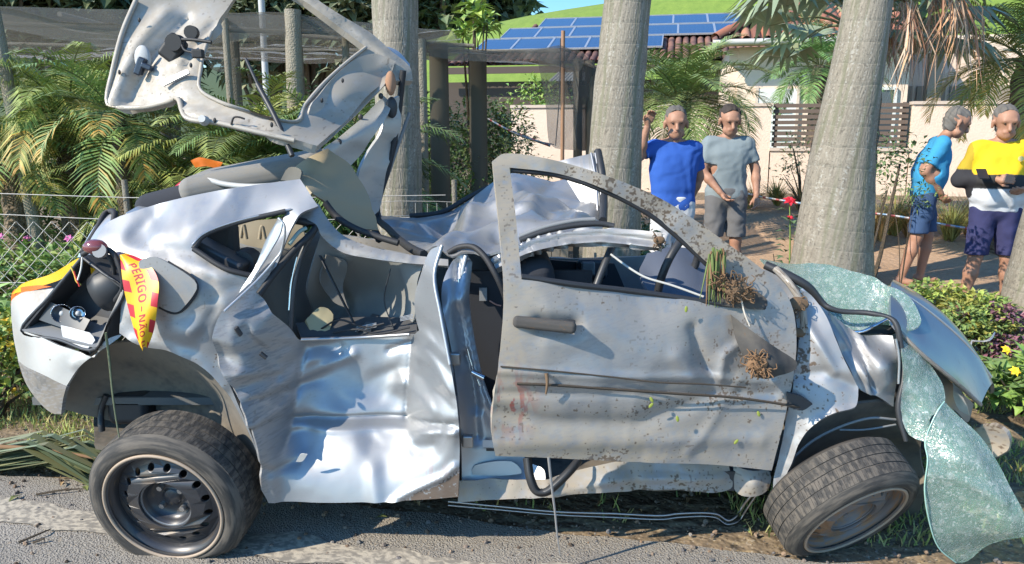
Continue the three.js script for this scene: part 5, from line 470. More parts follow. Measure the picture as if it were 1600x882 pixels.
// fan palm: stalks with pleated round blades
function fanPalm(name, label, pos, h, R0, nf, rad, stalk, col, o = {}) { srand(o.seed || 1); const t = thing(name, label, 'palm', pos, 0); mesh('trunk', trunkG(h, R0, R0 * .9, [0, 0], .02, 12, .3), M.bark, t); const acc = new Acc(), dead = new Acc(); const fan = (A0, o3, az, el, c, rr, droop) => { const d = [Math.cos(el) * Math.cos(az), Math.sin(el), Math.cos(el) * Math.sin(az)]; const sd = nrm(crs(d, [0, 1, 0])), e = addv(addv(o3, d, stalk * RR(.8, 1.1)), [0, -1, 0], droop * stalk * .3); A0.geo(tubeG([o3, addv(addv(o3, d, stalk * .5), [0, 1, 0], .03), e], [.02, .014, .01], 4, 3), mixc(c, [.25, .24, .1], .5)); const up = nrm(crs(sd, d)); const n = 26; for (let k = 0; k < n; k++) { const a = (k / (n - 1) - .5) * 4.6, L = rr * (1 - .12 * Math.abs(a) / 2.3) * RR(.88, 1.05); const dir = nrm([0, 1, 2].map(j => d[j] * Math.cos(a) + sd[j] * Math.sin(a) + up[j] * .22)); const ps = nrm(crs(dir, up)); const w = rr * .075; const m = addv(addv(e, dir, L * .6), up, .04), tp = addv(addv(e, dir, L), [0, -1, 0], (droop + .15) * L * RR(.2, .6)); const cc = jit(c, .14); acc === A0; A0.tri(e, addv(m, ps, -w), m, cc); A0.tri(e, m, addv(m, ps, w), jit0(cc, .08)); A0.tri(addv(m, ps, -w), tp, m, cc); A0.tri(m, tp, addv(m, ps, w), cc); } }; for (let i = 0; i < nf; i++) { const az = i * 2.39996 + RR(-.2, .2); fan(acc, [0, h - .05 + RR(-.1, .1), 0], az, 1.3 - 1.5 * (i / nf) + RR(-.1, .1), jit0(col, .12), rad * RR(.85, 1.1), .3 + .5 * i / nf); } mesh('crown', acc.build(), M.leaf, t);
  if (o.dead) { for (let i = 0; i < o.dead; i++) { const az = o.deadAz !== undefined ? o.deadAz + RR(-1.1, 1.1) : i * 2.4; const b = [Math.cos(az) * R0, h - .1 + RR(-.2, .1), Math.sin(az) * R0]; const k = addv(b, [Math.cos(az), -.1, Math.sin(az)], stalk * RR(.25, .75)); dead.geo(tubeG([b, addv(b, [Math.cos(az), .2, Math.sin(az)], stalk * .3), k], [.022, .016, .01], 5, 3), [.20, .12, .07]); for (let s = 0; s < 34; s++) { const q = addv(k, [RR(-1, 1), RR(-.2, .2), RR(-1, 1)], .07); const e = [q[0] + RR(-.28, .22) + Math.cos(az) * .1, q[1] - RR(.5, 1.5) * rad, q[2] + RR(-.2, .2)]; const m = addv(mixc(q, e, .5), [Math.cos(az), 0, Math.sin(az)], RR(.0, .15)); const c = jit(R() < .6 ? [.30, .22, .15] : [.20, .12, .08], .3); const w = RR(.004, .010); const sv = nrm([RR(-1, 1), 0, RR(-1, 1)]); dead.quad(addv(q, sv, -w * .5), addv(q, sv, w * .5), addv(m, sv, w), addv(m, sv, -w), c); dead.tri(addv(m, sv, -w), addv(m, sv, w), e, c); } } mesh('dead_fronds', dead.build(), M.dry, t); } return t; }
// leafy shrub or tree: clumps of leaves on forking stems
function leafy(name, label, cat, pos, o, group) { srand(o.seed || 3); const t = thing(name, label, cat, pos, 0, group); const { rx = .5, ry = .5, rz = rx, cy = ry, nc = 14, nl = 60, ll = .08, lw = .04, cols = [[.08, .15, .04]], stemR = .015, cr = .35, up = .5 } = o; const acc = new Acc(), st = []; for (let c = 0; c < nc; c++) { const a = RR(0, 6.283), e = Math.asin(RR(-.85, 1)), q = Math.cbrt(RR(.12, 1)); const cp = [Math.cos(a) * Math.cos(e) * rx * q * .8, cy + Math.sin(e) * ry * q * .8, Math.sin(a) * Math.cos(e) * rz * q * .8]; if (st.length < (o.ns ?? 16)) st.push(tubeG([[RR(-.04, .04) * rx * 2, -.05, RR(-.04, .04) * rz], [cp[0] * .35, cp[1] * .5, cp[2] * .35], cp], [stemR, stemR * .75, stemR * .25], 5, 3)); const cc = cols[Math.floor(R() * cols.length)], s = cr * RR(.65, 1.25); for (let i = 0; i < nl; i++) { const d = nrm([RR(-1, 1), RR(-.9, 1), RR(-1, 1)]), r = Math.cbrt(R()) * s; const p = [cp[0] + d[0] * r * rx, cp[1] + d[1] * r * ry, cp[2] + d[2] * r * rz]; const dd = nrm([d[0] + RR(-.6, .6), d[1] * .4 + up * RR(-.6, 1.2), d[2] + RR(-.6, .6)]); leaf(acc, p, dd, nrm([RR(-.4, .4), 1, RR(-.4, .4)]), ll * RR(.6, 1.25), lw * RR(.7, 1.2), jit(cc, .28), .5); } } mesh('crown', acc.build(), M.leaf, t); if (st.length) mesh(o.stem || 'stem', merge(st), M.bark, t); if (o.flowers) { const fa = new Acc(); for (let i = 0; i < o.flowers.n; i++) { const a = RR(0, 6.28), e = RR(.1, 1.4); flower(fa, [Math.cos(a) * Math.cos(e) * rx, cy + Math.sin(e) * ry, Math.sin(a) * Math.cos(e) * rz], o.flowers.r, o.flowers.col, [RR(-.3, .3), .7, .8]); } mesh('flowers', fa.build(), M.leaf, t); } return t; }
function flower(acc, p, r, col, nv, rings = 2) { const u = nrm(crs(nrm(nv), [.3, .1, .9])), v = nrm(crs(nrm(nv), u)), N = nrm(nv); for (let q = 0; q < rings; q++) for (let k = 0; k < 6; k++) { const a = k / 6 * 6.283 + q * .5, d = [0, 1, 2].map(j => u[j] * Math.cos(a) + v[j] * Math.sin(a) + N[j] * (.25 + q * .6)); leaf(acc, p, nrm(d), N, r * (1 - q * .25), r * .75, jit(col, .2), .6); } }
function tuft(acc, p, n, len, col, spread = .5, w = .008) { for (let i = 0; i < n; i++) { const a = RR(0, 6.283), e = RR(.15, 1) * spread; let d = nrm([Math.cos(a) * e, 1, Math.sin(a) * e]); const L = len * RR(.5, 1.1); const s = [Math.cos(a + 1.57), 0, Math.sin(a + 1.57)], c = jit(col, .3); const m = addv(p, d, L * .55), t = addv(addv(m, d, L * .4), [Math.cos(a) * e, -.3, Math.sin(a) * e], L * .35); acc.quad(addv(p, s, -w / 2), addv(p, s, w / 2), addv(m, s, w * .4), addv(m, s, -w * .4), c); acc.tri(addv(m, s, -w * .4), addv(m, s, w * .4), t, c); } }
function tuftPlant(name, label, pos, n, len, col, spread, w, seed, group) { srand(seed); const acc = new Acc(); tuft(acc, [0, 0, 0], n, len, col, spread, w); for (let i = 0; i < 3; i++) tuft(acc, [RR(-.1, .1) * len, 0, RR(-.1, .1) * len], n / 3, len * .8, jit0(col, .3), spread, w); const t = thing(name, label, 'plant', pos, 0, group); mesh('blades', acc.build(), M.leaf, t); return t; }

// --- the four royal palm trunks along the verge ---
const ringT = dtex(512, 1024, (i, j) => { const v = j / 1024, u = i / 512; const wob = fbm(u * 6, v * 3, 3) * .012; const s = ((v + wob) * 22) % 1; const cu = (Math.cos(u * 6.283) + 1) * 2, cv = (Math.sin(u * 6.283) + 1) * 2; const st = fbm(cu * 10 + 3, cv * 10 + v * 70, 4), fine = vn(i / 2.6, j / 2.2), li = fbm(cu * 5 + 9, cv * 5 + v * 26, 4); let c = mixc([.15, .128, .098], [.33, .29, .23], st * .9 + fine * .35 - .12); c = mixc(c, [.17, .16, .13], (1 - ss(.0, .22, s)) * .28 * (.4 + 1.2 * fbm(u * 5 + 2, v * 40, 2))); c = mixc(c, [.50, .49, .44], ss(.50, .7, li) * .4 * ss(.5, .8, vn(i / 3.5, j / 2.8))); if (vn(i / 5, j / 3.5) > .84) c = mixc(c, [.11, .095, .075], .6); c = mixc(c, [.15, .15, .09], ss(.55, .75, fbm(cu * 3, cv * 3 + v * 9, 3)) * .6); return c; });
const ringB = dtex(512, 1024, (i, j) => { const v = j / 1024, u = i / 512; const s = ((v + fbm(u * 6, v * 3, 3) * .012) * 22) % 1; const q = .55 - .14 * (1 - ss(0, .22, s)) + .3 * vn(i / 3, j / 9) * .5; return [q, q, q]; }, false);
ringT.repeat.set(1, .35); ringB.repeat.set(1, .35);
M.royal = std([1, 1, 1], .9, 0, { map: ringT, bumpMap: ringB, bumpScale: .012 });
function royal(label, base, mid, top, rb, rm, rt, seed) { const t = thing('royal_palm', label, 'palm', base, 0, 'royal palm trunks along the verge'); const d = (p) => [p[0] - base[0], p[1] - base[1], p[2] - base[2]]; const m = d(mid), e = d(top); const far = [e[0] + (e[0] - m[0]) * 2.1, e[1] + 4.6, e[2] + (e[2] - m[2]) * 2]; const g = tubeG([[0, -.1, 0], [m[0] * .35, m[1] * .35, m[2] * .35], m, e, [(e[0] + far[0]) / 2, (e[1] + far[1]) / 2, (e[2] + far[2]) / 2], far], [rb * 1.12, rb, rm, rt, rt, rt * .8], 28, 12); { const a = g.attributes.position, nn = g.attributes.normal; for (let i = 0; i < a.count; i++) { const k = .018 * (fbm(a.getX(i) * 9 + seed, a.getY(i) * 7 + a.getZ(i) * 9, 3) - .5); a.setXYZ(i, a.getX(i) + nn.getX(i) * k, a.getY(i), a.getZ(i) + nn.getZ(i) * k); } } mesh('trunk', g, M.royal, t); tube('crownshaft', std([.14, .22, .07], .5), t, [far, [far[0], far[1] + .5, far[2]], [far[0], far[1] + 1.0, far[2]]], [rt * .85, rt * .95, rt * .5], { rs: 16 }); srand(seed); const acc = new Acc(); for (let i = 0; i < 13; i++) frond(acc, [far[0], far[1] + .95, far[2]], i * 2.4, 1.1 - i * .09, 2.4, { n: 40, ll: .6, lw: .04, droop: 1.6, col: [.10, .17, .05] }); mesh('crown', acc.build(), M.leaf, t); return t; }
royal('straight grey ringed palm trunk right behind the open tailgate', [-0.753,-0.011,-5.2], [-0.739,1.562,-5.2], [-0.738,2.354,-5.2], .155, .145, .143, 1);
royal('grey palm trunk beside the man in the royal blue shirt', [0.66,-0.012,-5.3], [0.698,1.729,-5.3], [0.74,2.37,-5.3], .20, .165, .15, 2);
royal('stout leaning palm trunk beside the potted sapling, flared at its foot', [2.124,-0.011,-5.2], [2.164,1.481,-5.2], [2.246,2.354,-5.2], .28, .19, .145, 3);
royal('palm trunk with mossy foot beside the flowering border plants', [3.469,-0.014,-5], [3.504,1.363,-5], [3.521,2.321,-5], .27, .18, .15, 4);

// --- nursery plants left, behind the fence ---
const G1 = [.13, .22, .05], G2 = [.07, .14, .035], GY = [.26, .30, .06], OR = [.45, .26, .05];
const at0 = (x, z) => [x, terrainY(x, z), z];
const gp = p => at0(p[0], p[2]);
featherPalm('feather_palm', 'bushy yellow-tipped feather palm beside the leaning nursery post', gp([-3.534,1.068,-6.4]), 1.68, .12, 44, .85, { seed: 11, col: [.17, .23, .045], tip: OR, n: 54, ll: .25, lw: .009, hang: .7 });
featherPalm('feather_palm', 'dark feather palm stub with drooping fronds in the corner of the nursery', gp([-3.89,1.082,-6.2]), 1.3, .12, 22, .75, { seed: 12, col: [.11, .18, .05], tip: [.35, .3, .05], ll: .24, lw: .015 });
featherPalm('feather_palm', 'slender feather palm with thin bare stem behind the tailgate edge', gp([-2.947,0.949,-6]), 1.65, .055, 20, .8, { seed: 13, col: [.12, .20, .05], tip: OR, ll: .25, lw: .015 });
for (const [p, h, s, l] of [[[-2.142,1.075,-6.3], 1.15, 21, 'tall bright areca clump seen through the tailgate window opening'], [[-1.815,1.061,-6.5], 1.2, 22, 'yellow-green areca clump below the nursery posts'], [[-1.41,1.048,-6.7], 1.2, 23, 'areca clump beside the royal palm behind the tailgate'], [[-2.672,1.055,-6.6], 1.0, 24, 'shaded areca clump behind the tailgate panel'], [[-3.968,0.92,-8.6], .6, 25, 'areca clump deep under the nursery netting'], [[-5.44,0.96,-8], .6, 26, 'areca clump at the outer edge of the nursery'], [[-1.231,0.859,-9.5], .5, 27, 'areca clump beyond the shade-net posts']]) featherPalm('areca_palm', l, gp(p), h, .05, 40, 1.15, { seed: s, col: s % 3 ? [.10, .175, .04] : [.17, .215, .045], n: 44, ll: .25, lw: .013, hang: .5 }, 'arecas in the nursery');
{ const defs = [[[-3.445,1.122,-5.6], .7, .42, 'low leafy shrub at the chain-link fence with pink blooms', { flowers: { n: 9, r: .035, col: [.42, .10, .28] }, cols: [G1, [.18, .26, .07]] }], [[-2.983,1.129,-5.5], .6, .38, 'leafy shrub behind the planter pot at the fence', { cols: [G1, G2] }], [[-2.514,1.136,-5.4], .65, .5, 'green shrub under the slender feather palm', { cols: [G2, G1] }], [[-2.221,1.122,-5.6], .7, .45, 'broad shrub behind the boot with orange tape on it', { cols: [G1, [.2, .25, .06]] }], [[-1.911,1.102,-5.9], .6, .42, 'dark shrub below the tailgate window opening', { cols: [G2] }], [[-1.554,1.095,-6], .55, .45, 'dark shrub between tailgate and royal palm', { cols: [G2, G1] }], [[-1.205,1.082,-6.2], .55, .65, 'shrub behind the twisted rear pillar', { cols: [G2] }], [[-5.683,0.893,-9], 1.1, 1.4, 'dark broad-leaved tree in the shade of the nursery', { cols: [[.05, .10, .04]], ll: .12 }], [[-4.076,0.859,-9.5], 1.2, 1.2, 'dense dark shrub bank under the netting', { cols: [[.05, .10, .03]], ll: .11 }], [[-2.672,0.825,-10], 1.3, 1.1, 'dense shrub bank behind the areca clumps', { cols: [[.06, .11, .03]], ll: .11 }], [[-4.42,0.933,-8.4], .9, 1.1, 'tall shrub behind the bushy feather palm', { cols: [[.06, .12, .03], G2], ll: .1 }]]; defs.forEach((d, i) => leafy('shrub', d[3], 'shrub', gp(d[0]), { rx: d[1], ry: d[2], cy: d[2] * .95, nc: 26, nl: 70, ll: .085, lw: .045, cr: .36, seed: 40 + i, ...d[4] })); }
leafy('croton', 'yellow-leaved croton rising in front of the nursery posts', 'shrub', gp([-2.064,1.041,-6.8]), { rx: .5, ry: .6, cy: 1.25, nc: 16, nl: 26, ll: .16, lw: .03, cols: [[.42, .38, .04], [.22, .28, .05]], cr: .3, seed: 61 });
// banana-like torn leaves left of the strut
{ srand(66); const acc = new Acc(); for (let i = 0; i < 5; i++) frond(acc, [0, 1.0, 0], -1.2 + i * .9, .9 - i * .25, .6, { n: 26, ll: .16, lw: .02, col: [.30, .34, .05], tip: [.4, .36, .05] }); const t = thing('young_palm', 'small yellow-green young palm just under the tailgate corner', 'palm', gp([-2.418,1.109,-5.8])); mesh('crown', acc.build(), M.leaf, t); mesh('trunk', trunkG(1.0, .03, .025), M.bark, t); }
// middle: shade-house plants
{ const defs = [[[-0.534,1.055,-6.6], .42, .30, 'low bright green shrub with red blooms beside the royal palm', { cols: [[.12, .24, .05], G1], flowers: { n: 4, r: .05, col: [.5, .03, .03] } }], [[-0.281,1.075,-6.3], .4, .24, 'low green shrub around the spiky agave', { cols: [[.12, .24, .05]] }], [[-0.766,0.92,-8.6], .45, .8, 'climbing plant on the first shade-house post', { cols: [G2, G1], nc: 18, nl: 40 }], [[-0.342,0.906,-8.8], .4, .9, 'climbing plant on the second shade-house post', { cols: [G2, [.16, .22, .06]], nc: 18, nl: 40 }], [[0,0.758,-11], .6, .75, 'round olive-green bush near the peach garden wall', { cols: [[.12, .17, .06]], nc: 20 }], [[0.402,0.454,-15.5], .7, 1.1, 'bright conical hedge tree inside the peach garden wall', { cols: [[.16, .26, .05]], nc: 26, ll: .12, lw: .06 }], [[1.231,0.474,-15.2], .8, .9, 'bright rounded bush inside the peach garden wall', { cols: [[.17, .26, .06]], nc: 26, ll: .12, lw: .06 }], [[0.959,1.068,-6.4], .35, .45, 'dark shrub between the palm trunk and the man in royal blue', { cols: [[.05, .09, .03]], nc: 16 }], [[-0.16,1.055,-6.6], .3, .26, 'purple-leaved bedding plant by the shade house', { cols: [[.16, .04, .12], [.08, .12, .04]], nc: 14 }], [[0.298,1.048,-6.7], .3, .22, 'small green seedling bed behind the crushed roof', { cols: [[.14, .22, .06]], nc: 12, nl: 30 }], [[1.846,1.095,-6], .75, .12, 'clipped dark low hedge behind the front door frame', { cols: [[.06, .10, .03], [.09, .15, .04]], nc: 30, rz: .2, ll: .05, lw: .03 }], [[-0.907,0.744,-11.2], .9, 1.0, 'tall shaded bush deep in the shade-house bay', { cols: [[.07, .12, .035]], nc: 30, ll: .11, lw: .06 }], [[-0.263,0.717,-11.6], .7, .9, 'mottled bush behind the shade-house bay posts', { cols: [[.10, .15, .05], [.06, .10, .03]], nc: 26, ll: .1, lw: .05 }], [[-1.373,0.785,-10.6], .8, 1.0, 'dark bush behind the royal palm in the nursery', { cols: [[.06, .10, .03]], nc: 26, ll: .11, lw: .06 }], [[1.564,0.879,-9.2], .5, .5, 'shaded shrub behind the man in royal blue', { cols: [[.06, .11, .03]], nc: 18 }]]; defs.forEach((d, i) => leafy('shrub', d[3], 'shrub', gp(d[0]), { rx: d[1], ry: d[2], cy: d[2] * .95, nc: 22, nl: 60, ll: .075, lw: .04, cr: .36, seed: 80 + i, ...d[4] })); }
tuftPlant('agave', 'spiky blue-green agave beside the wire mesh', gp([-0.248,1.102,-5.9]).map((v, i) => i === 1 ? v + .35 : v), 34, .55, [.14, .19, .10], .9, .035, 90);
leafy('papaya', 'small papaya sapling poking above the netting in front of the solar roof', 'tree', gp([-0.423,0.893,-9]), { rx: .28, ry: .2, cy: 2.75, nc: 7, nl: 22, ll: .16, lw: .09, cols: [[.2, .3, .06]], stemR: .03, seed: 91 });
// right: palms in the forecourt
featherPalm('date_palm', 'full green date palm in front of the peach house', gp([2.21,0.791,-10.5]), 1.75, .14, 46, 1.25, { seed: 101, n: 46, ll: .34, lw: .016, col: [.13, .20, .06] });
featherPalm('date_palm', 'small date palm on a leafy trunk behind the slatted fence', gp([5.517,0.522,-14.5]), 2.2, .19, 34, 1.35, { seed: 102, n: 40, ll: .32, lw: .02, col: [.10, .19, .05] });
fanPalm('fan_palm', 'silvery fan palm over the slatted fence', gp([4.026,0.852,-9.6]), 2.75, .16, 22, .72, .95, [.17, .23, .15], { seed: 103 });
fanPalm('fan_palm', 'fan palm with a skirt of dead hanging fronds behind the leaning palm trunk', gp([3.618,0.947,-8.2]), 3.0, .13, 10, .7, .9, [.16, .21, .13], { seed: 104, dead: 7, deadAz: .1 });
featherPalm('date_palm', 'yellowing date palm above the wall behind the man in yellow', gp([6.14,0.852,-9.6]), 2.35, .2, 32, 1.35, { seed: 105, n: 44, ll: .34, lw: .018, col: [.20, .24, .06], tip: [.42, .32, .06] });
// sapling in a pot, rose, bedding
{ const b = gp([2.729,0.504,-6]); const t = leafy('potted_sapling', 'thin-stemmed sapling in a black pot beside the stout palm trunk', 'tree', b, { rx: .22, ry: .2, cy: 1.32, nc: 9, nl: 26, ll: .055, lw: .03, cols: [[.06, .11, .04], [.1, .16, .06]], stemR: .006, cr: .6, seed: 111, ns: 0 }); mesh('stem', tubeG([[.02, .2, 0], [.1, .6, .02], [.16, 1.0, 0], [.2, 1.3, 0]], [.018, .015, .012, .008], 6, 4), M.bark, t); mesh('stem', tubeG([[-.03, .2, 0], [.03, .6, .02], [.12, 1.1, 0]], [.012, .01, .006], 6, 4), M.bark, t); t.children[0].position.x = .2; mesh('pot', new THREE.LatheGeometry([[0, 0], [.13, 0], [.165, .25], [.175, .25], [.175, .28], [.155, .28], [.15, .24], [0, .24]].map(p => new THREE.Vector2(...p)), 28), M.black, t); }
leafy('shrub', 'thin-leaved sapling branch in front of the man in cyan', 'shrub', gp([3.883,0.222,-7.7]), { rx: .3, ry: .22, cy: .95, nc: 8, nl: 24, ll: .07, lw: .02, cols: [[.1, .17, .05]], stemR: .006, ns: 3, seed: 112 });
leafy('shrub', 'fine-twigged shrub growing through the slatted fence', 'shrub', gp([4.273,0.717,-11.6]), { rx: .55, ry: .6, cy: .75, nc: 14, nl: 26, ll: .09, lw: .035, cols: [[.09, .14, .05]], seed: 113 });
leafy('bedding_bush', 'low yellow-green bush behind the bonnet at the feet of the men', 'shrub', gp([2.823,0.246,-5]), { rx: .46, ry: .21, rz: .4, cy: .36, nc: 44, nl: 75, ll: .05, lw: .028, cols: [[.20, .27, .05], [.13, .20, .05], [.24, .26, .06]], cr: .3, seed: 114 });
leafy('bedding_bush', 'low bush beside the mossy palm foot', 'shrub', gp([3.051,0.297,-4.8]), { rx: .25, ry: .2, rz: .3, cy: .28, nc: 16, nl: 50, ll: .05, lw: .03, cols: [[.12, .18, .05], [.16, .08, .11]], cr: .35, seed: 115 });
leafy('lantana', 'broad-leaved plant with yellow flowers beside the bonnet nose', 'plant', gp([2.726,0.218,-4]), { rx: .22, ry: .2, rz: .25, cy: .2, nc: 16, nl: 34, ll: .09, lw: .06, cols: [[.16, .27, .05], [.12, .20, .05]], cr: .4, seed: 116, flowers: { n: 5, r: .03, col: [.75, .55, .02] } });
leafy('lantana', 'leafy plant with one orange flower behind the bonnet', 'plant', gp([2.794,0.294,-4.5]), { rx: .16, ry: .12, rz: .2, cy: .12, nc: 8, nl: 30, ll: .07, lw: .04, cols: [[.16, .27, .05], [.14, .06, .10]], cr: .45, seed: 117, flowers: { n: 2, r: .03, col: [.7, .25, .02] } });
leafy('yellow_shrub', 'yellow-flowering leafy shrub beside the rear bumper', 'shrub', gp([-2.82,0.114,-4.1]), { rx: .32, ry: .3, rz: .35, cy: .28, nc: 24, nl: 46, ll: .06, lw: .035, cols: [[.22, .30, .05], [.45, .36, .03], [.13, .2, .05]], cr: .36, seed: 118 });
leafy('broad_leaf_plant', 'broad-leaved green plant at the fence left of the bumper', 'plant', gp([-2.936,0.372,-4.5]), { rx: .3, ry: .28, rz: .3, cy: .34, nc: 14, nl: 26, ll: .12, lw: .06, cols: [[.16, .26, .06], [.1, .18, .05]], cr: .4, seed: 119 });
{ srand(120); const b = gp([1.922,0.604,-5.4]); const t = thing('rose_bush', 'single red rose on a long stem before the stout palm trunk', 'rose', b); tube('stem', std([.18, .26, .06], .7), t, [[0, 0, 0], [.01, .5, 0], [-.01, .85, .02], [-.03, 1.05, .03]], [.008, .007, .005, .004]); tube('stem', M.bark, t, [[-.05, 0, 0], [-.07, .45, .02], [-.12, .7, .03]], [.006, .005, .003]); const acc = new Acc(), fa = new Acc(); for (let i = 0; i < 34; i++) { const y = RR(.55, 1.0), a = RR(0, 6.28); leaf(acc, [Math.cos(a) * .03, y, Math.sin(a) * .03], nrm([Math.cos(a), RR(-.2, .5), Math.sin(a)]), [0, 1, 0], .08, .05, jit([.07, .13, .05], .3)); } for (let q = 0; q < 4; q++) flower(fa, [-.03, 1.06 + q * .004, .03], .05 - q * .006, [.42, .012, .03], [0, .8, .6], 2); flower(fa, [-.02, .95, .03], .025, [.42, .012, .03], [0, .8, .6], 2); mesh('leaves', acc.build(), M.leaf, t); mesh('bloom', fa.build(), M.leaf, t); }
// ornamental grasses under the wall
[[1165, 11.8], [1200, 12], [1240, 11.7], [1282, 11.9], [1355, 10.2], [1385, 10.4], [1415, 10.3], [1470, 10.2], [1500, 10.4], [1560, 10.2], [1590, 10.3], [1120, 12]].forEach(([px, D], i) => { const w = (px - 800) / 1230 * D * 1.03; const t = tuftPlant('ornamental_grass', i < 4 || i === 11 ? 'dry ornamental grass tuft at the foot of the slatted fence' : 'ornamental grass tuft in the border behind the barrier tape', at0(w, -D), 150, i < 4 || i === 11 ? .55 : .8, i % 2 ? [.20, .22, .07] : [.30, .25, .11], .8, .012, 130 + i, 'ornamental grasses in the border'); });
// lawn verge and leaf litter (nobody could count it)
{ srand(200); const bl = new THREE.BufferGeometry(); bl.setAttribute('position', new THREE.Float32BufferAttribute([-.003, 0, 0, .003, 0, 0, .0035, .5, .1, -.0035, .5, .1, 0, 1, .4], 3)); bl.setIndex([0, 1, 2, 0, 2, 3, 3, 2, 4]); bl.computeVertexNormals(); const N = 26000; const im = new THREE.InstancedMesh(bl, new THREE.MeshPhysicalMaterial({ color: 0xffffff, roughness: .8, transmission: .25, side: THREE.DoubleSide }), N); const d = new THREE.Object3D(); let n = 0; const cs = [[.20, .26, .07], [.15, .21, .06], [.28, .27, .10]]; for (let i = 0; i < N * 6 && n < N; i++) { const x = RR(-4.2, 4.2), D = RR(2.7, 5.6), z = -D; const e = D + roadEdge(x) - .12; if (e < 0) continue; const left = x < -1.0, right = x > .9; const den = fbm(x * 2.3 + 4, z * 2.3, 3); if (left ? den < .40 : right ? den < .36 : den < .6) continue; if (R() > (left || right ? 1 : .25)) continue; d.position.set(x, terrainY(x, z) - .005, z); d.rotation.set(RR(-.6, .6), RR(0, 6.28), RR(-.5, .5)); const h = RR(.02, .085) * (den + .5); d.scale.set(1, h, h); d.updateMatrix(); im.setMatrixAt(n, d.matrix); im.setColorAt(n, lin(...jit(cs[Math.floor(R() * 3)], .3))); n++; } im.count = n; im.name = 'verge_grass'; im.userData = { kind: 'stuff', label: 'short patchy green grass on the verge', category: 'grass' }; im.castShadow = im.receiveShadow = true; scene.add(im);
  const sg = new THREE.DodecahedronGeometry(1, 0); const M2 = 2600, st = new THREE.InstancedMesh(sg, std([1, 1, 1], .95), M2); for (let i = 0; i < M2; i++) { const x = RR(-3.6, 3.2); let D = -roadEdge(x) + (R() + R() + R() - 1.35) * .45; if (R() < .2) D = RR(1.9, 3); const s = Math.pow(R(), 4) * .010 + .0022; d.position.set(x, .012 + s * .3, -D); d.rotation.set(R() * 6, R() * 6, R() * 6); d.scale.set(s, s * .7, s); d.updateMatrix(); st.setMatrixAt(i, d.matrix); st.setColorAt(i, lin(...jit([[.11, .085, .06], [.09, .082, .072], [.05, .04, .03], [.13, .11, .085]][Math.floor(R() * 4)], .3))); } st.name = 'gravel'; st.userData = { kind: 'stuff', label: 'loose gravel and grit along the road edge', category: 'gravel' }; st.castShadow = st.receiveShadow = true; scene.add(st);
  const la = new Acc(); for (let i = 0; i < 2600; i++) { const x = RR(-4.5, 4.5), D = RR(2.9, 6.5); if (D + roadEdge(x) < -.05 && R() > .05) continue; leaf(la, [x, terrainY(x, -D) + .012 + R() * .01, -D], nrm([RR(-1, 1), RR(-.1, .3), RR(-1, 1)]), [0, 1, 0], RR(.025, .07), RR(.008, .03), jit0([[.22, .13, .06], [.30, .22, .12], [.12, .08, .04], [.16, .18, .05]][Math.floor(R() * 4)], .3), .4); } const lo = mesh('leaf_litter', la.build(), M.dry); lo.userData = { kind: 'stuff', label: 'dry fallen leaves and twigs on the verge', category: 'leaves' }; }
// fallen frond bundle on the road edge
{ srand(210); const acc = new Acc(); const b = [-2.062,0.099,-3.3]; const t = thing('fallen_frond', 'folded grey-green palm frond lying at the road edge left of the rear wheel', 'frond', [0, 0, 0]); for (let i = 0; i < 90; i++) { const x0 = -2.55 + RR(0, .3), x1 = -1.62 + RR(-.2, .06), z0 = -3.42 + RR(-.12, .12), z1 = -3.22 + RR(-.08, .1), y = RR(.03, .15); const c = jit([.12, .15, .07], .35); const w = RR(.008, .022); const m = [(x0 + x1) / 2, y + .05, (z0 + z1) / 2]; acc.quad([x0, y * .6, z0 - w], [x0, y * .6, z0 + w], [m[0], m[1], m[2] + w], [m[0], m[1], m[2] - w], c); acc.quad([m[0], m[1], m[2] - w], [m[0], m[1], m[2] + w], [x1, y * .4, z1 + w * .4], [x1, y * .4, z1 - w * .4], c); } mesh('leaflets', acc.build(), M.leaf, t); tube('rachis', M.root, t, [[-2.6, .13, -3.36], [-2.1, .15, -3.28], [-1.6, .10, -3.2]], [.012, .009, .005]); }
for (const [p, q] of [[[-1.834,-0.015,-2.7], [-1.77,0.054,-2.8]], [[-1.779,0.047,-2.7], [-1.749,0,-2.72]], [[-2.007,0.035,-3.1], [-1.832,0.035,-3.15]]]) { const a = [p[0], .02, -1.5 / .5 * 0 + p[2]], b = [q[0], .022, q[2]]; tag(mesh('twig', tubeG([a, [(a[0] + b[0]) / 2 + .02, .03, (a[2] + b[2]) / 2], b], [.005, .004, .002], 5, 3), M.bark), 'dry twig lying on the asphalt before the rear wheel', 'twig', 'twigs on the asphalt'); }
tag(mesh('brick_fragment', new RoundedBoxGeometry(.09, .05, .08, 2, .012).rotateY(.4).translate(-.36, .035, -2.44), std([.42, .33, .25], .95)), 'broken tan block lying on the road in front of the car', 'stone');

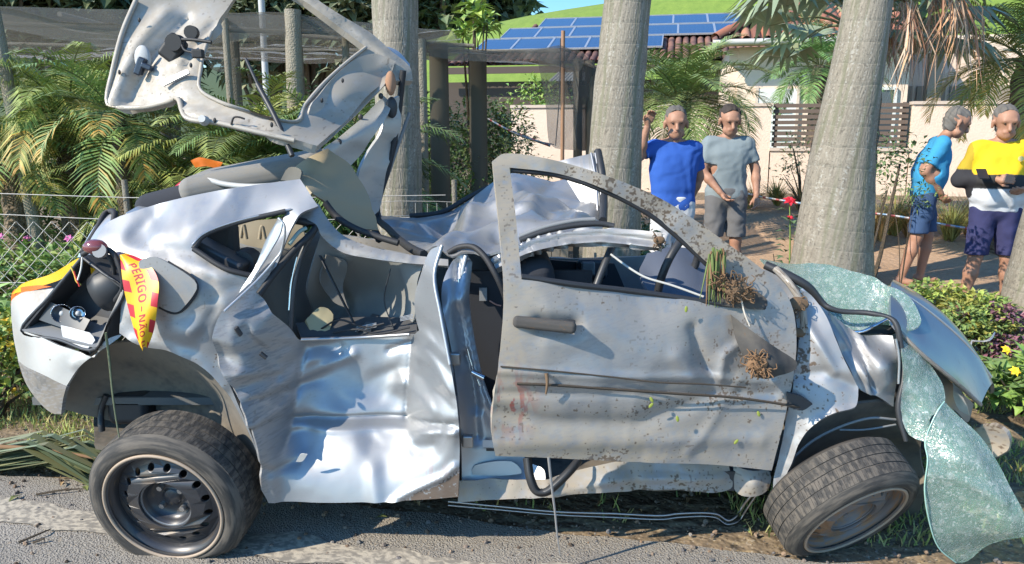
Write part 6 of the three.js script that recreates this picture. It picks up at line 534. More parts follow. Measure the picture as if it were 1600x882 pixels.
// ---------- fence, nursery, house ----------
M.wood = std([.30, .26, .20], .95, 0, { map: barkT.clone(), bumpMap: barkB, bumpScale: .01 }); M.wood.map = null; M.wire = std([.42, .40, .37], .6, .4); M.post = std([.26, .23, .18], .95, 0, { bumpMap: barkB, bumpScale: .01 });
{ const t = thing('chain_link_fence', 'rusty chain-link fence with strand wires in front of the nursery', 'fence'); const z = -4.75, x0 = -5.2, x1 = -.35, gs = []; const y0 = .12, y1 = 1.02, s = .055; for (let x = x0; x < x1; x += s * 2) { const n = Math.round((y1 - y0) / s); for (const k of [-1, 1]) { const pos = []; for (let i = 0; i <= n; i++) pos.push([x + (i % 2 ? s * k : 0), y0 + i * s, z + (i % 2 ? .003 * k : -.003 * k) + .02 * Math.sin(x * 2)]); for (let i = 0; i < n; i++) gs.push(barG(pos[i], pos[i + 1], .0023, 3)); } } mesh('mesh_wires', merge(gs), M.wire, t); for (const [y, dy] of [[1.16, .02], [1.03, .03], [.62, .01]]) tube('strand_wire', M.wire, t, [[x0, y, z], [-3.6, y + dy, z], [-2, y - dy, z], [-.4, y, z]], .003); for (const x of [-5.1, -2.34, -.35]) tube('fence_post', M.post, t, [[x, -.1, z - .03], [x + .01, .6, z - .03], [x, 1.25, z - .03]], .018); tube('barb_twist', M.wire, t, [[-2.4, .55, z], [-2.34, .78, z + .02], [-2.36, .9, z]], .006); }
{ const t = thing('wire_mesh_panel', 'welded wire mesh panel in front of the royal palm behind the car roof', 'fence'); const z = -4.85, gs = []; for (let x = -.95; x < .1; x += .07) gs.push(barG([x, .2, z], [x + .01 * Math.sin(x * 20), 1.12 - .02 * Math.sin(x * 9), z], .0019, 4)); for (let y = .3; y < 1.13; y += .09) for (let x = -.95; x < .05; x += .25) gs.push(barG([x, y + .01 * Math.sin(x * 8), z + .003], [x + .25, y + .01 * Math.sin((x + .25) * 8), z + .003], .0019, 4)); mesh('wires', merge(gs), M.wire, t); for (const x of [-.95, .08]) tube('stake', M.post, t, [[x, -.05, z - .01], [x, .6, z - .01], [x, 1.14, z - .01]], .012); }
tag(sheet('orange_tape_knot', std([.75, .17, .01], .5), scene, { o: [[-1.896,1.367,-4.7,1],[-1.842,1.386,-4.7],[-1.775,1.371,-4.7],[-1.708,1.356,-4.7,1],[-1.741,1.322,-4.7],[-1.808,1.334,-4.7],[-1.873,1.326,-4.7,1]], h: .02, t: .003, n: .03, nf: 16 }), 'crumpled orange tape knotted on the fence above the boot', 'tape');
{ const p = gp([-2.928,0.836,-5]); const t = thing('plant_pot', 'ribbed black planter pot standing at the chain-link fence', 'pot', p); mesh('pot_body', new THREE.LatheGeometry([[0, 0], [.15, 0], [.18, .3], [.195, .3], [.195, .33], [.17, .33], [.16, .28], [0, .28]].map(q => new THREE.Vector2(...q)), 28), M.plastic, t); const acc = new Acc(); srand(300); tuft(acc, [0, .28, 0], 40, .16, [.3, .2, .08], .9, .012); mesh('dry_plant', acc.build(), M.dry, t); }
// shade house
{ const t = thing('shade_house', 'black shade-net nursery roof on wooden posts behind the tailgate', 'shade house'); const posts = [[-3.8, -6.0, 2.6, .05, .22], [-2.8, -8.2, 2.6, .06, 0], [-1.92, -7.2, 2.6, .075, -.05], [-2.15, -8.2, 2.4, .05, 0], [-1.2, -9.6, 2.5, .05, 0], [-.85, -7.6, 2.4, .055, 0], [-.72, -8.0, 2.4, .10, 0], [-.36, -8.6, 2.4, .10, 0], [-2.45, -7.0, 2.5, .03, .02], [-1.55, -7.6, 2.5, .035, 0], [-3.2, -7.4, 2.5, .035, -.03], [-5.4, -9.5, 2.5, .06, 0], [-3.6, -10.5, 2.5, .06, 0], [-6.4, -7.4, 2.5, .06, 0]]; for (const [x, z, h, r, l] of posts) tube('post', r > .09 ? std([.12, .10, .07], .95) : M.post, t, [[x + l, terrainY(x, z) - .1, z], [x + l * .5, h / 2, z], [x, h, z]], [r * 1.05, r, r * .95], { rs: 10 });
  for (const [a, b] of [[[-6.5, 2.5, -6.6], [-.9, 2.45, -7.6]], [[-6.5, 2.6, -9.6], [.6, 2.5, -9.6]], [[-2.8, 2.58, -8.2], [-.4, 2.45, -8.6]], [[-3.8, 2.52, -6.9], [-3.6, 2.6, -10.5]], [[-1.9, 2.55, -7.2], [-1.2, 2.55, -10.5]]]) tube('cross_pole', M.post, t, [a, [(a[0] + b[0]) / 2, (a[1] + b[1]) / 2 - .03, (a[2] + b[2]) / 2], b], .022);
  const netT = tileTex(256, (u, v) => { const k = ((u * 64) % 1 < .45 || (v * 64) % 1 < .45) ? 1 : .25; const q = k * (.75 + .25 * fbm(u * 5, v * 5, 3)); return [q, q, q]; }, false); netT.repeat.set(6, 6);
  M.net = new THREE.MeshPhysicalMaterial({ color: lin(.24, .22, .19), roughness: 1, transmission: .45, thickness: 0, transparent: true, opacity: .4, side: THREE.DoubleSide });
  sheet('net_roof', M.net, t, { proj: 'xz', o: [[-7, 2.52, -6.4, 1], [-5.6, 2.42, -6.5], [-4.5, 2.55, -6.5], [-3.2, 2.38, -6.8], [-1.9, 2.58, -7.2], [-1.2, 2.42, -7.4], [-.6, 2.5, -7.6, 1], [-.5, 2.55, -10, 1], [-2, 2.6, -12.5], [-7, 2.7, -12.5, 1]], k: [[-3.6, 2.42, -8], [-5.5, 2.4, -9], [-2, 2.46, -9], [-4, 2.6, -10.5]], h: .12, t: .002, n: .09, nf: 1.2 });
  sheet('net_valance', M.net, t, { o: [[-7, 2.5, -6.42, 1], [-4.5, 2.53, -6.52], [-1.9, 2.55, -7.22], [-.6, 2.48, -7.62, 1], [-.8, 2.34, -7.6], [-1.9, 2.40, -7.2], [-3.1, 2.22, -6.85], [-4.5, 2.40, -6.5], [-5.6, 2.24, -6.5], [-7, 2.34, -6.4, 1]], h: .08, t: .002, n: .05, nf: 2 });
  sheet('net_pocket', M.net, t, { o: [[-2.818,2.227,-7.4,1],[-2.645,2.205,-7.4],[-2.488,2.216,-7.4,1],[-2.529,2.115,-7.4],[-2.636,2.086,-7.4],[-2.739,2.115,-7.4]], h: .06, t: .002 });
}
{ const t = thing('shade_net_bay', 'smaller shade-net bay with a net side curtain before the peach wall', 'shade house'); for (const [p, q, r] of [[[0.527,1.307,-8.2], [0.512,2.553,-8.2], .02], [[0.87,1.332,-8.6], [0.825,2.3,-8.6], .05], [[-0.921,1.372,-8.2], [-0.911,2.442,-8.2], .045], [[0.75,1.326,-8.9], [0.72,2.348,-8.9], .05]]) tube('post', r > .04 ? std([.13, .11, .08], .95) : std([.30, .17, .10], .8), t, [[p[0], 0, p[2]], [(p[0] + q[0]) / 2, 1.2, p[2]], q], r, { rs: 8 });
  sheet('net_roof', M.net, t, { proj: 'xz', o: [[-0.88,2.373,-7.6,1],[-0.603,2.35,-7.7],[-0.184,2.29,-7.8],[0.314,2.347,-8],[0.676,2.343,-8.2],[0.846,2.236,-8.4,1],[0.983,2.283,-9.6,1],[0.315,2.392,-10],[-0.462,2.404,-9.8],[-1.082,2.405,-9.5,1]], h: .1, t: .002, n: .06, nf: 1.6 });
  sheet('net_edge', M.net, t, { o: [[-0.878,2.382,-7.58,1],[-0.601,2.383,-7.68],[-0.365,2.32,-7.75],[0,2.331,-7.85],[0.312,2.36,-7.95],[0.505,2.389,-8.05],[0.722,2.256,-8.2,1],[0.678,2.156,-8.2],[0.507,2.181,-8.05],[0.186,2.252,-7.9],[-0.245,2.219,-7.8],[-0.605,2.233,-7.7],[-0.883,2.27,-7.6,1]], h: .05, t: .002, n: .05, nf: 4 });
  sheet('net_curtain', M.net, t, { o: [[0.248,2.328,-8.3,1],[0.516,2.256,-8.2],[0.677,2.231,-8.2,1],[0.675,1.792,-8.25],[0.666,1.371,-8.3,1],[0.455,1.39,-8.35],[0.39,1.436,-8.4],[0.347,1.862,-8.4]], h: .07, t: .002, n: .06, nf: 3 });
  sheet('net_curtain', std([.10, .095, .085], .95, 0, { transparent: true, opacity: .75 }), t, { o: [[0.688,2.29,-8.5,1],[0.894,2.234,-8.6,1],[0.88,1.806,-8.65],[0.837,1.358,-8.7,1],[0.699,1.387,-8.55],[0.695,1.866,-8.5]], h: .07, t: .002, n: .08, nf: 4 });
  tube('guy_cord', M.black, t, [[0.481,2.467,-8.1],[0.475,1.912,-8.1],[0.441,1.419,-8.1]], .006); tube('guy_cord', M.wire, t, [[-0.027,1.569,-8.6],[0.206,1.481,-8.6],[0.455,1.427,-8.6]], .006); }
for (const [x, w, i] of [[.35, .3, 0], [.72, .25, 1]]) { const t = thing('seedling_crate', i ? 'weathered grey board crate behind the crumpled roof, nearer the palm trunk' : 'low grey board crate of seedlings behind the crumpled roof', 'crate', [x, terrainY(x, -6.9) + .0, -6.9]); for (let k = 0; k < 4; k++) mesh('board', boxG(w / 4 - .006, .75 + .06 * Math.sin(k * 5 + i), .02, -w / 2 + (k + .5) * w / 4, .36, 0), std([.2, .18, .15], .95), t); mesh('rail', boxG(w, .05, .02, 0, .5, -.022), M.post, t); }
// garden wall and slatted fence
const stuccoT = tileTex(512, (u, v) => { const a = fbm(u * 5, v * 5, 4), b = vn(u * 120, v * 120); const k = .93 + .1 * a + .05 * b; return [.70 * k, .55 * k, .44 * k]; }); stuccoT.repeat.set(.5, .5); const stB = tileTex(256, (u, v) => { const a = fbm(u * 50, v * 50, 2); return [a, a, a]; }, false);
M.stucco = std([1, 1, 1], .9, 0, { map: stuccoT, bumpMap: stB, bumpScale: .004 }); M.coping = std([.55, .45, .37], .85);
M.houseWall = M.stucco;
function wallRun(label, x0, x1, z, y0, y1) { const t = thing('garden_wall', label, 'wall', [(x0 + x1) / 2, y0, z]); const g = boxG(x1 - x0, y1 - y0, .18, 0, (y1 - y0) / 2, 0); { const a = g.attributes.uv, p = g.attributes.position; for (let i = 0; i < a.count; i++) a.setXY(i, p.getX(i), p.getY(i)); } mesh('wall_body', g, M.stucco, t); mesh('coping', boxG(x1 - x0 + .04, .05, .24, 0, y1 - y0 + .026, 0), M.coping, t); return t; }
const wy = .35;
wallRun('peach rendered garden wall behind the shade net and the date palm', -.1, 4.36, -13.4, wy, 2.02);
wallRun('low peach plinth wall under the slatted fence', 4.38, 6.55, -13.4, wy, 1.28);
wallRun('peach rendered garden wall behind the men in cyan and yellow', 6.57, 12, -13.4, wy, 2.03);
{ const t = thing('slatted_fence', 'brown horizontal slat fence between the two peach walls', 'fence', [5.46, 1.335, -13.4]); const m = std([.13, .095, .075], .8); for (let i = 0; i < 8; i++) mesh('slat', boxG(2.12, .062, .025, 0, .05 + i * .092, 0), m, t); for (const x of [-1.0, 0, 1.0]) mesh('post', boxG(.05, .74, .04, x, .37, -.034), m, t); }
// lawn behind fence, hill
const lawnT = tileTex(512, (u, v) => { const a = fbm(u * 20, v * 20, 4), b = vn(u * 140, v * 140); return mixc([.10, .17, .025], [.22, .30, .05], a * .6 + b * .4); }); lawnT.repeat.set(.2, .2); M.lawn = std([1, 1, 1], .95, 0, { map: lawnT });
struct('lawn', gridG(-.5, 14, -17.6, -13.6, 1, () => .62), M.lawn);
struct('hill', gridG(-5, 60, -110, -29, 2, (x, z) => { const D = -z; const c = clamp(7.6 + .22 * x, 1, 13); return -1 + (c + 1) * ss(28, 44, D) + .8 * (fbm(x * .1, z * .1, 3) - .5) * ss(28, 40, D); }), M.lawn);
struct('far_hill', gridG(-160, 40, -190, -60, 6, (x, z) => { const D = -z; return -2 + (14 - 6 * ss(-10, 30, x)) * ss(60, 120, D) * (1 + .35 * (fbm(x * .03, z * .03, 3) - .5)); }), std([.07, .10, .045], 1));
// house
{ const H = thing('house', 'peach single-storey house with clay tile roof and white shuttered door', 'house'); H.position.y = -.3; const z = -17.8; const wall = (x0, x1, y0, y1, zz, m = M.stucco) => { const g = boxG(x1 - x0, y1 - y0, .2, (x0 + x1) / 2, (y0 + y1) / 2, zz); const a = g.attributes.uv, p = g.attributes.position; for (let i = 0; i < a.count; i++) a.setXY(i, p.getX(i), p.getY(i)); return mesh('wall', g, m, H); };
  wall(4.1, 7.6, .4, 3.75, z); wall(7.62, 11.5, .4, 3.75, z - 2.2); wall(7.51, 7.61, .4, 3.75, z - 1.2); 
  { const g = boxG(.2, 3.35, 6, 4.0, 2.07, z - 3); const a = g.attributes.uv, p = g.attributes.position; for (let i = 0; i < a.count; i++) a.setXY(i, p.getZ(i), p.getY(i)); mesh('wall', g, M.stucco, H); }
  const door = mesh('door', boxG(.8, 2.2, .06, 4.95, 1.75, z + .14), std([.62, .62, .60], .5), H); for (let i = 0; i < 9; i++) mesh('louvre', boxG(.62, .03, .03, 4.95, .95 + i * .2, z + .18), std([.55, .55, .53], .5), door); mesh('door_frame', boxG(.06, 2.3, .08, 4.52, 1.75, z + .15), M.coping, door); mesh('door_frame', boxG(.06, 2.3, .08, 5.38, 1.75, z + .15), M.coping, door); mesh('door_handle', boxG(.03, .12, .05, 5.25, 1.6, z + .2), M.steel, door);
  const win = mesh('window', boxG(1.3, 1.2, .06, 6.7, 2.2, z + .12), std([.05, .06, .07], .1), H); for (const x of [6.05, 6.7, 7.35]) mesh('window_frame', boxG(.06, 1.26, .1, x, 2.2, z + .14), std([.6, .6, .58], .5), win); for (const y of [1.57, 2.83]) mesh('window_frame', boxG(1.36, .06, .1, 6.7, y, z + .14), std([.6, .6, .58], .5), win);
  // veranda to the right
  for (const x of [8.2, 9.3, 10.6]) mesh('column', boxG(.28, 3.3, .28, x, 2.0, z - .3), std([.32, .24, .19], .85), H); mesh('veranda_beam', boxG(4.6, .35, .3, 9.5, 3.75, z - .3), M.stucco, H); for (let i = 0; i < 5; i++) mesh('shutter_panel', boxG(.62, 2.4, .05, 7.95 + i * .72, 1.8, z - 2.05), std([.26, .22, .18], .7), H);
  // tiled hip over the front room: each barrel tile its own piece
  const tileM = [[.34, .13, .075], [.27, .10, .06], [.20, .085, .06], [.40, .19, .12]].map(c => std(c, .9)); const tg2 = new THREE.CylinderGeometry(.105, .09, .52, 8, 1, true, -Math.PI / 2, Math.PI); tg2.rotateX(-Math.PI / 2); const rf = new THREE.Group(); rf.name = 'front_roof'; H.add(rf); srand(400); const sl = .42; for (let r = 0; r < 6; r++) for (let c = 0; c < 19; c++) { const x = 3.75 + c * .215; if (x < 3.7 + r * .32) continue; const t = mesh('roof_tile', tg2, tileM[Math.floor(R() * 4)], rf); t.position.set(x + RR(-.01, .01), 3.92 + r * .42 * Math.sin(sl) + RR(-.008, .008), z + .55 - r * .42 * Math.cos(sl)); t.rotation.set(sl, 0, 0); }
  const dk = std([.12, .06, .045], .95); { const g = new THREE.BufferGeometry(); const P = [[3.55, 3.83, z + .82], [7.9, 3.83, z + .82], [7.9, 5.0, z - 1.85], [5.6, 5.0, z - 1.85], [3.55, 3.83, z - 3.2]]; g.setAttribute('position', new THREE.Float32BufferAttribute([...P[0], ...P[1], ...P[2], ...P[0], ...P[2], ...P[3], ...P[0], ...P[3], ...P[4]], 3)); g.setAttribute('uv', new THREE.Float32BufferAttribute(new Array(18).fill(0), 2)); g.computeVertexNormals(); mesh('roof_deck', g, dk, rf); }
  for (let i = 0; i < 7; i++) { const t = mesh('ridge_tile', tg2, tileM[i % 4], rf); const k = i / 7; t.position.set(3.6 + 2 * k + .1, 3.95 + 1.17 * k, z + .78 - 2.6 * k); t.rotation.set(.36, -.65, 0, 'YXZ'); t.scale.set(1.15, 1.15, 1.1); }
  mesh('gutter', tubeG([[3.5, 3.78, z + .85], [5.5, 3.78, z + .85], [7.9, 3.78, z + .85]], .06, 8, 2), std([.5, .48, .45], .5), rf); mesh('soffit', boxG(4.35, .03, .8, 5.72, 3.79, z + .45), M.coping, rf);
  // the long main roof with solar panels
  const O = V(-4.3, 3.75, -21), ux = V(1, 0, 0), us = V(0, .30, -.954); const at = (u, s, n = 0) => O.clone().addScaledVector(ux, u).addScaledVector(us, s).add(V(0, .954 * n, .30 * n)); const mr = new THREE.Group(); mr.name = 'main_roof'; H.add(mr);
  { const q = [at(.6, 0), at(9.6, 0), at(9.6, 6.2), at(2.6, 6.2)]; const g = new THREE.BufferGeometry(); g.setAttribute('position', new THREE.Float32BufferAttribute([q[0], q[1], q[2], q[0], q[2], q[3]].flatMap(v => v.toArray()), 3)); g.setAttribute('uv', new THREE.Float32BufferAttribute(new Array(12).fill(0), 2)); g.computeVertexNormals(); mesh('roof_deck', g, dk, mr); }
  const gs = [[], [], []]; srand(410); for (let c = 0; c < 44; c++) for (let r = 0; r < 18; r++) { const u = .75 + c * .205, s = .15 + r * .345; if (u < .6 + s * .32 || u > 9.55) continue; if (r > 13 && c % 2) continue; const g = new THREE.CylinderGeometry(.095, .08, .42, 5, 1, true, -Math.PI / 2, Math.PI); g.rotateX(-Math.PI / 2); g.rotateX(.305); const p = at(u + RR(-.01, .01), s, .05 + RR(-.01, .01)); g.translate(p.x, p.y, p.z); gs[Math.floor(R() * 3)].push(g); } gs.forEach((l, i) => { const m = mesh('roof_tiles', merge(l), std([[.17, .085, .065], [.12, .06, .05], [.22, .11, .08]][i], .95), mr); m.userData.kind = 'stuff'; });
  const cellT = dtex(256, 128, (i, j) => { const a = (i % 32) < 2 || (j % 32) < 2; const b = (i % 8) < 1; return a ? [.085, .12, .22] : b ? [.045, .075, .16] : [.028, .055, .135]; }); M.cell = new THREE.MeshPhysicalMaterial({ map: cellT, roughness: .12, metalness: .2, clearcoat: .6, clearcoatRoughness: .05, side: THREE.DoubleSide }); M.cellFrame = std([.55, .56, .58], .35, .6);
  const sp = thing('solar_array', 'blue solar panels in rows on the clay tile roof', 'solar panels', [0, -.3, 0]); const panel = (u, s) => { const p = new THREE.Group(); p.name = 'solar_panel'; sp.add(p); const c = at(u, s, .22); p.position.copy(c); p.rotation.x = .305; mesh('cell_face', new THREE.BoxGeometry(1.0, .02, 1.55), M.cell, p); for (const z2 of [-.79, .79]) mesh('frame', boxG(1.04, .05, .035, 0, .0, z2), M.cellFrame, p); for (const x2 of [-.515, .515]) mesh('frame', boxG(.03, .05, 1.61, x2, 0, 0), M.cellFrame, p); }; for (let i = 0; i < 5; i++) panel(1.9 + i * 1.06, 1.75); for (let i = 0; i < 8; i++) panel(2.3 + i * 1.06, 3.45); for (let i = 0; i < 6; i++) panel(3.2 + i * 1.06, 5.15);
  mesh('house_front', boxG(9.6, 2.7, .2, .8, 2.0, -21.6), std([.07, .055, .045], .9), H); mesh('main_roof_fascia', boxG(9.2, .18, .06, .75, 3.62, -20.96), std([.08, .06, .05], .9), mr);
  const cg = []; for (let i = 0; i < 26; i++) { const g = new THREE.CylinderGeometry(.05, .05, 1.7, 6, 1, true, -Math.PI / 2, Math.PI); g.rotateX(-Math.PI / 2 + .2); g.translate(-.3 + i * .09, 3.3, -19.8); cg.push(g); } mesh('corrugated_canopy', merge(cg), std([.33, .32, .29], .8), H);
}
// far trees
function farTree(px, D, h, r, cols, seed, label) { const x = (px - 800) / 1230 * D * 1.05; return leafy('forest_tree', label, 'tree', [x, -1 + 0, -D], { rx: r, ry: h * .38, cy: h * .66, nc: 34, nl: 60, ll: h * .085, lw: h * .04, cols, stemR: h * .018, cr: .34, seed, stem: 'trunk' }, 'trees behind the hill'); }
[[20, 62, 21, 5], [90, 58, 19, 4.5], [160, 66, 22, 5.5], [235, 60, 20, 4.5], [300, 66, 19, 5], [440, 62, 17.5, 4.2], [505, 64, 20, 4.6], [570, 60, 19, 4.4], [650, 66, 21, 4.5], [690, 62, 18.5, 3.5], [722, 70, 19, 3.5], [775, 70, 20, 4], [-60, 60, 21, 5]].forEach(([px, D, h, r], i) => farTree(px, D, h, r, i % 3 ? [[.085, .12, .06], [.11, .135, .075]] : [[.06, .10, .045], [.09, .12, .05]], 500 + i, 'grey-green forest tree rising beyond the nursery and the grass hill'));
// utility pole
{ const t = thing('utility_pole', 'thin pale utility pole seen above the nursery netting', 'pole', [-7.6, 0, -25]); tube('shaft', M.lightgrey, t, [[0, -.2, 0], [0, 4, 0], [0, 9, 0]], .1); mesh('cross_arm', boxG(1.6, .1, .1, 0, 8.2, 0), M.post, t); tube('cable', M.black, t, [[-30, 7.4, 0], [0, 8.2, .1], [30, 7.0, 0]], .012); }
// barrier tapes
{ const bt = dtex(256, 8, (i) => (i % 64) < 32 ? [.62, .60, .62] : (i % 128 < 64 ? [.55, .16, .16] : [.25, .40, .6])); bt.repeat.set(2.5, 1); const m = std([1, 1, 1], .5, 0, { map: bt }); const tp = (name, pts, label) => { const t = tag(mesh(name, tubeG(pts, .015, 6, 8, .12), m), label, 'tape'); { const a = t.geometry.attributes.uv; for (let i = 0; i < a.count; i++) a.setXY(i, a.getY(i), a.getX(i)); } return t; }; tp('barrier_tape', [[3.116,0.775,-11],[3.287,0.731,-10.4],[3.653,0.68,-10],[4.137,0.619,-9.6],[4.591,0.576,-9.4],[5.103,0.491,-9.2],[5.366,0.454,-9]], 'striped barrier tape strung along the sandy forecourt'); tp('barrier_tape', [[-0.297,1.725,-9.8],[0,1.568,-9.4],[0.433,1.41,-9]], 'striped barrier tape hanging in the shade-house bay'); }
// warning tape on the car's tail
{ const c = document.createElement('canvas'); c.width = 512; c.height = 256; const x = c.getContext('2d'); x.fillStyle = '#d9a70c'; x.fillRect(0, 0, 512, 256); x.fillStyle = '#b5202a'; for (let i = 0; i < 5; i++) { x.save(); x.translate(20 + i * 120, 0); x.beginPath(); x.moveTo(0, 0); x.lineTo(62, 0); x.lineTo(44, 52); x.lineTo(-18, 52); x.fill(); x.beginPath(); x.moveTo(20, 204); x.lineTo(82, 204); x.lineTo(64, 256); x.lineTo(2, 256); x.fill(); x.restore(); } x.font = 'bold 96px sans-serif'; x.fillStyle = '#a01822'; x.textBaseline = 'middle'; x.fillText('PERIGO', 66, 128, 215); x.fillText('-', 292, 124, 28); x.fillText('NÃO', 328, 128, 118); x.fillText('U', 462, 128, 46); const tx = new THREE.CanvasTexture(c); tx.colorSpace = THREE.SRGBColorSpace; const m = std([1, 1, 1], .42, 0, { map: tx }); const t = thing('warning_tape', 'yellow and red printed warning tape knotted on the broken tail light', 'tape');
  const L = [[-1.359,1.101,-2.7],[-1.333,1.048,-2.655],[-1.32,0.986,-2.63],[-1.304,0.913,-2.61],[-1.285,0.848,-2.6],[-1.259,0.793,-2.595]], Rr = [[-1.334,1.107,-2.69],[-1.237,1.074,-2.645],[-1.195,1.021,-2.62],[-1.195,0.948,-2.6],[-1.214,0.867,-2.595],[-1.24,0.803,-2.593]]; const N = 24, K = 6, cl = new THREE.CatmullRomCurve3(L.map(A)), cr2 = new THREE.CatmullRomCurve3(Rr.map(A)); const p = [], uv = [], I = []; for (let s = 0; s < 2; s++) for (let i = 0; i <= N; i++) for (let k = 0; k <= K; k++) { const a = cl.getPoint(i / N), b = cr2.getPoint(i / N), q = a.lerp(b, k / K); q.z += .008 * Math.sin(k / K * 4 + i * .3) - s * .0015 + .01 * Math.sin(k / K * Math.PI); p.push(q.x, q.y + (i === N ? .008 * Math.sin(k * 2.3) : 0), q.z); uv.push(i / N, 1 - (1 - k / K)); } const st = (N + 1) * (K + 1); for (let s = 0; s < 2; s++) for (let i = 0; i < N; i++) for (let k = 0; k < K; k++) { const a = s * st + i * (K + 1) + k, b = a + K + 1; s ? I.push(a, a + 1, b, a + 1, b + 1, b) : I.push(a, b, a + 1, a + 1, b, b + 1); } const g = new THREE.BufferGeometry(); g.setAttribute('position', new THREE.Float32BufferAttribute(p, 3)); g.setAttribute('uv', new THREE.Float32BufferAttribute(uv, 2)); g.setIndex(I); g.computeVertexNormals(); mesh('printed_end', g, m, t);
  const ym = std([.68, .40, .01], .42), om = std([.70, .13, .008], .45); sheet('folded_strip', ym, t, { o: [[-1.912,0.911,-2.95,1],[-1.85,0.957,-2.92],[-1.699,1.006,-2.86],[-1.561,1.073,-2.8],[-1.522,1.08,-2.78,1],[-1.543,1.056,-2.79],[-1.651,0.991,-2.84],[-1.763,0.954,-2.88]], h: .02, t: .002, n: .008, nf: 10 }); sheet('folded_strip', om, t, { o: [[-1.945,0.859,-2.985,1],[-1.909,0.923,-2.955],[-1.772,0.959,-2.88],[-1.698,0.96,-2.85,1],[-1.758,0.947,-2.87],[-1.879,0.909,-2.935],[-1.9,0.886,-2.95]], h: .015, t: .002 }); sheet('knot', ym, t, { o: [[-1.539,1.035,-2.83,1],[-1.462,1.018,-2.79],[-1.434,0.992,-2.78,1],[-1.483,0.97,-2.8],[-1.533,0.992,-2.83]], h: .02, t: .003, n: .01 }); sheet('loose_end', om, t, { o: [[-1.667,0.477,-2.98,1],[-1.593,0.482,-2.95],[-1.514,0.445,-2.92,1],[-1.531,0.424,-2.92],[-1.596,0.45,-2.95]], h: .02, t: .002, n: .01 }); }
// the house front and its garden walls stand at an angle to the road
for (const o of scene.children) if (/^(garden_wall|slatted_fence|house|solar_array|lawn)/.test(o.name)) { const a = -.2, c = V(5.4, 0, -13.4); const p = o.position.clone().sub(c).applyAxisAngle(V(0, 1, 0), a).add(c); o.position.copy(p); o.rotation.y = a; }

// ---------- people ----------
function nets(f, b, h) { // surface nets of f<0 over box b=[x0,y0,z0,x1,y1,z1]
  const nx = Math.ceil((b[3] - b[0]) / h) + 1, ny = Math.ceil((b[4] - b[1]) / h) + 1, nz = Math.ceil((b[5] - b[2]) / h) + 1; const F = new Float32Array(nx * ny * nz); const id = (i, j, k) => (k * ny + j) * nx + i; for (let k = 0; k < nz; k++) for (let j = 0; j < ny; j++) for (let i = 0; i < nx; i++) F[id(i, j, k)] = f(b[0] + i * h, b[1] + j * h, b[2] + k * h);
  const vi = new Int32Array(nx * ny * nz).fill(-1), P = [], I = []; for (let k = 0; k < nz - 1; k++) for (let j = 0; j < ny - 1; j++) for (let i = 0; i < nx - 1; i++) { let s = 0, x = 0, y = 0, z = 0, n = 0; const c = []; for (let q = 0; q < 8; q++) { const v = F[id(i + (q & 1), j + (q >> 1 & 1), k + (q >> 2 & 1))]; c.push(v); if (v < 0) s++; } if (s === 0 || s === 8) continue; for (let q = 0; q < 8; q++) for (const m of [1, 2, 4]) if (!(q & m)) { const a = c[q], e = c[q | m]; if ((a < 0) !== (e < 0)) { const t = a / (a - e); x += (q & 1) + (m === 1 ? t : 0); y += (q >> 1 & 1) + (m === 2 ? t : 0); z += (q >> 2 & 1) + (m === 4 ? t : 0); n++; } } vi[id(i, j, k)] = P.length / 3; P.push(b[0] + (i + x / n) * h, b[1] + (j + y / n) * h, b[2] + (k + z / n) * h); }
  const qd = (a, b2, c, d, fl) => fl ? I.push(a, b2, c, a, c, d) : I.push(a, c, b2, a, d, c); for (let k = 1; k < nz - 1; k++) for (let j = 1; j < ny - 1; j++) for (let i = 1; i < nx - 1; i++) { const a = F[id(i, j, k)] < 0; if (a !== (F[id(i + 1, j, k)] < 0)) qd(vi[id(i, j - 1, k - 1)], vi[id(i, j, k - 1)], vi[id(i, j, k)], vi[id(i, j - 1, k)], a); if (a !== (F[id(i, j + 1, k)] < 0)) qd(vi[id(i - 1, j, k - 1)], vi[id(i - 1, j, k)], vi[id(i, j, k)], vi[id(i, j, k - 1)], a); if (a !== (F[id(i, j, k + 1)] < 0)) qd(vi[id(i - 1, j - 1, k)], vi[id(i, j - 1, k)], vi[id(i, j, k)], vi[id(i - 1, j, k)], a); }
  const g = new THREE.BufferGeometry(); g.setAttribute('position', new THREE.Float32BufferAttribute(P, 3)); g.setAttribute('uv', new THREE.Float32BufferAttribute(new Array(P.length / 3 * 2).fill(0), 2)); g.setIndex(I); g.computeVertexNormals(); return g;
}
const cap = (a, b, ra, rb) => ({ a, b, ra, rb }); function capD(c, x, y, z) { const dx = c.b[0] - c.a[0], dy = c.b[1] - c.a[1], dz = c.b[2] - c.a[2], l = dx * dx + dy * dy + dz * dz; const t = l ? clamp(((x - c.a[0]) * dx + (y - c.a[1]) * dy + (z - c.a[2]) * dz) / l) : 0; return Math.hypot(x - c.a[0] - dx * t, y - c.a[1] - dy * t, (z - c.a[2] - dz * t) * (c.fz || 1)) - (c.ra + (c.rb - c.ra) * t); }
const field = (cs, k = .03) => (x, y, z) => { let d = 1e3; for (const c of cs) { const e = capD(c, x, y, z); const h = clamp(.5 + .5 * (e - d) / k); d = e + (d - e) * h - k * h * (1 - h); if (!isFinite(d)) d = e; } return d; };
const L3 = (a, b, t) => [0, 1, 2].map(i => a[i] + (b[i] - a[i]) * t);
function bbox(cs, m) { const b = [1e9, 1e9, 1e9, -1e9, -1e9, -1e9]; for (const c of cs) for (const p of [c.a, c.b]) for (let i = 0; i < 3; i++) { b[i] = Math.min(b[i], p[i] - Math.max(c.ra, c.rb) - m); b[i + 3] = Math.max(b[i + 3], p[i] + Math.max(c.ra, c.rb) + m); } return b; }
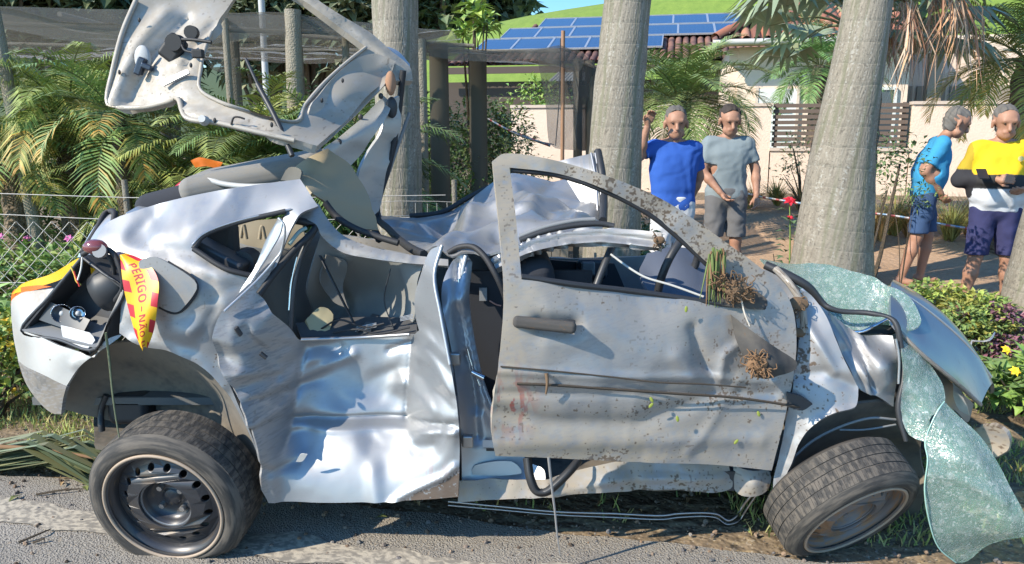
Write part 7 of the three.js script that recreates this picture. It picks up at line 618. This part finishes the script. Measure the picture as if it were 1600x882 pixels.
function person(label, pos, ry, q) { const t = thing('person', label, 'person', pos, ry, 'onlookers behind the car'); const s = q.h / 1.75, J = { pelvis: [0, .95, 0], waist: [0, 1.10, .0], chest: [0, 1.30, 0], neck: [0, 1.48, -.01], head: [0, 1.64, .02], ls: [.185, 1.425, -.01], rs: [-.185, 1.425, -.01], le: [.25, 1.15, -.02], re: [-.25, 1.15, -.02], lw: [.26, .90, .05], rw: [-.26, .90, .05], lh: [.09, .92, 0], rh: [-.09, .92, 0], lk: [.11, .50, .02], rk: [-.11, .50, .02], la: [.12, .09, -.02], ra: [-.12, .09, -.02], lf: [.14, .04, .13], rf: [-.14, .04, .13], ...q.j };
  for (const k in J) J[k] = J[k].map(v => v * s); const b = q.belly || 0;
  const lat = (p, w, r) => cap([p[0] - w * s, p[1], p[2]], [p[0] + w * s, p[1], p[2]], r * s, r * s);
  const torso = [lat(J.pelvis, .06, .118), lat([J.waist[0], J.waist[1], J.waist[2] + b * .5], .055, .112 + b), lat(L3(J.waist, J.chest, .55), .065, .118 + b * .5), lat(J.chest, .075, .118), cap(L3(J.pelvis, J.lh, .5), L3(J.pelvis, J.rh, .5), .125 * s, .125 * s), cap(L3(J.chest, J.ls, .72), L3(J.chest, J.rs, .72), .075 * s, .075 * s), cap(J.pelvis, J.chest, .11 * s, .11 * s)]; torso.forEach(c => c.fz = 1.25);
  const arm = (S, E, W) => [cap(S, E, .056 * s, .043 * s), cap(E, L3(E, W, .35), .043 * s, .042 * s), cap(L3(E, W, .35), W, .042 * s, .028 * s)], leg = (H, K, An, F) => [cap(H, K, .088 * s, .056 * s), cap(K, L3(K, An, .35), .054 * s, .058 * s), cap(L3(K, An, .35), An, .058 * s, .036 * s)];
  const foot = (An, F) => [cap([An[0], An[1] - .035 * s, An[2] - .03 * s], F, .04 * s, .03 * s)];
  const body = [...torso, cap(J.neck, L3(J.neck, J.head, .5), .055 * s, .05 * s), cap(L3(J.neck, J.ls, .3), J.ls, .05 * s, .055 * s), cap(L3(J.neck, J.rs, .3), J.rs, .05 * s, .055 * s), ...arm(J.ls, J.le, J.lw), ...arm(J.rs, J.re, J.rw), ...leg(J.lh, J.lk, J.la), ...leg(J.rh, J.rk, J.ra), ...foot(J.la, J.lf), ...foot(J.ra, J.rf)];
  const parts = [nets(field(body, .025), bbox(body, .03), .014)];
  // head with brow, nose, chin, ears; turned by q.look
  { const hc = [], hs = s * 1.12; const yaw = q.yaw || 0, pit = q.pit || 0; const W = p => { let [x, y, z] = p.map(v => v * hs);[y, z] = [y * Math.cos(pit) - z * Math.sin(pit), y * Math.sin(pit) + z * Math.cos(pit)];[x, z] = [x * Math.cos(yaw) + z * Math.sin(yaw), -x * Math.sin(yaw) + z * Math.cos(yaw)]; return [J.head[0] + x, J.head[1] + y, J.head[2] + z]; }; const hp = (a, b2, r1, r2) => hc.push(cap(W(a), W(b2), r1 * hs, r2 * hs)); hp([0, .035, -.02], [0, .035, .02], .085, .078); hp([0, -.02, .03], [0, -.075, .05], .062, .045); hp([-.03, -.07, .04], [.03, -.07, .04], .035, .035); hp([0, .005, .095], [0, -.03, .112], .010, .016); hp([-.035, .03, .082], [.035, .03, .082], .018, .018); hp([-.022, -.055, .082], [.022, -.055, .082], .012, .012); hp([.083, .01, .0], [.088, -.03, .0], .016, .010); hp([-.083, .01, .0], [-.088, -.03, .0], .016, .010); hc.push(cap(L3(J.neck, J.head, .1), L3(J.neck, J.head, .6), .052 * s, .05 * s)); parts.push(nets(field(hc, .014), bbox(hc, .02), .0065)); q.W = W; q.hs = hs; }
  // hands: palm, four curled fingers of unequal length and a thumb
  const hand = (E, Wr, side, curl, palmN) => { const d = nrm(addv(Wr, E, -1)); let n = palmN ? nrm(palmN) : nrm([-side * .8, 0, .5]); const u = nrm(crs(d, n)).map(v => v * side); n = nrm(crs(u, d)).map(v => v * side); const hc = []; const P = (a, b2, c) => [0, 1, 2].map(i => Wr[i] + (d[i] * a + u[i] * b2 + n[i] * c) * s); hc.push({ ...cap(P(.0, .0, 0), P(.05, .018, 0), .026 * s, .024 * s) }, cap(P(.05, -.018, 0), P(.075, .02, 0), .02 * s, .02 * s), cap(P(.075, -.03, 0), P(.08, .03, 0), .014 * s, .014 * s)); [[-.030, .055], [-.010, .072], [.010, .078], [.030, .068]].forEach(([o, l]) => { const c1 = curl, k1 = P(.088 + l * .45 * Math.cos(c1), o, l * .45 * Math.sin(c1)), k2 = P(.088 + l * (.45 * Math.cos(c1) + .32 * Math.cos(c1 * 2)), o, l * (.45 * Math.sin(c1) + .32 * Math.sin(c1 * 2))), k3 = P(.088 + l * (.45 * Math.cos(c1) + .32 * Math.cos(c1 * 2) + .2 * Math.cos(c1 * 2.8)), o, l * (.45 * Math.sin(c1) + .32 * Math.sin(c1 * 2) + .2 * Math.sin(c1 * 2.8))); hc.push(cap(P(.08, o, 0), k1, .0092 * s, .0088 * s), cap(k1, k2, .0088 * s, .0082 * s), cap(k2, k3, .0082 * s, .007 * s)); }); hc.push(cap(P(.02, .025, .005), P(.055, .052, .015), .013 * s, .011 * s), cap(P(.055, .052, .015), P(.085, .056, .03), .011 * s, .009 * s)); parts.push(nets(field(hc, .006), bbox(hc, .015), .006)); };
  hand(J.le, J.lw, 1, q.lc ?? .45, q.ln); hand(J.re, J.rw, -1, q.rc ?? .45, q.rn);
  mesh('body', merge(parts), std(q.skin || [.36, .19, .125], .6), t);
  // clothes follow the body
  const wr = (x, y, z) => .007 * (fbm(x * 11 + pos[0] * 3, y * 7 + z * 9, 3) - .5) * 2 + .007 * (triw(y * 3.2 + x * 1.7 + fbm(x * 5 + 2, y * 4 + z * 5, 2) * 3) - .5) + .004 * (triw(-y * 5 + x * 4 + fbm(x * 6, y * 7, 2) * 3) - .5);
  { const sl = q.sleeve ?? .75, cs = [...torso.map(c => ({ ...c, ra: c.ra + .024 * s, rb: c.rb + .024 * s })), cap(L3(J.neck, J.ls, .25), J.ls, .05 * s, .062 * s), cap(L3(J.neck, J.rs, .25), J.rs, .05 * s, .062 * s)]; for (const [S, E, W] of [[J.ls, J.le, J.lw], [J.rs, J.re, J.rw]]) { if (sl <= 1) cs.push(cap(S, L3(S, E, sl), .062 * s, .066 * s)); else cs.push(cap(S, E, .072 * s, .06 * s), cap(E, L3(E, W, .9), .06 * s, .045 * s)); } const hem = (J.pelvis[1] - (q.hem ?? .03) * s), nk = J.neck[1] + .005 * s; const f0 = field(cs, .035); const planes = sl <= 1 ? [[J.ls, J.le], [J.rs, J.re]].map(([S, E]) => { const d = nrm(addv(E, S, -1)); return { p: L3(S, E, sl), d, S }; }) : []; const f = (x, y, z) => { let d = f0(x, y, z) + wr(x, y, z); d = Math.max(d, hem + .012 * Math.sin(x * 18) - y, y - nk - .25 * Math.max(0, Math.abs(x - J.neck[0]) - .07)); for (const P of planes) { const e = (x - P.p[0]) * P.d[0] + (y - P.p[1]) * P.d[1] + (z - P.p[2]) * P.d[2]; if (Math.hypot(x - P.p[0], y - P.p[1], z - P.p[2]) < .13) d = Math.max(d, e); } return d; }; const g = nets(f, bbox(cs, .03), .012); let m = std(q.shirt, .9); if (q.bands) { const a = g.attributes.position, col = []; for (let i = 0; i < a.count; i++) { const c = q.bands(a.getX(i), a.getY(i), a.getZ(i)); col.push(...c); } g.setAttribute('color', new THREE.Float32BufferAttribute(col, 3)); m = std([1, 1, 1], .85, 0, { vertexColors: true }); } mesh('shirt', g, m, t); }
  { const cs = [{ ...torso[4], ra: .15 * s, rb: .15 * s }, cap(J.pelvis, L3(J.pelvis, J.waist, .4), .142 * s, .145 * s)]; cs[1].fz = 1.2; const kl = q.shorts ?? .92; const F = (H, K, An) => kl <= 1 ? L3(H, K, kl) : L3(K, An, kl - 1); for (const [H, K, An] of [[J.lh, J.lk, J.la], [J.rh, J.rk, J.ra]]) { cs.push(cap(H, L3(H, K, .5), .112 * s, .10 * s), cap(L3(H, K, .5), F(H, K, An), .10 * s, .094 * s)); } const hemY = [F(J.lh, J.lk, J.la), F(J.rh, J.rk, J.ra)]; const f0 = field(cs, .02); const f = (x, y, z) => { let d = f0(x, y, z) + wr(x + 3, y, z) * 1.3; d = Math.max(d, y - (J.pelvis[1] + .06 * s)); const hy = Math.hypot(x - hemY[0][0], z - hemY[0][2]) < Math.hypot(x - hemY[1][0], z - hemY[1][2]) ? hemY[0] : hemY[1]; if (y < hy[1] + .2) d = Math.max(d, hy[1] - y); return d; }; mesh('shorts', nets(f, bbox(cs, .03), .012), std(q.pants, .9), t); }
  { const W = q.W, hs = q.hs; const cs = [cap(W([0, .052, -.030]), W([0, .056, .012]), .0855 * hs, .075 * hs), cap(W([0, .0, -.042]), W([0, -.04, -.032]), .072 * hs, .060 * hs), cap(W([.06, .02, -.01]), W([.062, -.005, -.012]), .022 * hs, .016 * hs), cap(W([-.06, .02, -.01]), W([-.062, -.005, -.012]), .022 * hs, .016 * hs)]; const f0 = field(cs, .02); const inv = cap(W([0, .03, .095]), W([0, -.05, .1]), .085 * hs, .10 * hs); const f = (x, y, z) => Math.max(f0(x, y, z) + .028 * (fbm(x * 55, y * 55 + z * 55, 3) - .5), -capD(inv, x, y, z)); mesh('hair', nets(f, bbox(cs, .02), .008), std(q.hair, .8), t); for (const sx of [-1, 1]) mesh('eye', new THREE.SphereGeometry(.009 * hs, 10, 8).translate(...W([sx * .032, .012, .088])), std([.03, .02, .015], .3), t); const mo = W([0, -.055, .094]); mesh('mouth', new THREE.SphereGeometry(.008, 10, 6).scale(2.2, .5, .6).translate(...mo), std([.28, .10, .08], .6), t); }
  for (const [An, F] of [[J.la, J.lf], [J.ra, J.rf]]) { const cs = [cap([An[0], .012, An[2] - .05 * s], [F[0], .012, F[2] + .01], .04 * s, .045 * s)]; cs[0].fz = 1; mesh('sandal', nets((x, y, z) => Math.max(capD(cs[0], x, y, z), y - .02, -.002 - y), bbox(cs, .02), .012), std([.03, .03, .03], .8), t); }
  if (q.marks) q.marks(t); return t;
}
const px2x = (px, D) => (px - 800) / 1230 * D * 1.01;
person('man in a royal blue shirt and white shorts, arm raised against the palm trunk', at0(px2x(1048, 6.9), -6.9), .1, { h: 1.72, belly: .01, shirt: [.025, .10, .42], pants: [.60, .60, .62], hair: [.11, .10, .09], shorts: 1.06, hem: .08, yaw: -.2, pit: .12, j: { rs: [-.19, 1.44, -.01], re: [-.33, 1.36, .05], rw: [-.28, 1.62, .12], le: [.26, 1.17, -.08], lw: [.2, .95, -.12] }, rn: [0, 0, 1], sleeve: .72 });
person('man in a grey polo shirt and grey shorts, hand hanging in front of him', at0(px2x(1130, 7.7), -7.7), -.05, { h: 1.76, shirt: [.19, .23, .25], pants: [.13, .13, .135], hair: [.04, .03, .025], hem: .06, bands: (x, y, z) => Math.abs(x) > .2 && y > 1.205 && y < 1.235 ? (y > 1.222 ? [.10, .34, .16] : [.5, .52, .5]) : [.19, .23, .25], yaw: .1, pit: .3, j: { re: [-.24, 1.16, .05], rw: [-.09, .97, .17], le: [.27, 1.18, .0], lw: [.27, .94, .09] }, sleeve: .72 });
person('man in a cyan shirt and denim shorts leaning forward, hand on his hip', at0(px2x(1436, 8.0), -8.0), 1.25, { h: 1.80, belly: .06, shirt: [.035, .26, .48], pants: [.035, .075, .17], hair: [.14, .13, .12], hem: .08, yaw: .1, pit: .45, j: { chest: [0, 1.29, .08], neck: [0, 1.46, .13], head: [0, 1.60, .22], ls: [.19, 1.40, .09], rs: [-.19, 1.40, .09], re: [-.24, 1.14, -.05], rw: [-.16, .93, .12], le: [.25, 1.16, .05], lw: [.2, .95, .15], lk: [.11, .50, .08], rk: [-.11, .50, -.05], la: [.12, .09, .05], ra: [-.12, .09, -.16], lf: [.14, .04, .2], rf: [-.14, .04, -.02] }, sleeve: .75 });
person('man in a yellow, black and white striped jersey and navy shorts, holding a phone', at0(px2x(1548, 6.7), -6.7), -.15, { h: 1.73, belly: .07, shirt: [1, 1, 1], pants: [.03, .032, .10], hair: [.12, .11, .10], hem: .07, yaw: -.1, pit: .2, shorts: .95, sleeve: 2, bands: (x, y, z) => { const arm = Math.abs(x) > .235; if (arm) return y > 1.24 ? [.40, .28, .015] : [.02, .02, .025]; return y > 1.20 ? [.76, .48, .01] : y > 1.08 ? [.03, .03, .032] : [.68, .70, .74]; }, j: { re: [-.31, 1.16, .0], rw: [-.11, 1.18, .22], le: [.31, 1.15, .02], lw: [.12, 1.10, .20], rk: [-.13, .5, .03], lk: [.13, .5, .02], ra: [-.18, .09, -.02], la: [.17, .09, -.02], rf: [-.21, .04, .12], lf: [.2, .04, .12] }, rc: .7, marks: t => { mesh('chest_emblem', new THREE.CylinderGeometry(.022, .022, .006, 18).rotateX(1.57).translate(.09, 1.33, .15), std([.75, .62, .25], .7), t); mesh('shorts_mark', tubeG([[.20, .575, .10], [.215, .558, .102], [.235, .565, .095], [.262, .59, .08]], [.003, .0055, .004, .0015], 5, 4), std([.8, .8, .8], .7), t); } });
person('onlooker in dark blue standing beside the man in the striped jersey', at0(px2x(1618, 7.3), -7.3), -.5, { h: 1.72, shirt: [.04, .09, .2], pants: [.03, .05, .12], hair: [.05, .04, .03], j: { re: [-.28, 1.15, .05], rw: [-.2, .93, .18] } });
{ const c = [px2x(1517, 6.5), 1.21, -6.45]; tag(mesh('phone', new RoundedBoxGeometry(.075, .012, .15, 2, .005).rotateX(.5).rotateY(-.3).translate(...c), std([.02, .02, .022], .3)), 'dark phone in the hand of the man in the striped jersey', 'phone'); }

renderer.render(scene, camera);
